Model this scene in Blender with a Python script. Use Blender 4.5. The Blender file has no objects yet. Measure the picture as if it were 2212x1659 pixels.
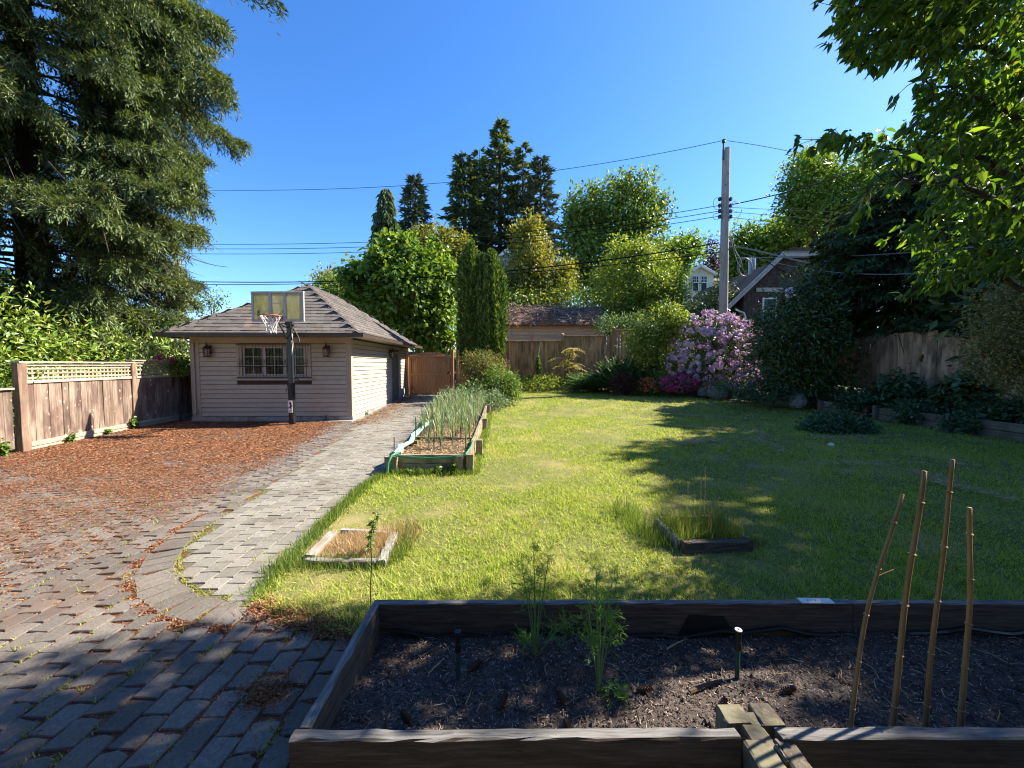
import bpy, math, random
import numpy as np
from mathutils import Vector, Matrix, Euler

SC = bpy.context.scene
COL = SC.collection
rng = np.random.default_rng(7)
random.seed(7)
PI = math.pi
R = math.radians

# ------------------------------------------------------------------ camera
EYE = 1.70
PITCH = math.atan(42.5 / 831.0)
cam_data = bpy.data.cameras.new('camera')
cam = bpy.data.objects.new('camera', cam_data)
COL.objects.link(cam)
cam.location = (0, 0, EYE)
cam.rotation_euler = (PI / 2 - PITCH, 0, 0)
cam_data.sensor_width = 36
cam_data.lens = 36 * 831.0 / 2212.0
cam_data.clip_start = 0.05
cam_data.clip_end = 2000
SC.camera = cam

# ------------------------------------------------------------------ sky and sun
SUN_EL = R(42)
SUN_AZ = R(18)                      # from +X towards +Y
world = bpy.data.worlds.new('World')
SC.world = world
world.use_nodes = True
wn = world.node_tree
for n in list(wn.nodes):
    wn.nodes.remove(n)
w_out = wn.nodes.new('ShaderNodeOutputWorld')
w_bg = wn.nodes.new('ShaderNodeBackground')
w_sky = wn.nodes.new('ShaderNodeTexSky')
w_sky.sky_type = 'NISHITA'
w_sky.sun_disc = False
w_sky.sun_elevation = SUN_EL
w_sky.sun_rotation = PI / 2 - SUN_AZ
w_sky.altitude = 300
w_sky.air_density = 1.0
w_sky.dust_density = 0.4
w_sky.ozone_density = 5.0
w_hs = wn.nodes.new('ShaderNodeHueSaturation')
w_hs.inputs['Saturation'].default_value = 1.22
w_hs.inputs['Value'].default_value = 1.0
w_hs.inputs['Hue'].default_value = 0.506
w_bg.inputs['Strength'].default_value = 0.10
wn.links.new(w_sky.outputs[0], w_hs.inputs['Color'])
wn.links.new(w_hs.outputs[0], w_bg.inputs['Color'])
wn.links.new(w_bg.outputs[0], w_out.inputs['Surface'])

sun_data = bpy.data.lights.new('sun', 'SUN')
sun_data.energy = 4.9
sun_data.angle = R(0.53)
sun_data.color = (1.0, 0.93, 0.80)
sun = bpy.data.objects.new('sun', sun_data)
COL.objects.link(sun)
SUNV = Vector((math.cos(SUN_EL) * math.cos(SUN_AZ), math.cos(SUN_EL) * math.sin(SUN_AZ), math.sin(SUN_EL)))
sun.rotation_euler = SUNV.to_track_quat('Z', 'Y').to_euler()
sun.location = SUNV * 60

SC.view_settings.view_transform = 'Standard'
SC.view_settings.look = 'None'
SC.view_settings.gamma = 1.0
SC.view_settings.exposure = 1.65
SC.view_settings.use_curve_mapping = False
SC.render.engine = 'CYCLES'
SC.cycles.filter_width = 1.15
SC.cycles.max_bounces = 6
SC.cycles.diffuse_bounces = 3
SC.cycles.glossy_bounces = 2
SC.cycles.transmission_bounces = 4
SC.cycles.transparent_max_bounces = 4


# ------------------------------------------------------------------ measuring the photograph
def ray(px, py):
    xr = (px - 1106.0) / 831.0
    yr = -(py - 829.5) / 831.0
    c, s = math.cos(PITCH), math.sin(PITCH)
    return np.array([xr, c + yr * s, -s + yr * c])


def P(px, py, d):
    """world point seen at photo position (px, py) at distance d along +Y"""
    r = ray(px, py)
    return np.array([0, 0, EYE]) + r * (d / r[1])


def G(px, py, z=0.0):
    """world point where the view through (px, py) meets the level z"""
    r = ray(px, py)
    return np.array([0, 0, EYE]) + r * ((z - EYE) / r[2])


def proj(p):
    c, s = math.cos(PITCH), math.sin(PITCH)
    x, y, z = p[..., 0], p[..., 1], p[..., 2] - EYE
    f = y * c - z * s
    u = y * s + z * c
    f = np.where(f < 0.05, 0.05, f)
    return 1106 + 831 * x / f, 829.5 - 831 * u / f


def sstep(a, b, x):
    t = np.clip((np.asarray(x, float) - a) / (b - a), 0, 1)
    return t * t * (3 - 2 * t)


def H(x, y):
    """height of the terrain"""
    x = np.asarray(x, float); y = np.asarray(y, float)
    z = 0.27 * sstep(11, 19, y)
    z = z + 3.0 * sstep(24, 46, y) + 2.2 * sstep(46, 130, y)
    z = z + 0.55 * sstep(11.2, 13.0, x) * (1 - sstep(24, 30, y)) + 1.2 * sstep(13, 30, x)
    return z


def inpoly(x, y, poly):
    x = np.asarray(x, float); y = np.asarray(y, float)
    ins = np.zeros(x.shape, bool)
    n = len(poly)
    j = n - 1
    for i in range(n):
        xi, yi = poly[i]; xj, yj = poly[j]
        c = ((yi > y) != (yj > y)) & (x < (xj - xi) * (y - yi) / ((yj - yi) + 1e-12) + xi)
        ins ^= c
        j = i
    return ins


def unit(v):
    v = np.asarray(v, float)
    return v / (np.linalg.norm(v, axis=-1, keepdims=True) + 1e-9)


def rdir(n):
    return unit(rng.normal(size=(n, 3)))


def lump(u, seed, freq):
    """smooth pseudo noise, about -1..1"""
    r = np.random.default_rng(seed)
    out = 0
    for k in range(5):
        w = r.normal(size=3) * freq * (1 + 0.5 * k)
        out = out + np.sin(u @ w + r.uniform(0, 6.28)) / (1 + 0.4 * k)
    return out / 2.6


# ------------------------------------------------------------------ meshes
class MB:
    def __init__(self):
        self.V = []; self.F = []; self.n = 0

    def add(self, V, F):
        V = np.asarray(V, float).reshape(-1, 3)
        F = np.asarray(F, int)
        self.V.append(V)
        self.F.append(F + self.n)
        self.n += len(V)

    def box(self, x0, x1, y0, y1, z0, z1):
        V = [(x, y, z) for z in (z0, z1) for y in (y0, y1) for x in (x0, x1)]
        self.add(V, [(0, 2, 3, 1), (4, 5, 7, 6), (0, 1, 5, 4), (2, 6, 7, 3), (0, 4, 6, 2), (1, 3, 7, 5)])
        return self

    def beam(self, a, b, w, h, up=(0, 0, 1), seg=1, ch=0.006, jit=0.0, off=(0, 0)):
        """chamfered timber from a to b, w across, h along up"""
        a = np.array(a, float); b = np.array(b, float)
        d = unit(b - a); up = np.array(up, float)
        s = unit(np.cross(d, up)); u = np.cross(s, d)
        ch = min(ch, w * 0.45, h * 0.45)
        hw, hh = w / 2, h / 2
        prof = [(-hw + ch, -hh), (hw - ch, -hh), (hw, -hh + ch), (hw, hh - ch), (hw - ch, hh), (-hw + ch, hh), (-hw, hh - ch), (-hw, -hh + ch)]
        V = []
        for i in range(seg + 1):
            c = a + (b - a) * (i / seg)
            for (x, y) in prof:
                V.append(c + s * (x + off[0]) + u * (y + off[1]))
        V = np.array(V)
        if jit:
            V = V + rng.normal(size=V.shape) * jit
        F = []
        for i in range(seg):
            for k in range(8):
                k2 = (k + 1) % 8
                F.append((i * 8 + k, i * 8 + k2, (i + 1) * 8 + k2, (i + 1) * 8 + k))
        self.add(V, F)
        self.F.append(np.array([list(range(7, -1, -1))]) + self.n - len(V))
        self.F.append(np.array([list(range(seg * 8, seg * 8 + 8))]) + self.n - len(V))
        return self

    def tube(self, pts, rad, n=6, cap=True, closed=False):
        pts = np.array(pts, float); m = len(pts)
        rad = np.broadcast_to(np.asarray(rad, float), (m,))
        t = np.zeros_like(pts)
        t[1:-1] = pts[2:] - pts[:-2]; t[0] = pts[1] - pts[0]; t[-1] = pts[-1] - pts[-2]
        if closed:
            t[0] = t[-1] = pts[1] - pts[-2]
        t = unit(t)
        ref = np.array([0, 0, 1.0]) if abs(t[0][2]) < 0.9 else np.array([1.0, 0, 0])
        V = []
        for i in range(m):
            s = unit(np.cross(t[i], ref))
            ref = np.cross(s, t[i])
            for k in range(n):
                a = 2 * PI * k / n
                V.append(pts[i] + rad[i] * (math.cos(a) * s + math.sin(a) * ref))
        F = [(i * n + k, i * n + (k + 1) % n, (i + 1) * n + (k + 1) % n, (i + 1) * n + k) for i in range(m - 1) for k in range(n)]
        self.add(V, F)
        if cap and not closed:
            self.F.append(np.array([list(range(n - 1, -1, -1))]) + self.n - m * n)
            self.F.append(np.array([list(range((m - 1) * n, m * n))]) + self.n - m * n)
        return self

    def lathe(self, c, prof, n=12):
        """prof: (radius, z) pairs around a vertical axis at c"""
        c = np.array(c, float); V = []
        for r, z in prof:
            for k in range(n):
                a = 2 * PI * k / n
                V.append(c + np.array([r * math.cos(a), r * math.sin(a), z]))
        m = len(prof)
        F = [(i * n + k, i * n + (k + 1) % n, (i + 1) * n + (k + 1) % n, (i + 1) * n + k) for i in range(m - 1) for k in range(n)]
        self.add(V, F)
        self.F.append(np.array([list(range(n - 1, -1, -1))]) + self.n - m * n)
        self.F.append(np.array([list(range((m - 1) * n, m * n))]) + self.n - m * n)
        return self

    def quad(self, a, b, c, d):
        self.add([a, b, c, d], [(0, 1, 2, 3)])
        return self

    def slab(self, pts, nrm, th):
        """polygon pts given thickness th against nrm"""
        pts = np.array(pts, float); n = len(pts); nrm = unit(nrm)
        self.add(np.vstack([pts, pts - nrm * th]), [(i, n + i, n + (i + 1) % n, (i + 1) % n) for i in range(n)])
        self.F.append(np.array([list(range(n))]) + self.n - 2 * n)
        self.F.append(np.array([list(range(2 * n - 1, n - 1, -1))]) + self.n - 2 * n)
        return self

    def rock(self, c, r, seed):
        c = np.array(c, float); r = np.array(r, float)
        nu, nv = 12, 8
        V = []
        for j in range(nv + 1):
            th = PI * j / nv
            for i in range(nu):
                ph = 2 * PI * i / nu
                V.append((math.sin(th) * math.cos(ph), math.sin(th) * math.sin(ph), math.cos(th)))
        V = np.array(V)
        k = 1 + 0.2 * lump(V, seed, 1.6) + 0.07 * lump(V, seed + 1, 5)
        V = np.sign(V) * np.abs(V) ** 0.8 * k[:, None] * r + c
        F = [(j * nu + i, (j + 1) * nu + i, (j + 1) * nu + (i + 1) % nu, j * nu + (i + 1) % nu) for j in range(nv) for i in range(nu)]
        self.add(V, F)
        return self

    # ---- foliage
    def leaves(self, Pp, D, N, L, W, fold=0.25, mid=0.5, curl=0.0):
        Pp = np.asarray(Pp, float); n = len(Pp)
        if n == 0:
            return self
        D = unit(D); S = unit(np.cross(D, N)); N2 = np.cross(S, D)
        L = np.broadcast_to(np.asarray(L, float), (n,))[:, None]
        W = np.broadcast_to(np.asarray(W, float), (n,))[:, None]
        m = Pp + D * L * mid + N2 * fold * W * 0.5
        V = np.stack([Pp, m + S * W / 2, Pp + D * L - N2 * L * curl, m - S * W / 2], 1)
        F = np.arange(4 * n).reshape(n, 4)
        self.add(V, F)
        return self

    def bigleaves(self, Pp, D, N, L, W, fold=0.3, curl=0.25, wide=0.4):
        """leaf of eight triangles with a midrib fold and a drip tip"""
        Pp = np.asarray(Pp, float); n = len(Pp)
        if n == 0:
            return self
        D = unit(D); S = unit(np.cross(D, N)); N2 = np.cross(S, D)
        L = np.broadcast_to(np.asarray(L, float), (n,))[:, None]
        W = np.broadcast_to(np.asarray(W, float), (n,))[:, None]

        def c(t): return Pp + D * L * t - N2 * L * curl * t * t
        lift = N2 * fold * W * 0.5
        V = np.stack([c(0.0), c(0.34), c(0.70), c(1.0),
                      c(0.30) + S * W * 0.5 + lift, c(0.66) + S * W * wide + lift,
                      c(0.30) - S * W * 0.5 + lift, c(0.66) - S * W * wide + lift], 1)
        b = np.arange(n)[:, None] * 8
        T = np.array([(0, 4, 1), (1, 4, 5), (1, 5, 2), (2, 5, 3), (0, 1, 6), (1, 7, 6), (1, 2, 7), (2, 3, 7)])
        self.add(V, (b[:, :, None] + T[None]).reshape(-1, 3))
        return self

    def blades(self, B, Lv, W, S):
        """one triangle per blade: base B, blade vector Lv, width W, side direction S"""
        V = np.stack([B - S * W[:, None] / 2, B + S * W[:, None] / 2, B + Lv], 1)
        self.add(V, np.arange(3 * len(B)).reshape(-1, 3))
        return self

    def mesh(self, name, mat=None, smooth=False, off=(0, 0, 0)):
        me = bpy.data.meshes.new(name)
        V = np.vstack(self.V) - np.asarray(off, float)
        me.vertices.add(len(V))
        me.vertices.foreach_set('co', V.astype(np.float32).ravel())
        loops = np.concatenate([f.ravel() for f in self.F])
        tot = np.concatenate([np.full(len(f), f.shape[1]) for f in self.F])
        st = np.concatenate([[0], np.cumsum(tot)[:-1]])
        me.loops.add(len(loops))
        me.loops.foreach_set('vertex_index', loops.astype(np.int32))
        me.polygons.add(len(tot))
        me.polygons.foreach_set('loop_start', st.astype(np.int32))
        me.polygons.foreach_set('loop_total', tot.astype(np.int32))
        me.polygons.foreach_set('use_smooth', np.full(len(tot), bool(smooth)))
        me.update(calc_edges=True)
        me.validate()
        if mat:
            me.materials.append(mat)
        return me

    def build(self, name, mat, parent=None, smooth=False, loc=None, **props):
        if parent is not None:
            o_w = WL[parent.name]
        else:
            o_w = np.array(loc if loc is not None else (0, 0, 0), float)
        o = bpy.data.objects.new(name, self.mesh(name, mat, smooth, o_w))
        COL.objects.link(o)
        if parent is not None:
            o.parent = parent
        else:
            o.location = o_w
        WL[o.name] = o_w
        for k, v in props.items():
            o[k] = v
        return o


WL = {}


def thing(name, label, cat, loc, group=None):
    o = bpy.data.objects.new(name, None)
    COL.objects.link(o)
    o.empty_display_size = 0.2
    o.location = loc
    WL[o.name] = np.array(loc, float)
    o['label'] = label; o['category'] = cat
    if group:
        o['group'] = group
    return o


def tag(o, label, cat, group=None):
    o['label'] = label; o['category'] = cat
    if group:
        o['group'] = group
    return o


def inst(name, me, parent, loc, rot=(0, 0, 0), scale=(1, 1, 1), **props):
    o = bpy.data.objects.new(name, me)
    COL.objects.link(o)
    o.rotation_euler = rot; o.scale = scale
    if parent is not None:
        o.parent = parent
        o.location = np.array(loc) - WL[parent.name]
    else:
        o.location = loc
    WL[o.name] = np.array(loc, float)
    for k, v in props.items():
        o[k] = v
    return o


def copy_thing(root, loc, label=None, rotz=None, scale=None):
    r = root.copy(); COL.objects.link(r); r.location = loc
    if rotz is not None:
        r.rotation_euler = (0, 0, rotz)
    if scale is not None:
        r.scale = (scale,) * 3
    if label:
        r['label'] = label
    for ch in list(root.children):
        c = ch.copy(); COL.objects.link(c); c.parent = r
        for g in list(ch.children):
            d = g.copy(); COL.objects.link(d); d.parent = c
    WL[r.name] = np.array(loc, float)
    return r


# ------------------------------------------------------------------ materials
def new_mat(name, rough=0.7, spec=0.3):
    m = bpy.data.materials.new(name); m.use_nodes = True
    nt = m.node_tree
    b = nt.nodes['Principled BSDF']
    b.inputs['Roughness'].default_value = rough
    b.inputs['Specular IOR Level'].default_value = spec
    return m, nt, b


def ramp(nt, stops, fac):
    r = nt.nodes.new('ShaderNodeValToRGB')
    e = r.color_ramp.elements
    while len(e) < len(stops):
        e.new(0.5)
    for i, (p, c) in enumerate(stops):
        e[i].position = p; e[i].color = (*c, 1)
    nt.links.new(fac, r.inputs[0])
    return r.outputs[0]


def mathn(nt, op, a, b=None):
    n = nt.nodes.new('ShaderNodeMath'); n.operation = op
    for i, v in enumerate((a, b)):
        if v is None:
            continue
        if isinstance(v, (int, float)):
            n.inputs[i].default_value = v
        else:
            nt.links.new(v, n.inputs[i])
    return n.outputs[0]


def noise(nt, vec, scale, detail=6, rough=0.6, dist=0.0):
    n = nt.nodes.new('ShaderNodeTexNoise')
    n.inputs['Scale'].default_value = scale; n.inputs['Detail'].default_value = detail
    n.inputs['Roughness'].default_value = rough; n.inputs['Distortion'].default_value = dist
    nt.links.new(vec, n.inputs['Vector'])
    return n.outputs['Fac']


def coords(nt, stretch=(1, 1, 1), objoff=True):
    t = nt.nodes.new('ShaderNodeTexCoord')
    mp = nt.nodes.new('ShaderNodeMapping')
    mp.inputs['Scale'].default_value = stretch
    v = t.outputs['Object']
    if objoff:
        oi = nt.nodes.new('ShaderNodeObjectInfo')
        k = mathn(nt, 'MULTIPLY', oi.outputs['Random'], 37.0)
        va = nt.nodes.new('ShaderNodeVectorMath'); va.operation = 'ADD'
        nt.links.new(v, va.inputs[0]); nt.links.new(k, va.inputs[1])
        v = va.outputs[0]
    nt.links.new(v, mp.inputs['Vector'])
    return mp.outputs[0]


def mixc(nt, fac, a, b, blend='MIX'):
    n = nt.nodes.new('ShaderNodeMix'); n.data_type = 'RGBA'; n.blend_type = blend
    for i, v in ((0, fac), (6, a), (7, b)):
        if isinstance(v, (int, float)):
            n.inputs[i].default_value = v
        elif isinstance(v, tuple):
            n.inputs[i].default_value = (*v, 1)
        else:
            nt.links.new(v, n.inputs[i])
    return n.outputs[2]


def vary(nt, col, amount, island=False):
    """brightness that differs from piece to piece"""
    if island:
        g = nt.nodes.new('ShaderNodeNewGeometry'); r1 = g.outputs['Random Per Island']
        oi = nt.nodes.new('ShaderNodeObjectInfo')
        rr = mathn(nt, 'FRACT', mathn(nt, 'ADD', r1, oi.outputs['Random']))
    else:
        oi = nt.nodes.new('ShaderNodeObjectInfo'); rr = oi.outputs['Random']
    v = mathn(nt, 'ADD', mathn(nt, 'MULTIPLY', rr, 2 * amount), 1 - amount)
    h = nt.nodes.new('ShaderNodeHueSaturation')
    nt.links.new(col, h.inputs['Color']); nt.links.new(v, h.inputs['Value'])
    return h.outputs[0]


def bump(nt, b, h, strength=0.4, dist=0.01):
    n = nt.nodes.new('ShaderNodeBump')
    n.inputs['Strength'].default_value = strength; n.inputs['Distance'].default_value = dist
    nt.links.new(h, n.inputs['Height']); nt.links.new(n.outputs[0], b.inputs['Normal'])


AX = {'X': (0.07, 1, 1), 'Y': (1, 0.07, 1), 'Z': (1, 1, 0.07), 'N': (1, 1, 1)}


def wood(name, stops, axis='Z', scale=22, rough=0.8, var=0.18, bmp=0.5, knots=None, blotch=None, island=False):
    m, nt, b = new_mat(name, rough, 0.2)
    v = coords(nt, AX[axis])
    f = noise(nt, v, scale, 8, 0.65, 0.6)
    c = ramp(nt, stops, f)
    if blotch:
        f2 = noise(nt, coords(nt, (1, 1, 0.45)), 2.6, 4, 0.6)
        k = ramp(nt, [(0.42, (0, 0, 0)), (0.62, (1, 1, 1))], f2)
        c = mixc(nt, k, c, mixc(nt, 0.75, c, blotch))
    if knots:
        f3 = noise(nt, coords(nt, (1, 1, 0.6)), 9.0, 3, 0.5)
        k = ramp(nt, [(0.66, (0, 0, 0)), (0.70, (1, 1, 1))], f3)
        c = mixc(nt, k, c, knots)
    c = vary(nt, c, var, island)
    nt.links.new(c, b.inputs['Base Color'])
    bump(nt, b, f, bmp, 0.004)
    return m


def stone(name, stops, scale=40, rough=0.85, var=0.15, bmp=0.5, blotch=None, bscale=3.0, island=False, speck=None, bth=(0.5, 0.65)):
    m, nt, b = new_mat(name, rough, 0.25)
    v = coords(nt)
    f = noise(nt, v, scale, 6, 0.7)
    c = ramp(nt, stops, f)
    if blotch:
        t = nt.nodes.new('ShaderNodeNewGeometry')
        f2 = noise(nt, t.outputs['Position'], bscale, 5, 0.65)
        k = ramp(nt, [(bth[0], (0, 0, 0)), (bth[1], (1, 1, 1))], f2)
        c = mixc(nt, k, c, blotch)
    if speck:
        f4 = noise(nt, v, scale * 5, 1, 0.5)
        k = ramp(nt, [(0.68, (0, 0, 0)), (0.74, (1, 1, 1))], f4)
        c = mixc(nt, k, c, speck)
    c = vary(nt, c, var, island)
    nt.links.new(c, b.inputs['Base Color'])
    bump(nt, b, f, bmp, 0.006)
    return m


def plain(name, col, rough=0.5, spec=0.4, var=0.0, metal=0.0, dirt=0.12):
    m, nt, b = new_mat(name, rough, spec)
    f = noise(nt, coords(nt), 6, 6, 0.7)
    lo = tuple(max(0, x * (1 - 2.2 * dirt)) for x in col)
    hi = tuple(min(1, x * (1 + dirt)) for x in col)
    c = ramp(nt, [(0.3, lo), (0.7, hi)], f)
    if var:
        c = vary(nt, c, var)
    nt.links.new(c, b.inputs['Base Color'])
    b.inputs['Metallic'].default_value = metal
    bump(nt, b, f, 0.15, 0.003)
    return m


def leaf(name, stops, trans=None, tw=0.35, rough=0.45, spec=0.35, patch=None, pscale=0.5, fine=None):
    """foliage: colour differs leaf by leaf; light also passes through"""
    m, nt, b = new_mat(name, rough, spec)
    g = nt.nodes.new('ShaderNodeNewGeometry')
    c = ramp(nt, stops, g.outputs['Random Per Island'])
    if patch:
        f = noise(nt, g.outputs['Position'], pscale, 5, 0.65)
        k = ramp(nt, [(0.46, (0, 0, 0)), (0.66, (1, 1, 1))], f)
        c = mixc(nt, mathn(nt, 'MULTIPLY', k, 0.6), c, patch)
    if fine:
        f = noise(nt, g.outputs['Position'], fine[0], 3, 0.6)
        k = ramp(nt, [(0.5, (0, 0, 0)), (0.64, (1, 1, 1))], f)
        c = mixc(nt, mathn(nt, 'MULTIPLY', k, 0.5), c, fine[1])
    nt.links.new(c, b.inputs['Base Color'])
    if tw:
        tr = nt.nodes.new('ShaderNodeBsdfTranslucent')
        h = nt.nodes.new('ShaderNodeMix'); h.data_type = 'RGBA'; h.blend_type = 'MULTIPLY'
        h.inputs[0].default_value = 1.0
        nt.links.new(c, h.inputs[6]); h.inputs[7].default_value = (*(trans or (1.6, 1.5, 0.6)), 1)
        nt.links.new(h.outputs[2], tr.inputs['Color'])
        mx = nt.nodes.new('ShaderNodeMixShader'); mx.inputs[0].default_value = tw
        out = nt.nodes['Material Output']
        nt.links.new(b.outputs[0], mx.inputs[1]); nt.links.new(tr.outputs[0], mx.inputs[2])
        nt.links.new(mx.outputs[0], out.inputs['Surface'])
    return m


M = {}
M['paver'] = stone('paver_concrete', [(0.3, (0.092, 0.078, 0.066)), (0.7, (0.180, 0.155, 0.130))], 60, 0.9, 0.26, 0.5, blotch=(0.12, 0.085, 0.065), bscale=1.3, island=True, speck=(0.36, 0.34, 0.31))
M['paver_path'] = stone('path_paver_concrete', [(0.3, (0.145, 0.130, 0.108)), (0.7, (0.25, 0.228, 0.192))], 60, 0.9, 0.17, 0.5, blotch=(0.15, 0.13, 0.10), bscale=1.6, island=True, speck=(0.5, 0.48, 0.44))
M['joint'] = stone('joint_dirt', [(0.3, (0.068, 0.027, 0.014)), (0.7, (0.195, 0.077, 0.040))], 30, 0.95, 0, 0.9, blotch=(0.05, 0.045, 0.02), bscale=2.5)
M['joint_path'] = stone('path_joint_dirt', [(0.3, (0.07, 0.055, 0.04)), (0.7, (0.16, 0.13, 0.09))], 30, 0.95, 0, 0.9, blotch=(0.10, 0.11, 0.03), bscale=3)
M['litter'] = leaf('needle_litter', [(0, (0.085, 0.031, 0.014)), (0.35, (0.165, 0.062, 0.027)), (0.7, (0.265, 0.113, 0.052)), (1, (0.42, 0.23, 0.13))], tw=0, rough=0.75, spec=0.2)
M['soil'] = stone('dark_soil', [(0.3, (0.029, 0.022, 0.018)), (0.7, (0.111, 0.086, 0.072))], 50, 0.95, 0, 1.0, speck=(0.28, 0.25, 0.22))
M['mulch'] = leaf('bark_mulch', [(0, (0.031, 0.021, 0.016)), (0.5, (0.106, 0.073, 0.056)), (0.85, (0.225, 0.156, 0.122)), (1, (0.450, 0.338, 0.263))], tw=0, rough=0.8, spec=0.2)
M['lawn'] = stone('lawn_ground', [(0.3, (0.06, 0.07, 0.018)), (0.7, (0.20, 0.19, 0.055))], 18, 0.95, 0, 1.0, blotch=(0.24, 0.20, 0.08), bscale=0.9)
M['grass'] = leaf('grass_blade', [(0, (0.15, 0.24, 0.025)), (0.45, (0.30, 0.41, 0.04)), (0.8, (0.46, 0.56, 0.075)), (1, (0.62, 0.60, 0.22))], (1.25, 1.2, 0.6), 0.4, 0.6, 0.2, patch=(0.50, 0.48, 0.15), pscale=0.9, fine=(11, (0.54, 0.53, 0.17)))
M['tallgrass'] = leaf('tall_grass', [(0, (0.06, 0.13, 0.02)), (0.6, (0.16, 0.24, 0.04)), (1, (0.32, 0.33, 0.09))], (1.2, 1.2, 0.6), 0.4, 0.6, 0.2)
M['straw'] = leaf('dry_straw', [(0, (0.30, 0.19, 0.10)), (0.6, (0.50, 0.35, 0.20)), (1, (0.62, 0.48, 0.30))], tw=0.2, rough=0.8, spec=0.1)
M['ground'] = stone('ground_dirt', [(0.3, (0.03, 0.03, 0.015)), (0.7, (0.09, 0.08, 0.045))], 6, 0.95, 0, 1.0, blotch=(0.06, 0.09, 0.03), bscale=0.3)
M['bedsoil'] = stone('bed_soil', [(0.3, (0.03, 0.02, 0.014)), (0.7, (0.11, 0.075, 0.055))], 25, 0.95, 0, 1.0)

M['fence'] = wood('weathered_cedar_board', [(0.25, (0.127, 0.080, 0.057)), (0.5, (0.248, 0.177, 0.132)), (0.75, (0.423, 0.348, 0.277))], 'Z', 20, 0.8, 0.2, 0.5, knots=(0.55, 0.42, 0.33), blotch=(0.075, 0.042, 0.034))
M['fencepost'] = wood('cedar_post', [(0.25, (0.157, 0.099, 0.063)), (0.5, (0.270, 0.187, 0.132)), (0.75, (0.384, 0.323, 0.253))], 'Z', 22, 0.8, 0.12, 0.5, blotch=(0.12, 0.06, 0.04))
M['fencerail'] = wood('cedar_rail', [(0.25, (0.24, 0.18, 0.13)), (0.5, (0.40, 0.32, 0.24)), (0.75, (0.55, 0.46, 0.36))], 'Y', 22, 0.8, 0.1, 0.4)
M['lattice'] = wood('lattice_slat', [(0.25, (0.22, 0.17, 0.12)), (0.75, (0.46, 0.38, 0.29))], 'N', 22, 0.8, 0.15, 0.3)
M['gate'] = wood('gate_cedar', [(0.25, (0.325, 0.138, 0.056)), (0.5, (0.475, 0.225, 0.100)), (0.75, (0.600, 0.325, 0.150))], 'Z', 20, 0.7, 0.12, 0.3)
M['backfence'] = wood('brown_cedar_board', [(0.25, (0.287, 0.139, 0.057)), (0.5, (0.456, 0.244, 0.108)), (0.75, (0.608, 0.357, 0.172))], 'Z', 20, 0.75, 0.16, 0.3, blotch=(0.13, 0.075, 0.04))
M['rightfence'] = wood('greyed_fence_board', [(0.25, (0.338, 0.196, 0.110)), (0.5, (0.540, 0.333, 0.200)), (0.75, (0.729, 0.471, 0.300))], 'Z', 16, 0.85, 0.28, 0.4, blotch=(0.10, 0.07, 0.05))
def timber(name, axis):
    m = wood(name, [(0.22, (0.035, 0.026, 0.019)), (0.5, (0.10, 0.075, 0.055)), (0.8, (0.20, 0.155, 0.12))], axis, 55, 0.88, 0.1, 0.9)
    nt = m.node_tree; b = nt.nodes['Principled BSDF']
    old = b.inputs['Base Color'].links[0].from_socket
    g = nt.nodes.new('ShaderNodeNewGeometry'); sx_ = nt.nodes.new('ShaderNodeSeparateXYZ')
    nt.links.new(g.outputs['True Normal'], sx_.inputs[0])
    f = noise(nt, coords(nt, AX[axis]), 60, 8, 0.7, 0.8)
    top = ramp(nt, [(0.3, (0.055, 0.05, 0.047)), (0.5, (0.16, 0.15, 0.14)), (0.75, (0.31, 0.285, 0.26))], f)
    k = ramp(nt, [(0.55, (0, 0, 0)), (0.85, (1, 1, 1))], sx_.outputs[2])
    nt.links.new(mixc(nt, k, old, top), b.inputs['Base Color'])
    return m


M['silver_x'] = timber('silvered_timber_x', 'X')
M['silver_y'] = timber('silvered_timber_y', 'Y')
M['timber_x'] = wood('weathered_timber', [(0.22, (0.10, 0.095, 0.09)), (0.45, (0.26, 0.24, 0.22)), (0.6, (0.36, 0.33, 0.30)), (0.8, (0.50, 0.45, 0.40))], 'X', 55, 0.85, 0.1, 0.9, blotch=(0.13, 0.085, 0.055))
M['timber_y'] = wood('weathered_timber_long', [(0.22, (0.10, 0.095, 0.09)), (0.45, (0.26, 0.24, 0.22)), (0.6, (0.36, 0.33, 0.30)), (0.8, (0.50, 0.45, 0.40))], 'Y', 55, 0.85, 0.1, 0.9, blotch=(0.24, 0.16, 0.09))
M['timber_bed'] = wood('bed_timber', [(0.25, (0.16, 0.12, 0.075)), (0.5, (0.31, 0.25, 0.17)), (0.75, (0.46, 0.39, 0.29))], 'Y', 40, 0.85, 0.15, 0.7, blotch=(0.10, 0.10, 0.05))
M['timber_bedx'] = wood('bed_timber_cross', [(0.25, (0.16, 0.12, 0.075)), (0.5, (0.31, 0.25, 0.17)), (0.75, (0.46, 0.39, 0.29))], 'X', 40, 0.85, 0.15, 0.7, blotch=(0.10, 0.10, 0.05))
M['darktimber'] = wood('dark_rotting_timber', [(0.25, (0.035, 0.028, 0.022)), (0.5, (0.085, 0.07, 0.055)), (0.75, (0.17, 0.15, 0.125))], 'X', 40, 0.9, 0.15, 0.9)
M['walltimber'] = wood('retaining_timber', [(0.25, (0.10, 0.075, 0.055)), (0.5, (0.20, 0.155, 0.115)), (0.75, (0.32, 0.26, 0.20))], 'Y', 30, 0.9, 0.2, 0.9, blotch=(0.10, 0.10, 0.06))
M['mosswood'] = wood('lichen_wood', [(0.25, (0.040, 0.032, 0.024)), (0.5, (0.092, 0.076, 0.057)), (0.75, (0.184, 0.156, 0.119))], 'N', 40, 0.9, 0.12, 0.9, blotch=(0.22, 0.20, 0.12))
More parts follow.
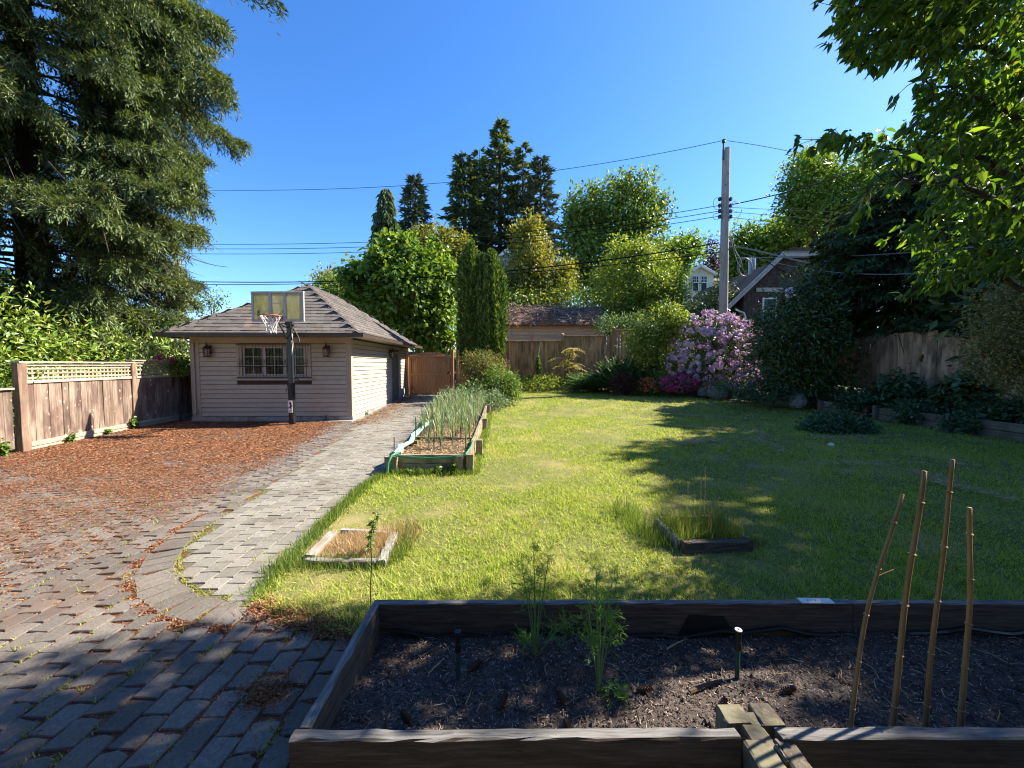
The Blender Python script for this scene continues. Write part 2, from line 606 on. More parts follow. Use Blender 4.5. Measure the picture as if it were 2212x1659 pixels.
M['bamboo'] = wood('bamboo', [(0.3, (0.22, 0.125, 0.05)), (0.7, (0.38, 0.25, 0.105))], 'Z', 30, 0.5, 0.1, 0.1)
M['siding'] = plain('siding_paint', (0.43, 0.382, 0.30), 0.75, 0.2, 0.05, dirt=0.05)
M['trimpaint'] = plain('trim_paint', (0.37, 0.315, 0.24), 0.7, 0.2, 0.03, dirt=0.05)
M['concrete'] = stone('foundation_concrete', [(0.3, (0.24, 0.23, 0.21)), (0.7, (0.38, 0.36, 0.33))], 14, 0.9, 0, 0.4, blotch=(0.20, 0.17, 0.13), bscale=2.5)
M['shingle'] = stone('roof_shingle', [(0.3, (0.097, 0.082, 0.072)), (0.7, (0.169, 0.148, 0.132))], 40, 0.9, 0.2, 0.5, island=True, blotch=(0.27, 0.15, 0.09), bscale=1.8, bth=(0.58, 0.72))
M['roofdeck_gap_shade'] = plain('roof_felt_gap_shade', (0.05, 0.042, 0.038), 0.9)
M['gutter'] = plain('gutter_brown', (0.065, 0.045, 0.034), 0.45, 0.4)
M['black'] = plain('black_metal', (0.018, 0.018, 0.017), 0.5, 0.4)
M['bronze'] = plain('bronze_lantern', (0.085, 0.035, 0.025), 0.5, 0.4, metal=0.3)
M['white'] = plain('white_paint', (0.72, 0.71, 0.68), 0.5, 0.3, dirt=0.06)
M['greypaint'] = plain('grey_paint', (0.36, 0.37, 0.37), 0.5, 0.4, dirt=0.1)
M['darkgreen'] = plain('dark_green_metal', (0.028, 0.036, 0.030), 0.4, 0.5, dirt=0.15)
M['steel'] = plain('galvanised_steel', (0.45, 0.46, 0.47), 0.4, 0.5, metal=0.6)
M['rim'] = plain('orange_rim', (0.42, 0.13, 0.07), 0.55, 0.4)
M['net'] = plain('net_cord', (0.70, 0.68, 0.64), 0.8, 0.2)
M['doorpaint'] = plain('door_paint', (0.16, 0.135, 0.11), 0.6, 0.3)
M['rope'] = plain('green_hose', (0.05, 0.26, 0.12), 0.45, 0.4)
M['plasticgreen'] = plain('green_plastic', (0.02, 0.075, 0.06), 0.5, 0.4)
M['plasticblack'] = plain('black_plastic', (0.012, 0.014, 0.014), 0.45, 0.4)
M['boulder'] = stone('boulder', [(0.3, (0.150, 0.138, 0.119)), (0.7, (0.330, 0.304, 0.263))], 8, 0.9, 0.1, 0.8, blotch=(0.10, 0.11, 0.06), bscale=5)
M['wire'] = plain('cable', (0.012, 0.012, 0.013), 0.95, 0.05)
M['greycable'] = plain('grey_cable', (0.22, 0.22, 0.225), 0.5, 0.3)
M['pole'] = wood('pole_wood', [(0.25, (0.22, 0.17, 0.14)), (0.5, (0.38, 0.31, 0.265)), (0.75, (0.50, 0.42, 0.36))], 'Z', 14, 0.85, 0, 0.6, knots=(0.13, 0.09, 0.07))
M['brownwall'] = stone('brown_shingle_wall', [(0.3, (0.045, 0.033, 0.027)), (0.7, (0.11, 0.08, 0.062))], 12, 0.9, 0.25, 0.5, island=True)
M['greytrim'] = plain('cream_trim', (0.42, 0.40, 0.36), 0.6, 0.3)
M['cream'] = plain('cream_wall', (0.66, 0.62, 0.50), 0.7, 0.2, dirt=0.04)
M['shedwall'] = wood('shed_board', [(0.25, (0.360, 0.240, 0.135)), (0.5, (0.540, 0.390, 0.232)), (0.75, (0.690, 0.525, 0.330))], 'X', 10, 0.8, 0.15, 0.3)
M['shedroof'] = stone('shed_roof', [(0.3, (0.09, 0.055, 0.04)), (0.7, (0.22, 0.13, 0.095))], 7, 0.95, 0, 0.8, blotch=(0.30, 0.12, 0.045), bscale=1.2)
M['vine'] = leaf('dead_vine', [(0, (0.11, 0.07, 0.05)), (0.6, (0.32, 0.24, 0.19)), (1, (0.52, 0.44, 0.37))], tw=0, rough=0.9, spec=0.1)

gm, gnt, gb = new_mat('window_glass', 0.04, 0.22)
gb.inputs['Base Color'].default_value = (0.012, 0.014, 0.016, 1)
M['glass'] = gm
bm_, bnt, bb = new_mat('mossy_backboard', 0.5, 0.4)
_f = noise(bnt, coords(bnt, (1, 1, 0.35)), 5, 6, 0.7)
_c = ramp(bnt, [(0.32, (0.40, 0.37, 0.15)), (0.5, (0.60, 0.56, 0.28)), (0.68, (0.72, 0.69, 0.52))], _f)
bnt.links.new(_c, bb.inputs['Base Color'])
M['board'] = bm_
_t = bnt.nodes.new('ShaderNodeBsdfTranslucent'); bnt.links.new(_c, _t.inputs['Color'])
_m = bnt.nodes.new('ShaderNodeMixShader'); _m.inputs[0].default_value = 0.55
bnt.links.new(bb.outputs[0], _m.inputs[1]); bnt.links.new(_t.outputs[0], _m.inputs[2]); bnt.links.new(_m.outputs[0], bnt.nodes['Material Output'].inputs['Surface'])
nm, nnt, nb = new_mat('green_netting', 0.6, 0.2)
_f = noise(nnt, coords(nnt), 90, 2, 0.5)
nnt.links.new(ramp(nnt, [(0.4, (0.16, 0.36, 0.28)), (0.6, (0.45, 0.64, 0.55))], _f), nb.inputs['Base Color'])
M['netting'] = nm

M['bark'] = wood('bark', [(0.25, (0.025, 0.02, 0.015)), (0.5, (0.07, 0.055, 0.042)), (0.75, (0.14, 0.115, 0.09))], 'Z', 14, 0.95, 0, 1.0)
M['twig'] = plain('twig_bark', (0.10, 0.07, 0.05), 0.9, 0.1)
M['stem'] = plain('green_stem', (0.16, 0.26, 0.09), 0.5, 0.3)
G1 = (1.5, 1.45, 0.5)
M['l_spruce'] = leaf('spruce_needles', [(0, (0.032, 0.056, 0.024)), (0.5, (0.083, 0.120, 0.047)), (0.85, (0.144, 0.185, 0.072)), (1, (0.194, 0.189, 0.085))], G1, 0.15, 0.6, 0.2)
M['l_tips'] = leaf('spruce_new_growth', [(0, (0.094, 0.139, 0.048)), (0.6, (0.173, 0.230, 0.080)), (1, (0.245, 0.271, 0.112))], G1, 0.2, 0.6, 0.2)
M['l_laurel'] = leaf('laurel_leaf', [(0, (0.076, 0.149, 0.026)), (0.5, (0.206, 0.311, 0.051)), (0.85, (0.389, 0.472, 0.096)), (1, (0.497, 0.459, 0.193))], G1, 0.25, 0.32, 0.5)
M['l_maple'] = leaf('bright_maple_leaf', [(0, (0.070, 0.136, 0.020)), (0.6, (0.163, 0.260, 0.039)), (1, (0.279, 0.357, 0.061))], G1, 0.35, 0.4, 0.35)
M['l_yellow'] = leaf('yellow_green_leaf', [(0, (0.09, 0.12, 0.018)), (0.5, (0.19, 0.21, 0.035)), (0.85, (0.29, 0.26, 0.055)), (1, (0.36, 0.24, 0.09))], G1, 0.35, 0.45, 0.3)
M['l_round'] = leaf('mid_green_leaf', [(0, (0.061, 0.109, 0.022)), (0.6, (0.148, 0.227, 0.040)), (1, (0.296, 0.353, 0.078))], G1, 0.3, 0.45, 0.3)
M['l_lime'] = leaf('lime_leaf', [(0, (0.10, 0.165, 0.025)), (0.6, (0.23, 0.30, 0.045)), (1, (0.37, 0.39, 0.085))], G1, 0.35, 0.45, 0.3)
M['l_fir'] = leaf('fir_needles', [(0, (0.042, 0.074, 0.042)), (0.6, (0.105, 0.152, 0.080)), (1, (0.222, 0.249, 0.105))], G1, 0.3, 0.6, 0.2)
M['l_spruce2'] = leaf('blue_spruce_needles', [(0, (0.056, 0.081, 0.062)), (0.6, (0.106, 0.144, 0.100)), (1, (0.163, 0.188, 0.125))], G1, 0.1, 0.6, 0.2)
M['l_thuja'] = leaf('thuja_spray', [(0, (0.030, 0.067, 0.016)), (0.55, (0.090, 0.156, 0.029)), (1, (0.228, 0.300, 0.060))], G1, 0.2, 0.55, 0.25)
M['l_hem'] = leaf('hemlock_spray', [(0, (0.032, 0.061, 0.026)), (0.6, (0.072, 0.117, 0.045)), (1, (0.162, 0.213, 0.072))], G1, 0.15, 0.5, 0.3)
M['l_rhodo'] = leaf('rhododendron_leaf', [(0, (0.027, 0.054, 0.015)), (0.6, (0.063, 0.112, 0.027)), (1, (0.143, 0.188, 0.045))], G1, 0.15, 0.35, 0.45)
M['l_cherry'] = leaf('cherry_leaf', [(0, (0.032, 0.070, 0.012)), (0.6, (0.074, 0.135, 0.020)), (0.95, (0.138, 0.200, 0.030)), (1, (0.202, 0.180, 0.040))], (2.3, 2.35, 0.7), 0.48, 0.38, 0.4)
M['l_jap'] = leaf('brown_green_leaf', [(0, (0.117, 0.117, 0.039)), (0.6, (0.247, 0.247, 0.072)), (1, (0.416, 0.286, 0.130))], G1, 0.3, 0.5, 0.3)
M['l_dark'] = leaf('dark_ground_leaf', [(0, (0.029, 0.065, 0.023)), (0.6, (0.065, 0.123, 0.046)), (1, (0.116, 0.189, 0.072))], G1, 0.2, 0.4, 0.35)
M['l_weed'] = leaf('weed_leaf', [(0, (0.06, 0.12, 0.02)), (0.6, (0.13, 0.22, 0.04)), (1, (0.26, 0.32, 0.08))], G1, 0.35, 0.5, 0.3)
M['l_nandina'] = leaf('nandina_leaf', [(0, (0.07, 0.11, 0.03)), (0.55, (0.15, 0.19, 0.05)), (0.85, (0.30, 0.22, 0.08)), (1, (0.40, 0.17, 0.08))], G1, 0.3, 0.5, 0.3)
M['l_garlic'] = leaf('garlic_leaf', [(0, (0.09, 0.15, 0.075)), (0.6, (0.19, 0.27, 0.14)), (0.9, (0.30, 0.36, 0.19)), (1, (0.50, 0.43, 0.22))], (1.2, 1.3, 0.7), 0.3, 0.5, 0.35)
M['l_fern'] = leaf('fennel_frond', [(0, (0.080, 0.192, 0.029)), (1, (0.208, 0.384, 0.064))], G1, 0.35, 0.6, 0.2)
M['l_juniper'] = leaf('juniper_spray', [(0, (0.036, 0.084, 0.024)), (0.6, (0.102, 0.180, 0.048)), (1, (0.240, 0.324, 0.108))], G1, 0.2, 0.5, 0.3)
M['l_red'] = leaf('dark_red_leaf', [(0, (0.035, 0.012, 0.010)), (0.6, (0.085, 0.028, 0.02)), (1, (0.16, 0.06, 0.04))], (1.4, 1, 0.8), 0.25, 0.45, 0.3)
M['l_sumac'] = leaf('sumac_leaf', [(0, (0.20, 0.26, 0.04)), (0.6, (0.42, 0.40, 0.07)), (1, (0.58, 0.26, 0.07))], G1, 0.35, 0.5, 0.3)
M['l_hedgeflower'] = leaf('yellow_flower_leaf', [(0, (0.10, 0.17, 0.03)), (0.6, (0.26, 0.34, 0.05)), (0.9, (0.50, 0.50, 0.08)), (1, (0.62, 0.58, 0.12))], G1, 0.35, 0.5, 0.3)
M['f_pink'] = leaf('pink_petal', [(0, (0.58, 0.35, 0.53)), (0.5, (0.77, 0.54, 0.68)), (1, (0.88, 0.76, 0.82))], (1, 0.95, 1), 0.42, 0.6, 0.2)
M['f_magenta'] = leaf('magenta_petal', [(0, (0.48, 0.03, 0.20)), (1, (0.80, 0.11, 0.40))], (1, 0.8, 1), 0.25, 0.6, 0.2)
M['f_red'] = leaf('red_petal', [(0, (0.632, 0.069, 0.034)), (1, (0.900, 0.230, 0.092))], (1, 0.8, 0.8), 0.25, 0.6, 0.2)
M['f_white'] = leaf('white_petal', [(0, (0.6, 0.6, 0.55)), (1, (0.8, 0.8, 0.72))], (1, 1, 1), 0.2, 0.6, 0.2)
M['moss'] = leaf('moss_tuft', [(0, (0.16, 0.19, 0.03)), (0.6, (0.32, 0.33, 0.06)), (1, (0.48, 0.42, 0.14))], (1.2, 1.2, 0.6), 0.25, 0.8, 0.1)
# ================================================================== ground, lawn, paving
def axis_pts(a, b, fine_a, fine_b, step, coarse):
    p = list(np.arange(fine_a, fine_b + 1e-6, step))
    x = fine_a
    s = coarse
    lo = []
    while x > a:
        x -= s; s *= 1.35; lo.append(max(x, a))
    x = fine_b; s = coarse; hi = []
    while x < b:
        x += s; s *= 1.35; hi.append(min(x, b))
    return np.array(lo[::-1] + p + hi)


def grid_mesh(xs, ys, zf, keep=None):
    X, Y = np.meshgrid(xs, ys)
    Z = zf(X, Y)
    V = np.stack([X, Y, Z], -1).reshape(-1, 3)
    nx, ny = len(xs), len(ys)
    i, j = np.meshgrid(np.arange(nx - 1), np.arange(ny - 1))
    a = (j * nx + i).ravel()
    F = np.stack([a, a + 1, a + nx + 1, a + nx], 1)
    if keep is not None:
        cx = (xs[:-1] + xs[1:]) / 2; cy = (ys[:-1] + ys[1:]) / 2
        CX, CY = np.meshgrid(cx, cy)
        F = F[keep(CX.ravel(), CY.ravel())]
    mb = MB(); mb.add(V, F)
    return mb


grid_mesh(axis_pts(-400, 400, -20, 24, 0.6, 1.2), axis_pts(-60, 600, -4, 50, 0.6, 1.2),
          lambda x, y: H(x, y) - 0.05).build('ground', M['ground'], smooth=True, kind='structure')

PATH_L = [(-1.80, 2.66), (-2.05, 2.68), (-2.27, 2.74), (-2.57, 2.91), (-2.83, 3.15), (-3.02, 3.47), (-3.14, 3.83), (-3.28, 4.6), (-3.48, 5.8), (-3.85, 8), (-4.2, 10), (-4.45, 11.4)]
BED_L = [(-1.90, 5.95), (-2.05, 8), (-2.35, 11), (-2.65, 14), (-2.75, 16.0), (-2.8, 18.6)]
BED_R = [(-0.66, 5.95), (-0.70, 7.1), (-0.78, 9.9), (-0.86, 12.9), (-0.62, 15.5), (-0.30, 17.6), (0.05, 19.4)]
LAWN_L = [(-0.80, 2.25), (-1.45, 2.42), (-1.86, 2.66), (-1.92, 3.3), (-1.98, 4.2), (-2.03, 5.2), (-1.95, 5.85)]
LAWN = LAWN_L + BED_R + [(0.2, 20.2), (2.6, 19.8), (5.0, 18.9), (7.6, 17.4), (9.6, 14.6), (10.7, 12.6), (11.0, 10.5), (11.2, 8.0), (11.4, 4.0), (11.4, -1.5), (6, -2.0), (6, 1.0), (4.2, 2.25)]
PATH = PATH_L + [(-4.70, 11.5), (-5.02, 18.7), (-2.8, 18.7)] + BED_L[::-1] + LAWN_L[::-1][:5]
DRIVE = [(-0.80, 0.4), (-0.80, 2.25), (-1.45, 2.42)] + [(-1.80, 2.66)] + PATH_L[1:] + [(-4.75, 11.5), (-9.5, 11.5), (-10.15, 12.0), (-10.02, 9.0), (-9.7, 7.3), (-9.2, 4.0), (-9.0, 0.4)]

lx = np.arange(-2.2, 11.6, 0.15); ly = np.arange(-2.2, 20.6, 0.15)
lawn = grid_mesh(lx, ly, lambda x, y: H(x, y) + 0.012 + 0.012 * np.sin(x * 1.7 + 1) * np.sin(y * 1.3), lambda x, y: inpoly(x, y, LAWN)).build('lawn', M['lawn'], smooth=True, kind='structure')
driveway = grid_mesh(np.arange(-10.3, -0.6, 0.1), np.arange(0.4, 12.2, 0.1), lambda x, y: H(x, y) + 0.000, lambda x, y: inpoly(x, y, DRIVE)).build('driveway', M['joint'], smooth=True, kind='structure')
path = grid_mesh(np.arange(-5.2, -1.5, 0.1), np.arange(2.4, 18.9, 0.1), lambda x, y: H(x, y) + 0.002, lambda x, y: inpoly(x, y, PATH)).build('garden_path', M['joint_path'], smooth=True, kind='structure')


def paver_block(w, l, jit, wave, seed):
    r = np.random.default_rng(seed)
    c = np.array([(-w / 2, -l / 2), (w / 2, -l / 2 + wave), (w / 2, l / 2 - wave * 0.3), (0, l / 2 + wave * 0.4), (-w / 2, l / 2 - wave * 0.2), (-w / 2, 0)], float)
    c = c + r.normal(size=c.shape) * jit
    mb = MB(); n = len(c)
    V = [(x, y, -0.05) for x, y in c] + [(x, y, 0.006) for x, y in c] + [(x * 0.95, y * 0.955, 0.0125 + r.normal() * 0.0008) for x, y in c]
    F = [(k, (k + 1) % n, n + (k + 1) % n, n + k) for k in range(n)] + [(n + k, n + (k + 1) % n, 2 * n + (k + 1) % n, 2 * n + k) for k in range(n)]
    mb.add(V, F)
    mb.F.append(np.array([list(range(2 * n, 3 * n))]))
    return np.array(V), mb


def lay(parent, cells, blocks, mat, z_extra=0.0, limit=300):
    """cells: x, y, turn; the nearest ones singly, the others as one part"""
    meshes = [b[1].mesh('paver', mat) for b in blocks]
    cells = sorted(cells, key=lambda c: c[0] ** 2 + c[1] ** 2)
    vis = [c for c in cells if c[1] > 1.55 and abs(c[0]) < 1.34 * c[1] + 0.1]
    single = set(id(c) for c in vis[:limit])
    rest = MB()
    for c in cells:
        k = int(rng.integers(len(blocks)))
        z = float(H(c[0], c[1])) + z_extra + rng.normal() * 0.0022
        tilt = rng.normal(size=2) * 0.007
        rz = c[2] + rng.normal() * 0.02
        if id(c) in single:
            inst('paver', meshes[k], parent, (c[0], c[1], z), (tilt[0], tilt[1], rz))
        else:
            V, b = blocks[k]
            Rm = np.array(Euler((tilt[0], tilt[1], rz)).to_matrix())
            rest.add(V @ Rm.T + np.array([c[0], c[1], z]), b.F[0])
            rest.F.append(b.F[1] + rest.n - len(V))
    if rest.V:
        rest.build('paver', mat, parent, kind='stuff')


# ring of blocks along the rounded end and the edge of the path
def resample(poly, step):
    p = np.array(poly, float)
    s = np.concatenate([[0], np.cumsum(np.linalg.norm(np.diff(p, axis=0), axis=1))])
    t = np.arange(step / 2, s[-1], step)
    x = np.interp(t, s, p[:, 0]); y = np.interp(t, s, p[:, 1])
    dx = np.interp(t + 0.05, s, p[:, 0]) - np.interp(t - 0.05, s, p[:, 0])
    dy = np.interp(t + 0.05, s, p[:, 1]) - np.interp(t - 0.05, s, p[:, 1])
    return x, y, np.arctan2(dy, dx)


ex, ey, ea = resample(PATH_L, 0.128)
ring = []
for x, y, a in zip(ex, ey, ea):
    ring.append((x + 0.125 * math.cos(a - PI / 2 + PI), y + 0.125 * math.sin(a - PI / 2 + PI), a))
ring = [(x - 0.25 * math.cos(a + PI / 2) * 0, y, a) for x, y, a in ring]
off = 0.13
ring = [(x + off * math.cos(a + PI / 2) - 0 * a, y + off * math.sin(a + PI / 2), a) for x, y, a in zip(ex, ey, ea)]
# the outside of the path lies to the left of the running direction reversed
ring = [r_ for r_ in ring if r_[1] < 4.3]
inside = inpoly(np.array([r[0] for r in ring]), np.array([r[1] for r in ring]), PATH)
ring = [((x - 2 * off * math.cos(a + PI / 2), y - 2 * off * math.sin(a + PI / 2), a) if ins else (x, y, a)) for (x, y, a), ins in zip(ring, inside)]
RINGX = np.array([r[0] for r in ring]); RINGY = np.array([r[1] for r in ring])


def near_ring(x, y):
    return np.min((x[:, None] - RINGX[None]) ** 2 + (y[:, None] - RINGY[None]) ** 2, 1) < 0.150 ** 2


cells = []
px_, py_ = 0.142, 0.168
for i in range(-70, 1):
    for j in range(0, 80):
        cells.append((i * px_ - 0.87, 0.5 + (j + 0.5 * (i % 2)) * py_ + 0.012 * math.sin(i * 0.9 + j), 0.0))
A = np.array(cells)
ok = inpoly(A[:, 0], A[:, 1], DRIVE) & ~near_ring(A[:, 0], A[:, 1]) & (A[:, 0] < -0.9) & (np.abs(A[:, 0]) < 1.45 * A[:, 1] + 3.6)
lay(driveway, [tuple(c) for c in A[ok]], [paver_block(0.129, 0.154, 0.006, 0.012, s) for s in range(8)], M['paver'])
cells = []
for i in range(0, 30):
    for j in range(0, 110):
        y = 2.5 + (j + 0.5 * (i % 2)) * 0.156
        cells.append((-1.82 - i * 0.158 - 0.035 * (y - 3), y, 0.035))
A = np.array(cells)
ok = inpoly(A[:, 0] - 0.05, A[:, 1], PATH) & inpoly(A[:, 0] + 0.05, A[:, 1], PATH)
lay(path, [tuple(c) for c in A[ok]] + ring[:30] * 0, [paver_block(0.154, 0.151, 0.003, 0.004, 20 + s) for s in range(8)], M['paver_path'], 0.001, 240)
lay(path, ring, [paver_block(0.121, 0.245, 0.003, 0.002, 40 + s) for s in range(4)], M['paver'], 0.002, 60)

# concrete apron strip round the garage
mb = MB(); mb.box(-9.5, -4.70, 11.22, 11.5, -0.06, 0.03)
mb.build('apron', M['concrete'], kind='structure')

# brown needle litter swept over the paving by the spruce
def litter_density(x, y):
    edge = np.interp(y, [3, 4.6, 6, 8, 10, 11.4, 19], [-3.3, -3.5, -3.7, -4.1, -4.5, -4.7, -4.9])
    d = sstep(1.7, 3.7, y + np.maximum(0, -x - 2.6) * 0.75) * sstep(0.05, 0.8, edge - x)
    fx = ((x + 0.87) / px_ + 0.5) % 1.0
    ci = np.floor((x + 0.87) / px_ + 0.5)
    fy = ((y - 0.5 - 0.5 * (ci % 2) * py_) / py_ + 0.5) % 1.0
    jo = (np.minimum(fx, 1 - fx) < 0.10) | (np.minimum(fy, 1 - fy) < 0.11)
    d = d * np.where(jo, 1.0, 0.16 + 0.84 * sstep(3.2, 5.8, y + np.maximum(0, -x - 3.2) * 0.3))
    bare = np.exp(-(((x + 7.0) / 0.9) ** 2 + ((y - 8.9) / 0.35) ** 2))
    return np.clip(d * (1 - 0.85 * bare), 0, 1)


def flakes(x, y, z, L, W, tilt=0.25):
    n = len(x)
    a = rng.uniform(0, 6.283, n)
    D = np.stack([np.cos(a), np.sin(a), rng.normal(size=n) * tilt * 0.5], 1)
    N = np.stack([rng.normal(size=n) * tilt, rng.normal(size=n) * tilt, np.ones(n)], 1)
    mb = MB()
    mb.leaves(np.stack([x, y, z], 1), D, N, L, W, 0.15)
    return mb


n = 480000
x = rng.uniform(-10.1, -3.2, n); y = rng.uniform(1.7, 11.45, n)
pn = lump(np.stack([x * 1.0, y * 1.0, 0 * x], 1), 5, 2.2) * 0.5 + lump(np.stack([x, y, 0 * x], 1), 9, 7) * 0.35
k = (rng.uniform(size=n) < litter_density(x, y) * np.clip(0.72 + 0.95 * pn, 0.08, 1)) & inpoly(x, y, DRIVE) & (np.abs(x) < 1.4 * y + 2.4)
x, y = x[k], y[k]
z = H(x, y) + 0.012 + rng.uniform(0, 0.014, len(x))
far = sstep(4, 9, y)
mb = flakes(x, y, z, 0.03 + 0.03 * far * rng.uniform(0.5, 1.3, len(x)), 0.008 + 0.009 * far)
# grains that gather in the joints nearer by, and a strip along the garage wall
n = 130000
x = rng.uniform(-7, -0.9, n); y = rng.uniform(1.5, 5.2, n)
fx = ((x + 0.87) / px_ + 0.5) % 1.0
col_i = np.floor((x + 0.87) / px_ + 0.5)
fy = ((y - 0.5 - 0.5 * (col_i % 2) * py_) / py_ + 0.5) % 1.0
joint = (np.minimum(fx, 1 - fx) < 0.12) | (np.minimum(fy, 1 - fy) < 0.12)
pn = lump(np.stack([x, y, 0 * x], 1), 15, 1.8)
k = joint & inpoly(x, y, DRIVE) & (rng.uniform(size=n) < np.clip(0.45 + 0.5 * pn + 0.35 * sstep(2.2, 4, y - 0.5 * x - 2), 0.06, 1)) & (np.abs(x) < 1.4 * y + 0.4)
x, y = x[k], y[k]
m2 = flakes(x, y, H(x, y) + rng.uniform(-0.002, 0.012, len(x)), rng.uniform(0.012, 0.03, len(x)), 0.006, 0.5)
mb.add(m2.V[0], m2.F[0])
n = 9000
y = rng.uniform(10.8, 18, n); x = np.interp(y, [10.8, 11.5, 18], [-4.7, -4.7, -5.0]) + np.abs(rng.normal(size=n)) * 0.42 + 0.12
m2 = flakes(x, y, H(x, y) + 0.016, rng.uniform(0.03, 0.06, n), 0.016)
mb.add(m2.V[0], m2.F[0])
n = 1500
x = rng.uniform(-9.8, -2.8, n); y = rng.uniform(2.4, 11.3, n); k = rng.uniform(size=n) < litter_density(x, y); x, y = x[k], y[k]
m2 = flakes(x, y, H(x, y) + 0.028, rng.uniform(0.08, 0.22, len(x)), 0.008, 0.2)
mb.add(m2.V[0], m2.F[0])
mb.build('fallen_needles', M['litter'], kind='stuff', label='rust brown needle litter strewn over the driveway pavers', category='needle litter')

# debris packed against the outside of the block ring
i_ = rng.integers(0, len(ring), 5200)
ux = RINGX - ex[:len(ring)]; uy = RINGY - ey[:len(ring)]; ul = np.hypot(ux, uy) + 1e-6
x = RINGX[i_] + (ux / ul)[i_] * (0.145 + rng.normal(size=5200) * 0.014) - (uy / ul)[i_] * rng.uniform(-0.07, 0.07, 5200)
y = RINGY[i_] + (uy / ul)[i_] * (0.145 + rng.normal(size=5200) * 0.014) + (ux / ul)[i_] * rng.uniform(-0.07, 0.07, 5200)
flakes(x, y, H(x, y) + rng.uniform(0.001, 0.015, len(x)), rng.uniform(0.012, 0.03, len(x)), 0.008, 0.6).build('ring_debris', M['litter'], kind='stuff', label='brown debris packed along the curved block border of the path', category='litter')
# moss and small weeds in the joints
pts = []
for x, y, a in zip(ex, ey, ea):
    if y < 5.2:
        for q in range(26 if 2.7 < y < 4.1 else 9):
            pts.append((x + rng.normal() * 0.028, y + rng.normal() * 0.03))
for q in range(330):
    j = int(rng.integers(0, 60)); i = int(rng.integers(0, 16))
    y = 2.5 + j * 0.156 + rng.uniform(-0.06, 0.06); xx = -1.82 - i * 0.158 - 0.035 * (y - 3) - 0.079
    if inpoly(np.array([xx]), np.array([y]), PATH)[0]:
        for r_ in range(int(rng.integers(3, 12))):
            pts.append((xx + rng.normal() * 0.014, y + rng.normal() * 0.04))
for q in range(300):
    i = int(rng.integers(-40, 0)); xx = i * px_ - 0.87 + px_ / 2; y = rng.uniform(1.5, 5)
    if inpoly(np.array([xx]), np.array([y]), DRIVE)[0]:
        for r_ in range(int(rng.integers(4, 16))):
            pts.append((xx + rng.normal() * 0.012, y + rng.normal() * 0.035))
pts = np.repeat(np.array(pts), 4, 0); n = len(pts)
mb = MB()
a = rng.uniform(0, 6.28, n); h = rng.uniform(0.008, 0.028, n) * (1 + (rng.uniform(size=n) > 0.95) * 1.5)
lean = rng.uniform(0.2, 1.3, n)
Lv = np.stack([np.cos(a) * h * lean, np.sin(a) * h * lean, h], 1)
B = np.stack([pts[:, 0] + rng.normal(size=n) * 0.006, pts[:, 1] + rng.normal(size=n) * 0.006, H(pts[:, 0], pts[:, 1]) + 0.002], 1)
mb.blades(B, Lv, np.full(n, 0.006), np.stack([-np.sin(a), np.cos(a), 0 * a], 1))
mb.build('joint_moss', M['moss'], kind='stuff', label='yellow green moss and weeds in the joints of the paving', category='moss')

# ------------------------------------------------------------------ grass
def grass_patch(x, y, h, w, mat, name, lean=0.7, z=None, **kw):
    n = len(x)
    a = rng.uniform(0, 6.283, n); l = np.abs(rng.normal(size=n)) * lean
    hh = h * rng.uniform(0.5, 1.25, n)
    Lv = np.stack([np.cos(a) * l * hh, np.sin(a) * l * hh, hh], 1)
    zz = H(x, y) + 0.012 if z is None else z
    mb = MB()
    b = a + rng.normal(size=n) * 0.6 + PI / 2
    mb.blades(np.stack([x, y, zz], 1), Lv, np.broadcast_to(w, (n,)) * rng.uniform(0.7, 1.3, n), np.stack([np.cos(b), np.sin(b), 0 * b], 1))
    return mb


XX, YY = [], []
for (y0, y1, dens) in ((1.9, 3.4, 6500), (3.4, 5.2, 4200), (5.2, 8, 2300), (8, 12, 1100), (12, 20.2, 520)):
    x0, x1 = max(-2.2, -1.4 * y1), min(11.5, 1.4 * y1 + 0.6)
    n = int((x1 - x0) * (y1 - y0) * dens)
    x = rng.uniform(x0, x1, n); y = rng.uniform(y0, y1, n)
    k = inpoly(x, y, LAWN) & (np.abs(x) < 1.36 * y + 0.7)
    XX.append(x[k]); YY.append(y[k])
x = np.concatenate(XX); y = np.concatenate(YY)
cl = lump(np.stack([x, y, 0 * x], 1), 31, 5) + 0.7 * lump(np.stack([x, y, 0 * x], 1), 32, 14)
k = rng.uniform(size=len(x)) < np.clip(0.85 + 0.4 * cl, 0.4, 1)
x, y, cl = x[k], y[k], cl[k]
hgt = (0.034 + 0.014 * np.clip(cl, -1, 1)) * (1 + 0.5 * np.exp(-((y - 2.5) / 0.5) ** 2))
wid = np.interp(y, [2, 4, 8, 14, 20], [0.005, 0.0075, 0.012, 0.02, 0.03])
grass_patch(x, y, hgt * np.interp(y, [3, 10, 20], [1, 1.1, 1.3]), wid, M['grass'], 'grass', 1.0).build('lawn_grass', M['grass'], kind='stuff', label='patchy yellow green lawn grass with dry spots', category='grass')

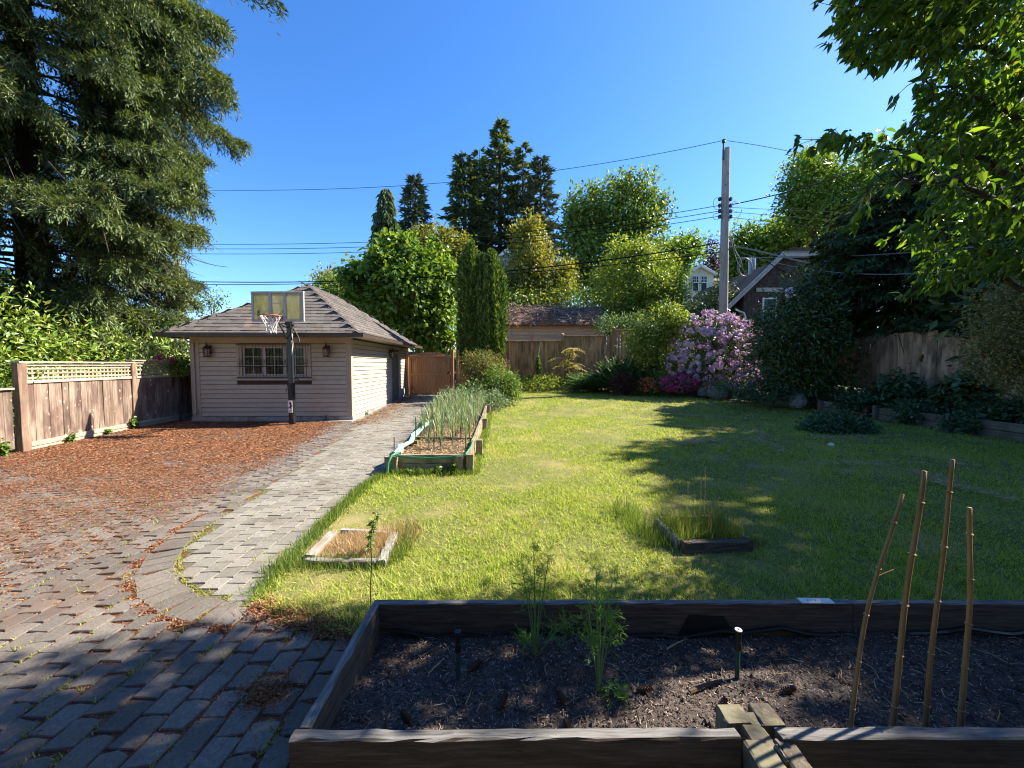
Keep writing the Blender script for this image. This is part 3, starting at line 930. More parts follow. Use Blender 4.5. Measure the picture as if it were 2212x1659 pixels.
# longer grass along edges: bed feet, small planters, path border, front planter
XX, YY, HH = [], [], []
def strip(poly, n, sp, h):
    ex_, ey_, _ = resample(poly, 0.03)
    i = rng.integers(0, len(ex_), n)
    XX.append(ex_[i] + rng.normal(size=n) * sp); YY.append(ey_[i] + rng.normal(size=n) * sp); HH.append(np.full(n, h))
strip([(-1.9, 5.85), (-0.6, 5.86)], 1500, 0.06, 0.10)
strip([(-0.56, 5.9), (-0.72, 12.9)], 1800, 0.04, 0.07)
strip([(-1.86, 2.72), (-1.92, 3.3), (-1.98, 4.2), (-2.03, 5.2), (-1.98, 5.8)], 3600, 0.05, 0.075)
strip([(-1.45, 2.5), (-0.9, 2.33), (0.6, 2.32), (3.4, 2.32)], 3000, 0.07, 0.05)
strip([(1.0, 2.42), (2.0, 2.40)], 1400, 0.07, 0.085)
strip([(-1.95, 3.12), (-1.05, 3.12), (-1.0, 3.3), (-1.05, 3.9)], 1700, 0.06, 0.11)
strip([(1.35, 3.45), (1.25, 4.4)], 800, 0.10, 0.16)
strip([(1.45, 3.5), (2.35, 3.55)], 700, 0.06, 0.10)
strip([(0.2, 20.0), (2.6, 19.6), (5.0, 18.7), (7.6, 17.2), (9.6, 14.4), (10.7, 12.4), (10.9, 10.4)], 1800, 0.10, 0.12)
x = np.concatenate(XX); y = np.concatenate(YY); h = np.concatenate(HH)
grass_patch(x, y, h, np.interp(y, [2, 6, 20], [0.005, 0.010, 0.022]), M['tallgrass'], 'x', 0.5).build('edge_grass', M['tallgrass'], kind='stuff', label='longer green grass along the planters and edges', category='grass')

# dry clippings that lie in streaks over the shaded half of the lawn
segs = [((6.1, 9.6), (5.0, 7.1)), ((6.8, 8.6), (9.0, 8.9)), ((4.8, 6.4), (7.6, 6.3)), ((3.5, 7.9), (4.4, 8.4)), ((6.2, 6.0), (6.0, 4.6)), ((4.2, 10.4), (5.6, 9.7)), ((5.2, 12.5), (7.2, 11.7))]
XX, YY = [], []
for a, b in segs:
    n = 700; t = rng.uniform(0, 1, n)
    XX.append(a[0] + (b[0] - a[0]) * t + rng.normal(size=n) * 0.07 + 0.1 * np.sin(t * 9)); YY.append(a[1] + (b[1] - a[1]) * t + rng.normal(size=n) * 0.10)
x = np.concatenate(XX); y = np.concatenate(YY)
flakes(x, y, H(x, y) + 0.046 + rng.uniform(0, 0.02, len(x)), rng.uniform(0.04, 0.10, len(x)), 0.011, 0.3).build('dry_clippings', M['straw'], kind='stuff', label='streaks of dry pale grass clippings on the shaded lawn', category='clippings')
# ================================================================== garage
GC = np.array([-4.81, 11.5]); GTH = R(1.8)
GF = np.array([-math.cos(GTH), -math.sin(GTH)]); GS = np.array([-math.sin(GTH), math.cos(GTH)])
GW, GL = 4.65, 7.25
EAVE = 2.50


def gp(u, v, z):
    p = GC + GF * u + GS * v
    return np.array([p[0], p[1], z])


NF = np.array([GS[0], GS[1], 0]) * -1     # outward from the front wall
NR = np.array([GF[0], GF[1], 0]) * -1     # outward from the right wall


def gbox(mb, u0, u1, v0, v1, z0, z1):
    V = [gp(u, v, z) for z in (z0, z1) for v in (v0, v1) for u in (u0, u1)]
    mb.add(V, [(0, 1, 3, 2), (4, 6, 7, 5), (0, 4, 5, 1), (2, 3, 7, 6), (0, 2, 6, 4), (1, 5, 7, 3)])
    return mb


garage = thing('garage', 'beige clapboard garage with hipped shingle roof behind the basketball hoop', 'garage', gp(GW / 2, GL / 2, 0))
WX0, WX1, WZ0, WZ1 = 1.17, 3.33, 1.26, 2.30      # window opening with its casing
DV0, DV1 = 4.32, 5.42
mb = MB()
# wall shell with an opening for window and door
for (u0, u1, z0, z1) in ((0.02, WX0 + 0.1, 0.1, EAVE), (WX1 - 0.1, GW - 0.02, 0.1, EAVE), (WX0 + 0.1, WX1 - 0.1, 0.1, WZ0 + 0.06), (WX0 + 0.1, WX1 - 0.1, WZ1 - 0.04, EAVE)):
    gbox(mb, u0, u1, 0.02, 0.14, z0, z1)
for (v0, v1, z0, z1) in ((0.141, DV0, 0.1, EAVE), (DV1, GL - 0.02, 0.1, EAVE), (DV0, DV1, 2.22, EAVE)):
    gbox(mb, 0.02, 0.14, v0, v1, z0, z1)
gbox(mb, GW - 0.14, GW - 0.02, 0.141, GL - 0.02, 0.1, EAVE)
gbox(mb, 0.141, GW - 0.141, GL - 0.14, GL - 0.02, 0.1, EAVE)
mb.build('wall', M['roofdeck_gap_shade'], garage)  # dark felt colour on the shell paints shade lines between the clapboards
mb = MB(); gbox(mb, 0.145, GW - 0.145, 0.145, GL - 0.145, 0.02, 0.06); mb.build('floor', M['concrete'], garage)
mb = MB(); gbox(mb, -0.03, GW + 0.03, -0.03, GL + 0.03, -0.1, 0.14); mb.build('foundation', M['concrete'], garage)


def clap(a, b, nrm, z, h):
    """one lapped siding board between two plan points"""
    n = np.array(nrm)
    lo = 0.030; hi = 0.003
    V = [a + n * 0.0, b + n * 0.0, b + n * lo, a + n * lo]
    V = [np.array([p[0], p[1], z + 0.012]) for p in V]
    T = [a + n * 0.0, b + n * 0.0, b + n * hi, a + n * hi]
    V += [np.array([p[0], p[1], z + h]) for p in T]
    mb = MB()
    mb.add(V, [(0, 1, 2, 3), (4, 7, 6, 5), (3, 2, 6, 7), (0, 4, 5, 1), (0, 3, 7, 4), (1, 5, 6, 2)])
    mb.build('clapboard', M['siding'], garage)


HB = 0.1355
FA = lambda u: gp(u, 0.02, 0)
RA = lambda v: gp(0.02, v, 0)
for i in range(17):
    z = 0.145 + i * HB
    if z + HB > 2.47:
        break
    if z + HB > WZ0 - 0.06 and z < WZ1 - 0.03:
        clap(FA(0.14), FA(WX0 - 0.01), NF, z, HB); clap(FA(WX1 + 0.01), FA(GW - 0.24), NF, z, HB)
    else:
        clap(FA(0.14), FA(GW - 0.24), NF, z, HB)
for i in range(17):
    z = 0.145 + i * HB
    if z + HB > 2.47:
        break
    if z < 2.28:
        clap(RA(0.14), RA(DV0 - 0.1), NR, z, HB); clap(RA(DV1 + 0.1), RA(GL - 0.12), NR, z, HB)
    else:
        clap(RA(0.14), RA(GL - 0.12), NR, z, HB)
for (u0, u1) in ((-0.012, 0.14), (GW - 0.24, GW + 0.012)):
    mb = MB(); gbox(mb, u0, u1, -0.012, 0.016, 0.141, EAVE); mb.build('corner_board', M['trimpaint'], garage)
mb = MB(); gbox(mb, -0.012, 0.0185, 0.0165, 0.14, 0.141, EAVE); mb.build('corner_board', M['trimpaint'], garage)
mb = MB(); gbox(mb, -0.012, 0.0185, GL - 0.12, GL + 0.01, 0.141, EAVE); mb.build('corner_board', M['trimpaint'], garage)
mb = MB(); gbox(mb, 0.142, GW - 0.242, -0.010, 0.0155, 2.325, EAVE - 0.002); mb.build('frieze', M['trimpaint'], garage)

# window: casing, sill, three sashes with muntins, panes, iron bars
win = MB()
gbox(win, WX0, WX0 + 0.16, -0.022, 0.10, WZ0 + 0.02, WZ1)
gbox(win, WX1 - 0.16, WX1, -0.022, 0.10, WZ0 + 0.02, WZ1)
gbox(win, WX0 + 0.161, WX1 - 0.161, -0.021, 0.10, WZ1 - 0.075, WZ1 - 0.001)
gbox(win, WX0 + 0.161, WX1 - 0.161, -0.021, 0.10, WZ0 + 0.021, WZ0 + 0.10)
win = win.build('window', M['trimpaint'], garage)
mb = MB(); gbox(mb, WX0 - 0.07, WX1 + 0.07, -0.07, 0.018, WZ0 - 0.035, WZ0 + 0.018); mb.build('sill', M['trimpaint'], win)
iu0, iu1, iz0, iz1 = WX0 + 0.162, WX1 - 0.162, WZ0 + 0.102, WZ1 - 0.077
sw = (iu1 - iu0) / 3
for s in range(3):
    a = iu0 + s * sw; b = a + sw
    mb = MB(); t = 0.055
    gbox(mb, a + 0.002, a + t, 0.018, 0.060, iz0, iz1); gbox(mb, b - t, b - 0.002, 0.018, 0.060, iz0, iz1)
    gbox(mb, a + t, b - t, 0.019, 0.060, iz0, iz0 + 0.05); gbox(mb, a + t, b - t, 0.019, 0.060, iz1 - 0.045, iz1)
    mid = (a + b) / 2
    gbox(mb, mid - 0.010, mid + 0.010, 0.022, 0.055, iz0 + 0.05, iz1 - 0.045)
    for q in (1, 2):
        z = iz0 + 0.05 + (iz1 - iz0 - 0.095) * q / 3
        gbox(mb, a + t, mid - 0.010, 0.024, 0.053, z - 0.010, z + 0.010); gbox(mb, mid + 0.010, b - t, 0.024, 0.053, z - 0.010, z + 0.010)
    mb.build('sash', M['greytrim'], win)
    mb = MB(); gbox(mb, a + t - 0.005, b - t + 0.005, 0.036, 0.042, iz0 + 0.045, iz1 - 0.04); mb.build('pane', M['glass'], win)
mb = MB()
nb_ = 20
for k in range(nb_ + 1):
    u = iu0 - 0.05 + (iu1 - iu0 + 0.1) * k / nb_
    mb.tube([gp(u, -0.06, iz0 - 0.05), gp(u, -0.06, iz1 + 0.05)], 0.0065, 4)
for z in (iz0 - 0.05, iz0 + 0.28, iz1 + 0.05):
    mb.tube([gp(iu0 - 0.12, -0.06, z), gp(iu1 + 0.12, -0.06, z)], 0.009, 4)
for u in (iu0 - 0.12, iu1 + 0.12):
    for z in (iz0 - 0.05, iz1 + 0.05):
        mb.tube([gp(u, -0.06, z), gp(u, -0.012, z)], 0.016, 6)
for u in (iu0 - 0.02, iu0 + sw, iu0 + 2 * sw, iu1 + 0.02):
    for sgn in (-1, 1):
        pts = [gp(u + sgn * (0.02 + 0.05 * math.sin(t)), -0.062, iz0 + 0.42 + 0.075 * math.cos(t)) for t in np.linspace(0.2, 5.2, 12)]
        mb.tube(pts, 0.006, 4)
mb.build('security_bars', M['black'], win)

# door in the right wall
dr = MB()
gbox(dr, -0.012, 0.10, DV0 - 0.1, DV0, 0.1, 2.24); gbox(dr, -0.012, 0.10, DV1, DV1 + 0.1, 0.1, 2.24); gbox(dr, -0.011, 0.10, DV0, DV1, 2.15, 2.239)
dr = dr.build('door_frame', M['trimpaint'], garage)
mb = MB(); gbox(mb, 0.05, 0.09, DV0 + 0.002, DV1 - 0.002, 0.145, 2.148)
for (v0, v1, z0, z1) in ((DV0 + 0.14, DV0 + 0.5, 0.35, 0.95), (DV0 + 0.6, DV1 - 0.14, 0.35, 0.95), (DV0 + 0.14, DV1 - 0.14, 1.15, 1.95)):
    gbox(mb, 0.042, 0.052, v0, v1, z0, z1)
mb.build('door', M['doorpaint'], dr)
mb = MB(); mb.tube([gp(0.05, DV0 + 0.08, 1.05), gp(-0.03, DV0 + 0.08, 1.05)], 0.025, 8); mb.build('handle', M['steel'], dr)

# roof: felt, shingles, hip caps, soffit, gutter
OV = 0.48
e0u, e1u, e0v, e1v = -OV, GW + OV, -OV, GL + OV
half = (e1u - e0u) / 2; cu = (e0u + e1u) / 2
RZ = EAVE + 0.04; AP = 4.48
vA, vB = e0v + half, e1v - half
A_ = gp(cu, vA, AP); B_ = gp(cu, vB, AP)
c00, c10, c11, c01 = gp(e0u, e0v, RZ), gp(e1u, e0v, RZ), gp(e1u, e1v, RZ), gp(e0u, e1v, RZ)
mb = MB()
mb.add([c00, c10, c11, c01, A_, B_], [(0, 1, 2, 3)])
mb.F.append(np.array([(1, 0, 4), (3, 2, 5)])); mb.F.append(np.array([(0, 3, 5, 4), (2, 1, 4, 5)]))
roof = mb.build('roof', M['roofdeck_gap_shade'], garage)


def shingle_mesh(w, L, seed):
    r = np.random.default_rng(seed)
    t = 0.016
    mb = MB()
    j = r.normal(size=8) * 0.006
    V = [(-w / 2, 0 + j[0], 0.004), (w / 2, j[1], 0.004), (w / 2, L, 0.001), (-w / 2, L, 0.001), (-w / 2, j[0], t + 0.004 + abs(j[4])), (w / 2, j[1], t + 0.004 + abs(j[5])), (w / 2, L, 0.006), (-w / 2, L, 0.006)]
    mb.add(V, [(0, 1, 5, 4), (4, 5, 6, 7), (1, 2, 6, 5), (3, 0, 4, 7), (0, 3, 2, 1)])
    return np.array(V), mb.F[0], mb


sh = [shingle_mesh(0.225, 0.26, s) for s in range(6)]
sh_me = [s[2].mesh('shingle', M['shingle']) for s in sh]
singles = []; restp = MB()


def cover(p0, p1, q0, q1, singly):
    """shingles over the roof plane with eave p0-p1 and upper edge q0-q1"""
    p0, p1, q0, q1 = (np.array(v) for v in (p0, p1, q0, q1))
    e = unit(p1 - p0); nrm = unit(np.cross(e, q0 - p0))
    if nrm[2] < 0:
        nrm = -nrm
    up = np.cross(nrm, e)
    if up[2] < 0:
        up = -up
    Ls = (q0 - p0) @ up
    rows = int(Ls / 0.205)
    for r_ in range(rows):
        s0 = r_ * Ls / rows
        f = s0 / Ls
        a = p0 + (q0 - p0) * f; b = p1 + (q1 - p1) * f
        wd = np.linalg.norm(b - a); m = max(1, int(wd / 0.228))
        for k in range(m + 1):
            t = (k + 0.5 * (r_ % 2)) * 0.228 + 0.03
            if t + 0.06 > wd:
                continue
            c = a + e * (t + 0.05) + nrm * (0.003 + 0.004 * rng.uniform()) - up * 0.02
            Mx = np.stack([e, up, nrm], 1)
            if np.linalg.det(Mx) < 0:
                Mx[:, 0] *= -1
            i = int(rng.integers(6))
            if singly and len(singles) < 300:
                rot = Matrix(Mx.tolist()).to_euler()
                singles.append(inst('shingle', sh_me[i], roof, c, rot, (1, 1, 1)))
            else:
                restp.add(sh[i][0] @ Mx.T + c, sh[i][1])


cover(c00, c10, A_, A_, True)
cover(c00, c01, A_, B_, True)
cover(c10, c11, A_, B_, False)
cover(c01, c11, B_, B_, False)
restp.build('shingle', M['shingle'], roof, kind='stuff')


def caps(a, b, n):
    a = np.array(a); b = np.array(b)
    d = unit(b - a); s = unit(np.cross(d, (0, 0, 1))); L = np.linalg.norm(b - a)
    for k in range(n):
        p = a + d * (L * k / n) + np.array([0, 0, 0.035 + 0.006 * rng.uniform()])
        q = p + d * (L / n + 0.05)
        mb = MB()
        dn = np.array([0, 0, -0.055])
        V = [p - s * 0.11 + dn, p + np.array([0, 0, 0.018]), p + s * 0.11 + dn, q - s * 0.105 + dn - [0, 0, .014], q, q + s * 0.105 + dn - [0, 0, .014]]
        V += [v - np.array([0, 0, 0.022]) for v in V]
        mb.add(V, [(0, 1, 4, 3), (1, 2, 5, 4), (0, 6, 7, 1), (1, 7, 8, 2), (6, 9, 10, 7), (7, 10, 11, 8), (0, 3, 9, 6), (2, 8, 11, 5)])
        mb.build('hip_cap', M['shingle'], roof)


caps(c00, A_, 18); caps(c10, A_, 18); caps(A_, B_, 10); caps(c01, B_, 18)
mb = MB()
gbox(mb, e0u + 0.03, e1u - 0.03, e0v + 0.03, e1v - 0.03, EAVE + 0.002, EAVE + 0.03)
mb.build('soffit', M['trimpaint'], garage)
for (u0, u1, v0, v1) in ((e0u - 0.10, e1u + 0.10, e0v - 0.10, e0v + 0.025), (e0u - 0.10, e0u + 0.025, e0v + 0.026, e1v + 0.1), (e1u - 0.025, e1u + 0.10, e0v + 0.026, e1v + 0.1)):
    mb = MB(); gbox(mb, u0, u1, v0, v1, EAVE - 0.025, EAVE + 0.075)
    gbox(mb, u0 - 0.008, u1 + 0.008, v0 - 0.008, v1 + 0.008, EAVE + 0.0755, EAVE + 0.092)
    mb.build('gutter', M['gutter'], garage)
mb = MB()
mb.tube([gp(GW - 0.11, -0.42, EAVE + 0.0), gp(GW - 0.11, -0.30, EAVE - 0.10), gp(GW - 0.11, -0.055, EAVE - 0.20), gp(GW - 0.11, -0.045, 2.0), gp(GW - 0.11, -0.045, 0.30), gp(GW - 0.11, -0.07, 0.22)], 0.024, 8)
gbox(mb, GW - 0.15, GW - 0.07, -0.08, -0.014, 0.24, 0.38)
mb.build('downspout', M['siding'], garage)
mb = MB(); gbox(mb, -0.12, -0.013, 5.75, 5.95, 0.35, 0.62); gbox(mb, -0.09, -0.014, 5.80, 5.90, 0.15, 0.349); mb.build('meter_box', M['greypaint'], garage)


def lantern(p, out, label, right):
    """wall lantern: back plate, arm, ring, roof, cage, glass"""
    o = np.array(out); s = np.array(right)
    t = thing('wall_lantern', label, 'wall lantern', p, 'copper lanterns on the garage')
    mb = MB()
    mb.beam(p + np.array([0, 0, -0.10]) + o * 0.012, p + np.array([0, 0, 0.14]) + o * 0.012, 0.10, 0.02, o)
    mb.build('back_plate', M['bronze'], t)
    c = p + o * 0.13
    mb = MB(); mb.tube([p + o * 0.02 + [0, 0, 0.06], p + o * 0.07 + [0, 0, 0.12], c + [0, 0, 0.13]], 0.011, 6)
    mb.tube([c + np.array([0.028 * math.cos(a), 0, 0.205 + 0.028 * math.sin(a)]) for a in np.linspace(0, 6.28, 12)], 0.006, 5, cap=False)
    mb.build('arm', M['bronze'], t)
    mb = MB(); mb.lathe(c, [(0.115, 0.02), (0.11, 0.045), (0.055, 0.105), (0.035, 0.115), (0.03, 0.16), (0.012, 0.175)], 8)
    mb.build('cap', M['bronze'], t)
    mb = MB()
    for k in range(6):
        a = k * PI / 3 + 0.3
        mb.tube([c + [0.095 * math.cos(a), 0.095 * math.sin(a), 0.02], c + [0.075 * math.cos(a), 0.075 * math.sin(a), -0.19]], 0.008, 4)
    mb.lathe(c, [(0.085, -0.215), (0.088, -0.185), (0.05, -0.18)], 8)
    mb.build('cage', M['bronze'], t)
    mb = MB(); mb.lathe(c, [(0.06, -0.18), (0.082, 0.018)], 8); mb.build('glass', M['white'] if False else M['lampglass'], t)
    mb = MB(); mb.lathe(c, [(0.014, -0.18), (0.016, -0.10), (0.008, -0.06)], 6); mb.build('candle', M['white'], t)


lg, lnt, lb = new_mat('lantern_glass', 0.1, 0.5)
lb.inputs['Base Color'].default_value = (0.5, 0.42, 0.38, 1); lb.inputs['Transmission Weight'].default_value = 0.7
M['lampglass'] = lg
lantern(gp(4.09, 0.0, 2.12), NF, 'copper brown wall lantern near the downspout corner of the garage', GF.tolist() + [0])
lantern(gp(0.66, 0.0, 2.12), NF, 'copper brown wall lantern between the barred window and the lit garage corner', GF.tolist() + [0])
lantern(gp(0.0, 4.0, 2.16), NR, 'black wall lantern beside the side door of the garage', GS.tolist() + [0])

# ================================================================== basketball hoop
HP = G(632, 918, 0.0)
hoop = thing('basketball_hoop', 'old basketball hoop with mossy backboard in front of the garage', 'basketball hoop', (HP[0], HP[1], 0))
hx, hy = HP[0], HP[1]
fwd = unit(np.array([-0.02, -1.0, 0])); sd = np.array([-fwd[1], fwd[0], 0])     # board faces fwd; sd points right
if sd[0] < 0:
    sd = -sd
PO = np.array([hx, hy, 0])
mb = MB(); mb.beam(PO, PO + [0, 0, 2.80], 0.125, 0.125, fwd, ch=0.012); mb.build('pole', M['darkgreen'], hoop)
mb = MB(); mb.beam(PO + [0, 0, 1.15] + sd * 0.065, PO + [0, 0, 2.55] + sd * 0.065, 0.07, 0.012, sd); mb.build('pole_strip', M['greypaint'], hoop)
mb = MB(); mb.beam(PO + [0, 0, 0.02], PO + [0, 0, 1.18], 0.155, 0.155, fwd, seg=5, ch=0.03, jit=0.006); pad = mb.build('pole_pad', M['plasticblack'], hoop)
mb = MB(); mb.beam(PO + fwd * 0.088 + [0, 0, 0.36], PO + fwd * 0.088 + [0, 0, 0.70], 0.12, 0.014, fwd); mb.build('sticker', M['white'], pad)
# the worn dark figure printed on the sticker
mb = MB()
fc = PO + fwd * 0.098 + [0, 0, 0.56]
shape = [(-0.005, 0.10), (0.03, 0.085), (0.035, 0.05), (0.055, 0.02), (0.06, -0.03), (0.035, -0.06), (0.045, -0.10), (0.02, -0.105), (0.005, -0.06), (-0.03, -0.075), (-0.045, -0.06), (-0.005, -0.03), (0.01, 0.0), (-0.01, 0.045), (-0.02, 0.08)]
mb.slab([fc + sd * a + np.array([0, 0, b]) for a, b in shape], fwd, 0.004); mb.build('figure', M['black'], pad)
mb = MB(); mb.slab([fc + sd * a + np.array([0, 0, b]) for a, b in ((-0.03, -0.165), (0.03, -0.165), (0.03, -0.145), (-0.03, -0.145))], fwd, 0.004); mb.build('lettering', M['black'], pad)
mb = MB(); mb.tube([PO + sd * 0.08 + [0, 0, 1.30], PO + sd * 0.20 + [0, 0, 1.29], PO + sd * 0.21 + [0, 0, 1.18]], 0.014, 6); mb.build('crank_handle', M['black'], hoop)
mb = MB(); mb.tube([PO - sd * 0.10 + [0, 0, 1.16], PO - sd * 0.14 + [0, 0, 0.98], PO - sd * 0.17 + [0, 0, 0.92]], 0.008, 4); mb.build('strap', M['black'], hoop)
BC = PO + fwd * 0.95 + sd * 0.12 + np.array([0, 0, 3.12])     # board centre
BC = P(600.5, 662, hy - 0.88)
BWd, BHt = 1.34, 0.76
mb = MB()
for s in (-1, 1):
    mb.beam(PO + sd * 0.05 * s + [0, 0, 2.70], BC - fwd * 0.03 + sd * (0.22 * s) + [0, 0, -0.30], 0.03, 0.04)
    mb.beam(PO + sd * 0.05 * s + [0, 0, 2.36], BC - fwd * 0.03 + sd * (0.22 * s) + [0, 0, -0.02], 0.03, 0.04)
mb.tube([PO - fwd * 0.09 + [0, 0, 2.78], PO - fwd * 0.05 + sd * 0.20 + [0, 0, 2.46], PO + sd * 0.26 + [0, 0, 2.32]], 0.02, 6)
mb.beam(PO + fwd * 0.02 + [0, 0, 2.78], PO - fwd * 0.02 + [0, 0, 2.86], 0.22, 0.12, fwd)
mb.build('arm', M['black'], hoop)


def onb(a, b, o=0.0):
    return BC + sd * a + np.array([0, 0, b]) + fwd * o


mb = MB()
t = 0.055
mb.beam(onb(-BWd / 2, BHt / 2 - t / 2), onb(BWd / 2, BHt / 2 - t / 2), 0.06, t, seg=4, jit=0.002)
mb.beam(onb(-BWd / 2, -BHt / 2 + t / 2), onb(BWd / 2, -BHt / 2 + t / 2), 0.06, t)
for s in (-1, 1):
    mb.beam(onb(s * (BWd / 2 - t / 2), -BHt / 2 + t), onb(s * (BWd / 2 - t / 2), BHt / 2 - t), 0.058, t, fwd)
bd = mb.build('backboard', M['greypaint'], hoop)
for s in (-1, 1):
    mb = MB(); mb.beam(onb(s * 0.185, -BHt / 2 + t, 0.012), onb(s * 0.185, BHt / 2 - t, 0.012), 0.08, 0.035, fwd); mb.build('bar', M['greypaint'], bd)
for (a, b) in ((-BWd / 2 + t, -0.225), (-0.145, 0.145), (0.225, BWd / 2 - t)):
    mb = MB(); mb.slab([onb(a, -BHt / 2 + t, 0.008), onb(b, -BHt / 2 + t, 0.008), onb(b, BHt / 2 - t, 0.008), onb(a, BHt / 2 - t, 0.008)], fwd, 0.012)
    mb.build('panel', M['board'], bd)
mb = MB(); mb.slab([onb(-0.12, 0.07, 0.011), onb(0.10, 0.07, 0.011), onb(0.10, 0.09, 0.011), onb(-0.12, 0.09, 0.011)], fwd, 0.002); mb.build('worn_lettering', M['greypaint'], bd)
mb = MB(); mb.slab([onb(-0.53, -0.24, 0.011), onb(-0.47, -0.24, 0.011), onb(-0.47, -0.10, 0.011), onb(-0.53, -0.10, 0.011)], fwd, 0.002)
mb.build('faded_mark', M['doorpaint'], bd)
RC = onb(0.0, -0.27, 0.30)
mb = MB(); mb.tube([RC + 0.228 * (math.cos(a) * sd + math.sin(a) * fwd) for a in np.linspace(0, 2 * PI, 28)], 0.011, 6, cap=False)
mb.beam(onb(-0.13, -0.30, 0.03), onb(0.13, -0.30, 0.03), 0.03, 0.12, seg=1)
mb.beam(onb(-0.10, -0.275, 0.04), RC - fwd * 0.20 - sd * 0.08, 0.02, 0.02); mb.beam(onb(0.10, -0.275, 0.04), RC - fwd * 0.20 + sd * 0.08, 0.02, 0.02)
mb.build('rim', M['rim'], hoop)
mb = MB()
nn = 12
for k in range(nn):
    for s in (-1, 1):
        pts = []
        for j, (rr, zz) in enumerate(((0.225, 0), (0.17, -0.12), (0.125, -0.24), (0.105, -0.34), (0.115, -0.42))):
            a = 2 * PI * (k + s * 0.5 * j) / nn
            pts.append(RC + rr * (math.cos(a) * sd + math.sin(a) * fwd) + np.array([0, 0, zz + 0.01 * rng.normal()]))
        mb.tube(pts, 0.0075, 4, cap=False)
mb.build('net', M['net'], hoop)

# ================================================================== left fence
FL = [(-9.45, 7.38), (-10.02, 10.15), (-10.18, 12.2), (-10.2, 12.75)]


def fence_post(parent, x, y, z0, z1, w, mat, cap=True, up=(0, 1, 0), jit=0.002):
    mb = MB(); mb.beam((x, y, z0), (x, y, z1), w, w, up, seg=4, jit=jit)
    po = mb.build('post', mat, parent)
    return po


def board_run(parent, a, b, z0, z1, w, mat, th=0.02, gap=0.004, name='board', out=0.0, zj=0.004):
    a = np.array(a, float); b = np.array(b, float); L = np.linalg.norm(b - a); n = max(1, int(round(L / w))); d = (b - a) / L
    nrm = np.array([-d[1], d[0]])
    me = []
    for s in range(5):
        mb = MB(); mb.beam((0, 0, 0), (0, 0, z1 - z0), L / n - gap, th, (0, 1, 0), seg=2, ch=0.004, jit=0.0015)
        me.append(mb.mesh(name, mat))
    for k in range(n):
        p = a + d * (L * (k + 0.5) / n) + nrm * (out + rng.normal() * 0.0025)
        z = z0 + rng.normal() * zj
        inst(name, me[int(rng.integers(5))], parent, (p[0], p[1], z), (rng.normal() * 0.003, rng.normal() * 0.003, math.atan2(d[1], d[0]) + (PI if rng.uniform() > 0.5 else 0)))


lf = thing('left_fence', 'weathered cedar fence with lattice top along the driveway', 'fence', (FL[0][0], FL[0][1], 0))
for i, (z1, w) in enumerate(((1.73, 0.135), (1.76, 0.12), (1.62, 0.11))):
    fence_post(lf, FL[i][0], FL[i][1], -0.05, z1, w, M['fencepost'])
for i in (0, 1):
    a = np.array(FL[i]); b = np.array(FL[i + 1]); d = unit(b - a); nrm = np.array([d[1], -d[0]])
    a2 = a + d * 0.09; b2 = b - d * 0.075
    zt = 1.72 if i == 0 else 1.78
    board_run(lf, a2, b2, 0.16, 1.33, 0.145, M['fence'])
    def rail(z, w, h, o=0.0, name='rail', mat=M['fencerail'], ext=0.0):
        mb = MB(); mb.beam((*(a2 - d * ext + nrm * o), z), (*(b2 + d * ext + nrm * o), z), w, h, seg=3, jit=0.0015); return mb.build(name, mat, lf)
    rail(zt + 0.022, 0.14, 0.035, ext=0.16, name='cap_rail'); rail(zt - 0.035, 0.05, 0.05, 0.004); rail(1.355, 0.06, 0.06, 0.01); rail(0.13, 0.06, 0.09, 0.02); rail(0.045, 0.045, 0.08, 0.012, 'kickboard')
    L = np.linalg.norm(b2 - a2); n = int(L / 0.105)
    z0, z1 = 1.387, zt - 0.062
    mbv = MB(); mbv.beam((0, 0, 0), (0, 0, z1 - z0), 0.038, 0.008, (0, 1, 0), ch=0.002); mv = mbv.mesh('lattice_slat', M['lattice'])
    for k in range(n):
        p = a2 + d * (L * (k + 0.5) / n) - nrm * 0.005
        inst('lattice_slat', mv, lf, (p[0], p[1], z0), (0, 0, math.atan2(d[1], d[0])))
    for q in range(3):
        z = z0 + (z1 - z0) * (q + 0.5) / 3
        mb = MB(); mb.beam((*(a2 + nrm * 0.006), z), (*(b2 + nrm * 0.006), z), 0.008, 0.038, ch=0.002); mb.build('lattice_slat', M['lattice'], lf)
board_run(lf, (-10.12, 12.28), (-9.52, 12.5), 0.1, 1.42, 0.15, M['fence'])
# the lower stretch that runs on out of the picture
a = np.array((-9.42, 7.22)); b = np.array((-8.75, 1.2))
board_run(lf, a, b, 0.10, 1.22, 0.145, M['fence'])
mb = MB(); mb.beam((*a, 1.24), (*b, 1.24), 0.12, 0.035); mb.build('cap_rail', M['fencerail'], lf)

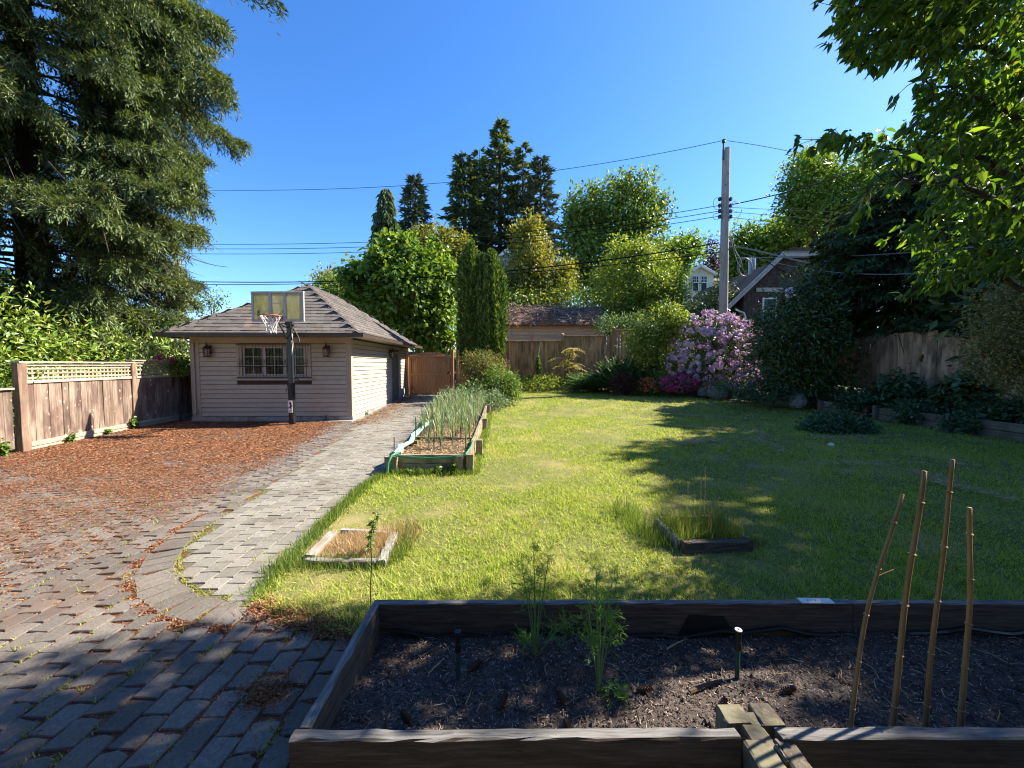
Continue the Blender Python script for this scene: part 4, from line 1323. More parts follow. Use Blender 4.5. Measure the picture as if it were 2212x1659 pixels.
# ================================================================== gate and back fence
gy = 18.2
gate = thing('garden_gate', 'brown cedar gate with arched top and cross rail beside the garage', 'gate', (-3.9, gy, 0.25))
gx0, gx1 = P(884, 800, gy)[0], P(972, 800, gy)[0]
gzb, gzt = 0.28, P(0, 768, gy)[2]
n = 11
for k in range(n):
    x0 = gx0 + (gx1 - gx0) * k / n; x1 = gx0 + (gx1 - gx0) * (k + 1) / n
    t0 = 2 * k / n - 1; t1 = 2 * (k + 1) / n - 1
    h0 = gzt + 0.16 * (1 - t0 * t0); h1 = gzt + 0.16 * (1 - t1 * t1)
    mb = MB(); mb.slab([(x0 + 0.004, gy, gzb), (x1 - 0.004, gy, gzb), (x1 - 0.004, gy, h1), (x0 + 0.004, gy, h0)], (0, -1, 0), 0.022)
    mb.build('board', M['gate'], gate)
for z in (gzb + 0.10, (gzb + gzt) / 2 + 0.02, gzt - 0.04):
    mb = MB(); mb.beam((gx0, gy - 0.022, z), (gx1, gy - 0.022, z), 0.04, 0.11); mb.build('rail', M['gate'], gate)
for x in (gx0 + 0.05, gx1 - 0.05):
    mb = MB(); mb.beam((x, gy - 0.024, gzb + 0.156), (x, gy - 0.024, gzt - 0.096), 0.09, 0.038, (0, 1, 0)); mb.build('stile', M['gate'], gate)
for (x, s) in ((gx0 + 0.1, 1), (gx1 - 0.1, -1)):
    for (z, zs) in ((gzt - 0.10, -1), (gzb + 0.16, 1)):
        mb = MB(); mb.beam((x, gy - 0.05, z + zs * 0.24), (x + s * 0.24, gy - 0.05, z), 0.03, 0.02); mb.build('corner_brace', M['doorpaint'], gate)
mb = MB(); mb.beam((gx1 - 0.16, gy - 0.06, (gzb + gzt) / 2 + 0.04), (gx1 + 0.02, gy - 0.06, (gzb + gzt) / 2 + 0.16), 0.02, 0.04); mb.build('latch', M['black'], gate)
mb = MB(); mb.beam((gx1 + 0.11, gy, 0.1), (gx1 + 0.11, gy, gzt + 0.28), 0.14, 0.14, (0, 1, 0)); mb.build('post', M['gate'], gate)
mb = MB(); mb.beam((gx0 - 0.09, gy, 0.1), (gx0 - 0.09, gy, gzt + 0.10), 0.12, 0.12, (0, 1, 0)); mb.build('post', M['gate'], gate)

BY = 21.0
bf = thing('back_fence', 'stepped brown cedar board fence with capped posts at the back of the garden', 'fence', (3.0, BY, 0.5))
panels = [(988, 1092, 738), (1092, 1215, 738), (1215, 1325, 727), (1325, 1470, 713)]
for i, (xa, xb, yt) in enumerate(panels):
    a = P(xa, yt, BY); b = P(xb, yt, BY)
    zt = a[2]
    board_run(bf, (a[0] + 0.07, BY), (b[0] - 0.07, BY), 0.62, zt, 0.15, M['backfence'], gap=0.006)
    mb = MB(); mb.beam((a[0] + 0.08, BY, zt + 0.025), (b[0] - 0.08, BY, zt + 0.025), 0.12, 0.05); mb.build('cap_rail', M['backfence'], bf)
    for z in (0.95,):
        mb = MB(); mb.beam((a[0] + 0.08, BY - 0.03, z), (b[0] - 0.08, BY - 0.03, z), 0.035, 0.14); mb.build('rail', M['backfence'], bf)
for (xp, yt) in ((988, 730), (1092, 732), (1215, 721), (1325, 707), (1470, 700)):
    p = P(xp, yt, BY)
    po = fence_post(bf, p[0], BY, 0.4, p[2] - 0.05, 0.13, M['backfence'])
    mb = MB(); mb.lathe((p[0], BY, p[2] - 0.05), [(0.11, 0.0), (0.11, 0.04), (0.02, 0.09)], 4); mb.build('post_cap', M['backfence'], po)
mb = MB(); c = P(1150, 783, BY); mb.slab([(c[0] - .05, BY - 0.03, c[2] + 1.15), (c[0] + .05, BY - 0.03, c[2] + 1.15), (c[0] + .05, BY - 0.03, c[2] + 1.27), (c[0] - .05, BY - 0.03, c[2] + 1.27)], (0, -1, 0), 0.02)
mb.build('plate', M['fence'], bf)

# ================================================================== right fence
RF = [(12.9, 17.6), (12.95, 14.7), (12.95, 11.75), (12.95, 9.7), (12.75, 7.0)]
rf = thing('right_fence', 'grey weathered board fence in the shade behind the retaining wall', 'fence', (12.95, 11.75, 0.9))
for i in range(4):
    a, b = np.array(RF[i]), np.array(RF[i + 1])
    z0 = 0.98 - 0.05 * i; z1 = (2.85, 2.72, 2.5, 2.3)[i]
    d = unit(b - a)
    board_run(rf, a + d * 0.004, b - d * 0.004, z0, z1, 0.15, M['rightfence'], gap=0.001, zj=0.02)
    mb = MB(); mb.beam((a[0] + .05, a[1], z0 + 0.3), (b[0] + .05, b[1], z0 + 0.3), 0.05, 0.09); mb.build('rail', M['rightfence'], rf)
    mb = MB(); mb.beam((a[0] - .02, a[1], z0 - 0.04), (b[0] - .02, b[1], z0 - 0.04), 0.04, 0.14); mb.build('kickboard', M['rightfence'], rf)
for i in range(5):
    fence_post(rf, RF[i][0] + 0.06, RF[i][1], 0.6, (2.8, 2.66, 2.46, 2.26, 2.1)[i], 0.10, M['darktimber'])

# ================================================================== shed, houses
sy = 25.2
shed = thing('shed', 'low wooden shed with mossy overgrown roof behind the back fence', 'shed', (P(1198, 700, sy)[0], sy, 1.0))
sx0, sx1 = P(1082, 700, sy)[0], P(1309, 700, sy)[0]
ez = P(1200, 701, sy)[2]; rz = P(1200, 664, sy + 2.0)[2]
mb = MB(); mb.box(sx0 + 0.15, sx1 - 0.15, sy + 0.12, sy + 3.6, 0.4, ez); mb.build('wall', M['shedwall'], shed)
nbd = 9
for k in range(nbd):
    z = ez - 0.22 * (k + 1)
    mb = MB(); mb.beam((sx0 + 0.15, sy + 0.105, z + 0.10), (sx1 - 0.15, sy + 0.105, z + 0.10), 0.02, 0.212); mb.build('wall_board', M['shedwall'], shed)
for xp in (1105, 1142, 1150, 1305):
    x = P(xp, 720, sy)[0]
    mb = MB(); mb.beam((x, sy + 0.08, 0.5), (x, sy + 0.08, ez), 0.07, 0.03, (0, 1, 0)); mb.build('batten', M['shedwall'], shed)
mb = MB()
f = [(sx0 - 0.1, sy - 0.25, ez - 0.02), (sx1 + 0.1, sy - 0.25, ez - 0.02), (sx1 - 0.1, sy + 2.0, rz), (sx0 - 0.1, sy + 2.0, rz)]
mb.slab(f, (0, -0.5, 1), 0.12)
mb.slab([(sx0 - 0.1, sy + 2.0, rz), (sx1 - 0.1, sy + 2.0, rz), (sx1 + 0.1, sy + 4.2, ez - 0.02), (sx0 - 0.1, sy + 4.2, ez - 0.02)], (0, 0.5, 1), 0.12)
sr = mb.build('roof', M['shedroof'], shed)
mb = MB()
n = 3200
t = rng.uniform(0, 1, n); uu = rng.uniform(0, 1, n)
Pp = np.stack([sx0 - 0.1 + (sx1 - sx0 + 0.1) * uu, sy - 0.28 + 2.25 * t, ez - 0.02 + (rz - ez) * t + rng.uniform(0.03, 0.22, n)], 1)
cl = lump(Pp, 3, 1.2)
k = rng.uniform(size=n) < np.clip(0.6 + 0.6 * cl, 0.1, 1)
Pp = Pp[k]; n = len(Pp)
mb.leaves(Pp, rdir(n) * [1, 0.6, 0.5] + [0, -0.3, -0.05], rdir(n), rng.uniform(0.25, 0.8, n), 0.04, 0.1)
mb.build('dead_vines', M['vine'], sr)

hy0 = 21.5
house = thing('neighbour_house', 'brown shingled house gable with cream barge boards behind the right shrubs', 'house', (P(1700, 700, hy0)[0], hy0, 1.0))
eL = P(1571, 662, hy0); tL = P(1692, 546, hy0); tR = P(1790, 546, hy0)
eR = np.array([tR[0] + (tL[0] - eL[0]), hy0, eL[2]])
wl = P(1640, 640, hy0)[0]
slope = (tL[2] - eL[2]) / (tL[0] - eL[0])
mb = MB()
wallpts = [(wl - 0.6, hy0 + 0.45, 0.5), (eR[0] - 1.5, hy0 + 0.45, 0.5), (eR[0] - 1.5, hy0 + 0.45, eR[2] + 1.3 * slope), (tR[0], hy0 + 0.45, tR[2] - 0.3), (tL[0], hy0 + 0.45, tL[2] - 0.3), (wl - 0.6, hy0 + 0.45, eL[2] + slope * (wl - 0.6 - eL[0]) - 0.2)]
mb.slab(wallpts, (0, -1, 0), 9.0); mb.build('wall', M['brownwall'], house)
# shingle courses on the gable wall
mb = MB(); z = 4.0
while z < 8.2:
    xl = max(wl - 0.6, eL[0] + (z + 0.45 - eL[2]) / slope)
    x = xl
    while x < tR[0] + 1.0:
        w = rng.uniform(0.14, 0.28)
        mb.box(x, x + w - 0.012, hy0 + 0.425 - rng.uniform(0, 0.012), hy0 + 0.449, z, z + 0.24); x += w
    z += 0.25
mb.build('wall_shingle', M['brownwall'], house, kind='stuff')
for (a, b, nm) in ((eL, tL, 'barge_board'), (tL, tR, 'barge_board'), (tR, eR, 'barge_board')):
    mb = MB(); mb.beam(a + [0, -0.02, -0.10], b + [0, -0.02, -0.10], 0.05, 0.22); mb.beam(a + [0, -0.05, 0.035], b + [0, -0.05, 0.035], 0.08, 0.07); mb.build(nm, M['greytrim'], house)
mb = MB()
dd = np.array([5.6, 8.6, 0])
for (a, b) in ((eL, tL), (tL + [0, 0.8, 0.05], tR + [0, 0.8, 0.05]), (tR, eR)):
    mb.slab([a + [0, 0, 0.08], b + [0, 0, 0.08], b + dd + [0, 0, 0.08], a + dd + [0, 0, 0.08]], np.cross(b - a, dd), 0.07)
mb.slab([tL + [0, -0.1, 0.09], tR + [0, -0.1, 0.09], tR + [0, 0.9, 0.16], tL + [0, 0.9, 0.16]], (0, 0, 1), 0.05)
mb.build('roof', M['shingle'], house)
mb = MB(); mb.slab([eL + [0.05, 0.02, -0.16], tL + [0.05, 0.02, -0.22], tL + [0.05, 0.44, -0.22], eL + [0.05, 0.44, -0.16]], (0, 0, -1), 0.02); mb.build('soffit', M['greytrim'], house)
a = P(1633, 643, hy0 + 0.4); b = P(1700, 622, hy0 + 0.4)
mb = MB(); mb.beam((a[0], hy0 + 0.40, b[2] - 0.1), (b[0] + 2, hy0 + 0.40, b[2] - 0.1), 0.05, 0.22); mb.build('belt_trim', M['greytrim'], house)
c = P(1662, 672, hy0 + 0.4)
fr = MB(); w_, h_ = 0.42, 0.75
for (x0, x1, z0, z1) in ((-w_, w_, h_ - .09, h_), (-w_, w_, -h_, -h_ + .09), (-w_, -w_ + .09, -h_ + .091, h_ - .091), (w_ - .09, w_, -h_ + .091, h_ - .091), (-w_ + .091, w_ - .091, -0.03, 0.03)):
    fr.box(c[0] + x0, c[0] + x1, hy0 + 0.36, hy0 + 0.44, c[2] + z0, c[2] + z1)
fr = fr.build('window', M['white'], house)
mb = MB(); mb.box(c[0] - w_ + .08, c[0] + w_ - .08, hy0 + 0.41, hy0 + 0.42, c[2] - h_ + .08, c[2] + h_ - .08); mb.build('pane', M['glass'], fr)
q = lambda x, y: P(x, y, hy0 + 0.2)
mb = MB(); mb.tube([q(1588, 667), q(1596, 672), q(1607, 676), q(1610, 684), q(1610, 720), q(1610, 780)], 0.05, 8); mb.build('downspout', M['white'], house)
mb = MB()
for xp in (1620, 1629):
    mb.tube([P(xp, 625, hy0 + 2.5), P(xp, 556, hy0 + 2.5)], 0.10, 8)
mb.build('flue_pipe', M['steel'], house)

fy = 52.0
fh = thing('far_house', 'small cream gabled house with white windows beyond the trees', 'house', (P(1512, 620, fy)[0], fy, 3.0))
L0, L1, apx = P(1480, 593, fy), P(1546, 593, fy), P(1511, 574, fy)
mb = MB(); mb.slab([(L0[0] + .25, fy, 3), (L1[0] - .25, fy, 3), (L1[0] - .25, fy, L1[2]), (apx[0], fy, apx[2] - .15), (L0[0] + .25, fy, L0[2])], (0, -1, 0), 6); mb.build('wall', M['cream'], fh)
for a, b in ((L0, apx), (apx, L1)):
    mb = MB(); mb.beam(a + [0, -0.25, -0.05], b + [0, -0.25, -0.05], 0.4, 0.30); mb.build('barge_board', M['white'], fh)
    mb = MB(); mb.slab([a + [0, -.4, .14], b + [0, -.4, .14], b + [0, 6, .14], a + [0, 6, .14]], (0, 0, 1), 0.1); mb.build('roof', M['shingle'], fh)
for xp in (1502, 1520):
    c = P(xp, 613, fy)
    fr = MB(); w_, h_ = 0.46, 1.05
    for (x0, x1, z0, z1) in ((-w_, w_, h_ - .1, h_), (-w_, w_, -h_, -h_ + .1), (-w_, -w_ + .1, -h_ + .1, h_ - .1), (w_ - .1, w_, -h_ + .1, h_ - .1), (-w_ + .1, w_ - .1, 0.1, 0.2), (-.14, -.09, .2, h_ - .1), (.09, .14, .2, h_ - .1), (-w_ + .1, w_ - .1, .55, .6)):
        fr.box(c[0] + x0, c[0] + x1, fy - 0.1, fy - 0.01, c[2] + z0, c[2] + z1)
    fr = fr.build('window', M['white'], fh)
    mb = MB(); mb.box(c[0] - w_ + .08, c[0] + w_ - .08, fy - 0.05, fy - 0.03, c[2] - h_ + .08, c[2] + h_ - .08); mb.build('pane', M['glass'], fr)
mb = MB(); a = P(1546, 600, fy + 1); b = P(1562, 600, fy + 1)
mb.box(a[0] - 1, b[0] + 2, fy + 1, fy + 5, 3, a[2] - .5); mb.build('side_wing', M['cream'], fh)
mb = MB(); mb.slab([(a[0] - 1, fy + .5, a[2] - .5), (b[0] + 2, fy + .5, a[2] - .5), (b[0] + 2, fy + 5, a[2] + .9), (a[0] - 1, fy + 5, a[2] + .9)], (0, 0, 1), .12); mb.build('wing_roof', M['shingle'], fh)

fy = 44.0
fh = thing('white_gable_house', 'white barge board of a house gable peeking between the background trees', 'house', (P(1090, 560, fy)[0], fy, 3.0))
a, b, c = P(1058, 575, fy), P(1094, 542, fy), P(1130, 575, fy)
mb = MB(); mb.slab([(a[0] + .3, fy, 3), (c[0] - .3, fy, 3), (c[0] - .3, fy, c[2]), (b[0], fy, b[2] - .3), (a[0] + .3, fy, a[2])], (0, -1, 0), 6); mb.build('wall', M['greypaint'], fh)
for s, e in ((a, b), (b, c)):
    mb = MB(); mb.beam(s + [0, -0.25, 0], e + [0, -0.25, 0], 0.3, 0.32); mb.build('barge_board', M['white'], fh)
    mb = MB(); mb.slab([s + [0, -.3, .2], e + [0, -.3, .2], e + [0, 6, .2], s + [0, 6, .2]], (0, 0, 1), 0.1); mb.build('roof', M['shingle'], fh)

# ================================================================== utility pole, wires
uy = 20.0
ub = P(1562, 690, uy); ut = P(1569, 321, uy)
up_ = thing('utility_pole', 'tall weathered wooden utility pole behind the pink rhododendron', 'utility pole', (ub[0], uy, 0.3))
mb = MB(); mb.tube([(ub[0], uy, 0.2), (ub[0], uy, 4), ((ub[0] + ut[0]) / 2, uy, 8), (ut[0], uy, ut[2])], [0.225, 0.215, 0.20, 0.18], 14); mb.build('pole', M['pole'], up_)
q = lambda x, y, d=uy: P(x, y, d)
mb = MB(); mb.tube([q(1562.5, 345, uy - .2), q(1563.5, 306, uy - .2)], 0.045, 6); mb.lathe(q(1563.5, 307, uy - .2), [(0.05, -0.05), (0.10, 0), (0.08, 0.06), (0.10, 0.10), (0.04, 0.16)], 8); mb.build('insulator', M['plasticgreen'], up_)
mb = MB()
for yy in (430, 444, 456, 468):
    mb.lathe(q(1555, yy, uy - .12), [(0.03, -0.1), (0.09, -0.06), (0.09, 0.06), (0.03, 0.1)], 8); mb.lathe(q(1578, yy, uy - .12), [(0.03, -0.1), (0.09, -0.06), (0.09, 0.06), (0.03, 0.1)], 8)
mb.build('rack_insulators', M['black'], up_)
mb = MB()
for (x, y, rx, ry) in ((1549, 440, 8, 22), (1585, 470, 10, 26), (1590, 452, 12, 30), (1547, 468, 7, 12)):
    pts = [q(x + rx * math.cos(t), y + ry * math.sin(t) * 0.6, uy - .2) for t in np.linspace(0, 5.5, 14)]
    mb.tube(pts, 0.012, 5)
for pts in (((1577, 500), (1583, 535), (1594, 570), (1612, 588)), ((1580, 497), (1588, 540), (1600, 565)), ((1576, 520), (1600, 560), (1608, 590))):
    mb.tube([q(x, y, uy - .2) for x, y in pts], 0.013, 5)
for k in range(3):
    mb.tube([q(1609 + (13 + 2 * k) * math.cos(t), 578 + (18 + 1.5 * k) * math.sin(t), uy - .1) for t in np.linspace(0, 6.28, 20)], 0.013, 5)
mb.build('cable_loops', M['greycable'], up_)


def wire(pts, r, label, mat='wire', depth=None):
    """pts: photo positions with distance; a cable strung through them"""
    p = np.array([P(*q) for q in pts])
    s = np.concatenate([[0], np.cumsum(np.linalg.norm(np.diff(p, axis=0), axis=1))])
    t = np.linspace(0, s[-1], 34)
    # smooth curve through the points
    co = [np.polyfit(s, p[:, k], min(3, len(p) - 1)) for k in range(3)]
    c = np.stack([np.polyval(co[k], t) for k in range(3)], 1)
    mb = MB(); mb.tube(c, r, 5)
    o = mb.build('overhead_wire', M[mat], None, loc=tuple(c[0]))
    tag(o, label, 'cable', 'overhead wires')
    return o


wire([(1563, 304, 20), (1190, 368, 22), (830, 405, 24), (445, 410, 26), (-60, 398, 28)], 0.014, 'thin topmost wire running from the pole tip across the sky past the fir trees')
for k, (y0, ym, y1) in enumerate(((444, 495, 527), (456, 506, 537), (467, 517, 548))):
    wire([(1555, y0, 20), (1200, ym - 2, 22), (800, y1 - 3, 24), (480, y1, 26), (-60, y1 - 4, 28)], 0.017, ('upper', 'middle', 'lowest')[k] + ' of the three parallel wires left of the utility pole')
wire([(1556, 524, 20), (1300, 562, 20.5), (990, 597, 21), (650, 606, 23), (400, 609, 26), (-60, 600, 28)], 0.03, 'thick black cable passing just above the garage roof apex')
wire([(1556, 544, 20), (1300, 574, 20.5), (990, 601, 21), (650, 611, 23), (400, 615, 26), (-60, 606, 28)], 0.022, 'thinner black cable just under the thick one over the garage')
wire([(1571, 304, 20), (1660, 318, 22), (1750, 336, 25), (1850, 352, 28)], 0.014, 'thin wire from the pole tip to the far right tree')
wire([(1580, 442, 20), (1680, 420, 20), (1780, 392, 20), (1900, 350, 20)], 0.028, 'twisted service cable rising right from the pole')
for k, y0 in enumerate((448, 458, 470)):
    wire([(1580, y0, 20), (1680, y0 + 5 + 3 * k, 21), (1800, y0 + 10 + 8 * k, 23), (1950, y0 + 20 + 12 * k, 26)], 0.012, ('upper', 'middle', 'lower')[k] + ' of the three parallel wires right of the utility pole')
wire([(1577, 532, 20), (1620, 538, 19), (1680, 552, 18), (1760, 570, 16.5)], 0.035, 'thick bundled telephone cable right of the pole above the roof', 'greycable')
wire([(1590, 556, 20), (1720, 556, 17), (1960, 546, 12), (2212, 520, 8)], 0.014, 'grey drop wire crossing in front of the dark hemlock', 'greycable')
wire([(1600, 545, 20), (1700, 574, 17), (1900, 590, 12), (2060, 588, 9), (2212, 560, 7)], 0.012, 'lower grey drop wire over the dark shrubs on the right', 'greycable')
wire([(1578, 500, 20), (1610, 527, 19.5), (1650, 560, 19), (1700, 590, 18.5)], 0.02, 'slack cable hanging from the pole to the neighbour roof')

p2 = P(390, 660, 27)
sp = thing('street_pole', 'grey pole standing behind the laurel hedge and garage', 'utility pole', (p2[0], 27, 1.0))
mb = MB(); mb.tube([(p2[0], 27, 0.3), (p2[0], 27, P(390, 560, 27)[2])], [0.17, 0.15], 10); mb.build('pole', M['pole'], sp)

# unseen house wall, added behind the camera to deepen the foreground shade
hw = thing('house', 'unseen brown house wall added behind the viewpoint to block sky light', 'house', (0, -3.0, 0))
mb = MB(); mb.box(-9, 9, -11, -3.0, -0.1, 6.6); mb.build('wall', M['brownwall'], hw)
mb = MB(); mb.slab([(-9.6, -2.2, 6.4), (9.6, -2.2, 6.4), (9.6, -7, 9.6), (-9.6, -7, 9.6)], (0, 0.5, 1), 0.2)
mb.slab([(-9.6, -7, 9.6), (9.6, -7, 9.6), (9.6, -11.8, 6.4), (-9.6, -11.8, 6.4)], (0, -0.5, 1), 0.2); mb.build('roof', M['shingle'], hw)
# ================================================================== near planter
near = thing('front_planter', 'large low timber planter with dark mulch in the foreground', 'planter', (1.5, 1.8, 0))
mb = MB(); mb.beam((-0.82, 2.205, 0.165), (2.0, 2.205, 0.165), 0.042, 0.27, seg=26, ch=0.005, jit=0.0016); mb.build('plank', M['silver_x'], near)
mb = MB(); mb.beam((2.003, 2.206, 0.165), (4.2, 2.206, 0.163), 0.042, 0.27, seg=20, ch=0.005, jit=0.0016); mb.build('plank', M['silver_x'], near)
mb = MB(); mb.beam((-0.80, 1.418, 0.165), (-0.80, 2.183, 0.165), 0.045, 0.268, seg=14, ch=0.005, jit=0.0018); mb.build('plank', M['silver_y'], near)
mb = MB(); mb.beam((-0.835, 1.393, 0.160), (0.862, 1.397, 0.162), 0.046, 0.27, seg=22, ch=0.006, jit=0.002); mb.build('plank', M['silver_x'], near)
mb = MB(); mb.beam((1.018, 1.397, 0.164), (4.2, 1.401, 0.162), 0.048, 0.27, seg=26, ch=0.006, jit=0.002); mb.build('plank', M['silver_x'], near)
sx = np.arange(-0.775, 4.2, 0.05); sy_ = np.linspace(1.421, 2.183, 18)
soilz = lambda x, y: 0.115 + 0.022 * np.sin(x * 3.1 + 1) * np.sin(y * 7) + 0.012 * np.sin(x * 9 + 2) * np.cos(y * 11) - 0.03 * np.exp(-((x - 1.6) ** 2 + (y - 2.0) ** 2) / 0.02)
grid_mesh(sx, sy_, soilz).build('soil', M['soil'], near, smooth=True)
n = 26000
x = rng.uniform(-0.77, 3.4, n); y = rng.uniform(1.425, 2.18, n)
k = np.abs(x) < 1.36 * y + 0.2
x, y = x[k], y[k]
flakes(x, y, soilz(x, y) + rng.uniform(0.001, 0.010, len(x)), rng.uniform(0.010, 0.032, len(x)), rng.uniform(0.003, 0.007, len(x)), 0.7).build('bark_mulch', M['mulch'], near, kind='stuff')
n = 420
x = rng.uniform(-0.75, 3.2, n); y = rng.uniform(1.44, 2.16, n); mb = MB()
for q_ in range(n):
    s_ = rng.uniform(0.006, 0.017); v_ = rdir(6) * s_
    V_ = np.array([[1, 0, 0], [0, 1, 0], [-1, 0, 0], [0, -1, 0], [0, 0, 1], [0, 0, -1]]) * s_ + v_ * 0.35
    mb.add(V_ + [x[q_], y[q_], float(soilz(x[q_], y[q_])) + s_ * 0.3], [(0, 1, 4), (1, 2, 4), (2, 3, 4), (3, 0, 4), (1, 0, 5), (2, 1, 5), (3, 2, 5), (0, 3, 5)])
mb.build('soil_clods', M['soil'], near, kind='stuff')
n = 150
x = rng.uniform(-0.75, 3.2, n); y = rng.uniform(1.44, 2.16, n); a_ = rng.uniform(0, 6.28, n); mb = MB()
for q_ in range(n):
    L_ = rng.uniform(0.03, 0.10); p_ = np.array([x[q_], y[q_], float(soilz(x[q_], y[q_])) + 0.006]); dv_ = np.array([math.cos(a_[q_]), math.sin(a_[q_]), 0.05])
    mb.tube([p_, p_ + dv_ * L_ * 0.5 + [rng.normal() * 0.008, rng.normal() * 0.008, 0.006], p_ + dv_ * L_], [0.0014, 0.0018, 0.001], 4, cap=False)
mb.build('rootlets', M['straw'], near, kind='stuff')
n = 900
x = rng.uniform(-0.75, 3, n); y = rng.uniform(1.43, 2.17, n)
mb = MB()
mb.leaves(np.stack([x, y, soilz(x, y) + 0.008], 1), rdir(n) * [1, 1, .3], rdir(n), 0.006, 0.005)
mb.build('pale_grit', M['f_white'], near, kind='stuff')
# dark liner showing along the back plank
mb = MB()
pts = [(x_, 2.165 + 0.006 * math.sin(x_ * 13), 0.135 + 0.02 * math.sin(x_ * 5.3) + 0.012 * math.sin(x_ * 17)) for x_ in np.arange(-0.7, 3.6, 0.12)]
mb.tube(pts, 0.012, 6); mb.build('liner', M['plasticblack'], near)
for lx_ in (0.95, 1.35):
    pass
mb = MB()
mb.slab([(0.98, 2.176, 0.12), (1.30, 2.174, 0.12), (1.24, 2.172, 0.225), (1.04, 2.174, 0.235)], (0, -1, 0), 0.01); mb.build('liner_flap', M['plasticblack'], near)

jt = thing('timber_joint', 'cluster of lichened timber offcuts joining the front planks of the planter', 'timber joint', (0.95, 1.4, 0.1))
for (x0, x1, y0, y1, z0, z1) in ((0.850, 0.952, 1.448, 1.535, 0.05, 0.283), (0.985, 1.075, 1.440, 1.535, 0.05, 0.287), (0.905, 0.990, 1.360, 1.500, 0.06, 0.279), (0.875, 0.972, 1.195, 1.384, 0.03, 0.281), (0.990, 1.062, 1.190, 1.388, 0.03, 0.284), (0.9735, 0.989, 1.300, 1.358, 0.10, 0.292)):
    mb = MB(); mb.beam(((x0 + x1) / 2, y0, (z0 + z1) / 2), ((x0 + x1) / 2, y1, (z0 + z1) / 2), x1 - x0, z1 - z0, seg=4, ch=0.006, jit=0.0015); mb.build('block', M['mosswood'], jt)

st = thing('plank_sign', 'small white plastic strip lying on the back plank of the front planter', 'plastic strip', (1.78, 2.2, 0.303))
mb = MB(); mb.beam((1.70, 2.205, 0.3055), (1.885, 2.20, 0.3065), 0.05, 0.007, ch=0.002); mb.build('strip', M['white'], st)
for x_ in (1.745, 1.79, 1.83):
    mb = MB(); mb.lathe((x_, 2.203, 0.309), [(0.004, 0), (0.004, 0.002)], 6); mb.build('hole', M['black'], st)


def cane(bx, by, tx, ty, label, kink=0.0, r0=0.0095):
    b = G(bx, by, 0.115); d = b[1]
    t = P(tx, ty, d + 0.02)
    o = thing('bamboo_cane', label, 'bamboo cane', (b[0], b[1], 0.11), 'bamboo canes in the front planter')
    n_ = 26; pts = []
    ph = rng.uniform(0, 6)
    side = unit(np.array([(t - b)[2], 0, -(t - b)[0]]))
    for i in range(n_ + 1):
        s = i / n_
        pts.append(b + (t - b) * s + side * (kink * math.sin(PI * s) + 0.004 * math.sin(s * 9 + ph)) + np.array([0, 0.004 * math.sin(7 * s + ph), 0]))
    pts[0] = pts[0] - (t - b) * 0.06
    mb = MB(); mb.tube(pts, np.linspace(r0, r0 * 0.72, n_ + 1), 8); mb.build('culm', M['bamboo'], o, smooth=True)
    pts = np.array(pts)
    for q in range(3, n_ - 1, 5):
        mb = MB(); dd = unit(pts[q + 1] - pts[q - 1]); mb.tube([pts[q] - dd * 0.004, pts[q], pts[q] + dd * 0.004], [r0 * 0.95, r0 * 1.28, r0 * 0.9], 8); mb.build('node', M['bamboo'], o)
    return pts, o


pc, oc = cane(1835, 1590, 1948, 1067, 'leftmost bamboo cane, bent near its thin tip', -0.035, 0.0085)
mb = MB(); mb.tube([pc[17], pc[17] + np.array([0.035, 0, 0.018]), pc[17] + np.array([0.075, 0.0, 0.035])], 0.003, 5); mb.build('side_twig', M['bamboo'], oc)
cane(1925, 1590, 1995, 1017, 'thickest straight bamboo cane, second from the left', -0.006, 0.0112)
cane(1997, 1592, 2062, 993, 'tallest bamboo cane, third from the left', -0.01, 0.0095)
cane(2073, 1590, 2098, 1097, 'shortest and most upright bamboo cane at the right end of the row', 0.01, 0.0105)


def sprinkler(bx, by, top, cap, label):
    b = G(bx, by, 0.11)
    h = P(bx, top, b[1])[2]
    o = thing('sprinkler_riser', label, 'sprinkler', (b[0], b[1], 0.1), 'sprinkler risers in the front planter')
    c = (b[0], b[1], 0)
    mb = MB(); mb.lathe(c, [(0.011, 0.08), (0.011, h - 0.10)], 10); mb.build('pipe', M['plasticgreen'], o)
    mb = MB(); mb.lathe(c, [(0.013, h - 0.10), (0.0155, h - 0.095), (0.0155, h - 0.06), (0.0135, h - 0.055), (0.0135, h - 0.02), (0.016, h - 0.015), (0.016, h)], 12); mb.build('body', M['plasticblack'], o)
    mb = MB(); mb.lathe(c, [(0.0165, h + 0.0004), (0.0165, h + 0.006), (0.012, h + 0.007)], 12); mb.build('nozzle', M['white'] if cap else M['plasticblack'], o)
    mb = MB(); mb.lathe(c, [(0.006, h + 0.0072), (0.006, h + 0.0085)], 8); mb.build('screw', M['black'], o)


sprinkler(990, 1468, 1366, False, 'all black sprinkler riser left in the planter')
sprinkler(1592, 1464, 1362, True, 'dark sprinkler riser with pale ring top in a sun patch')


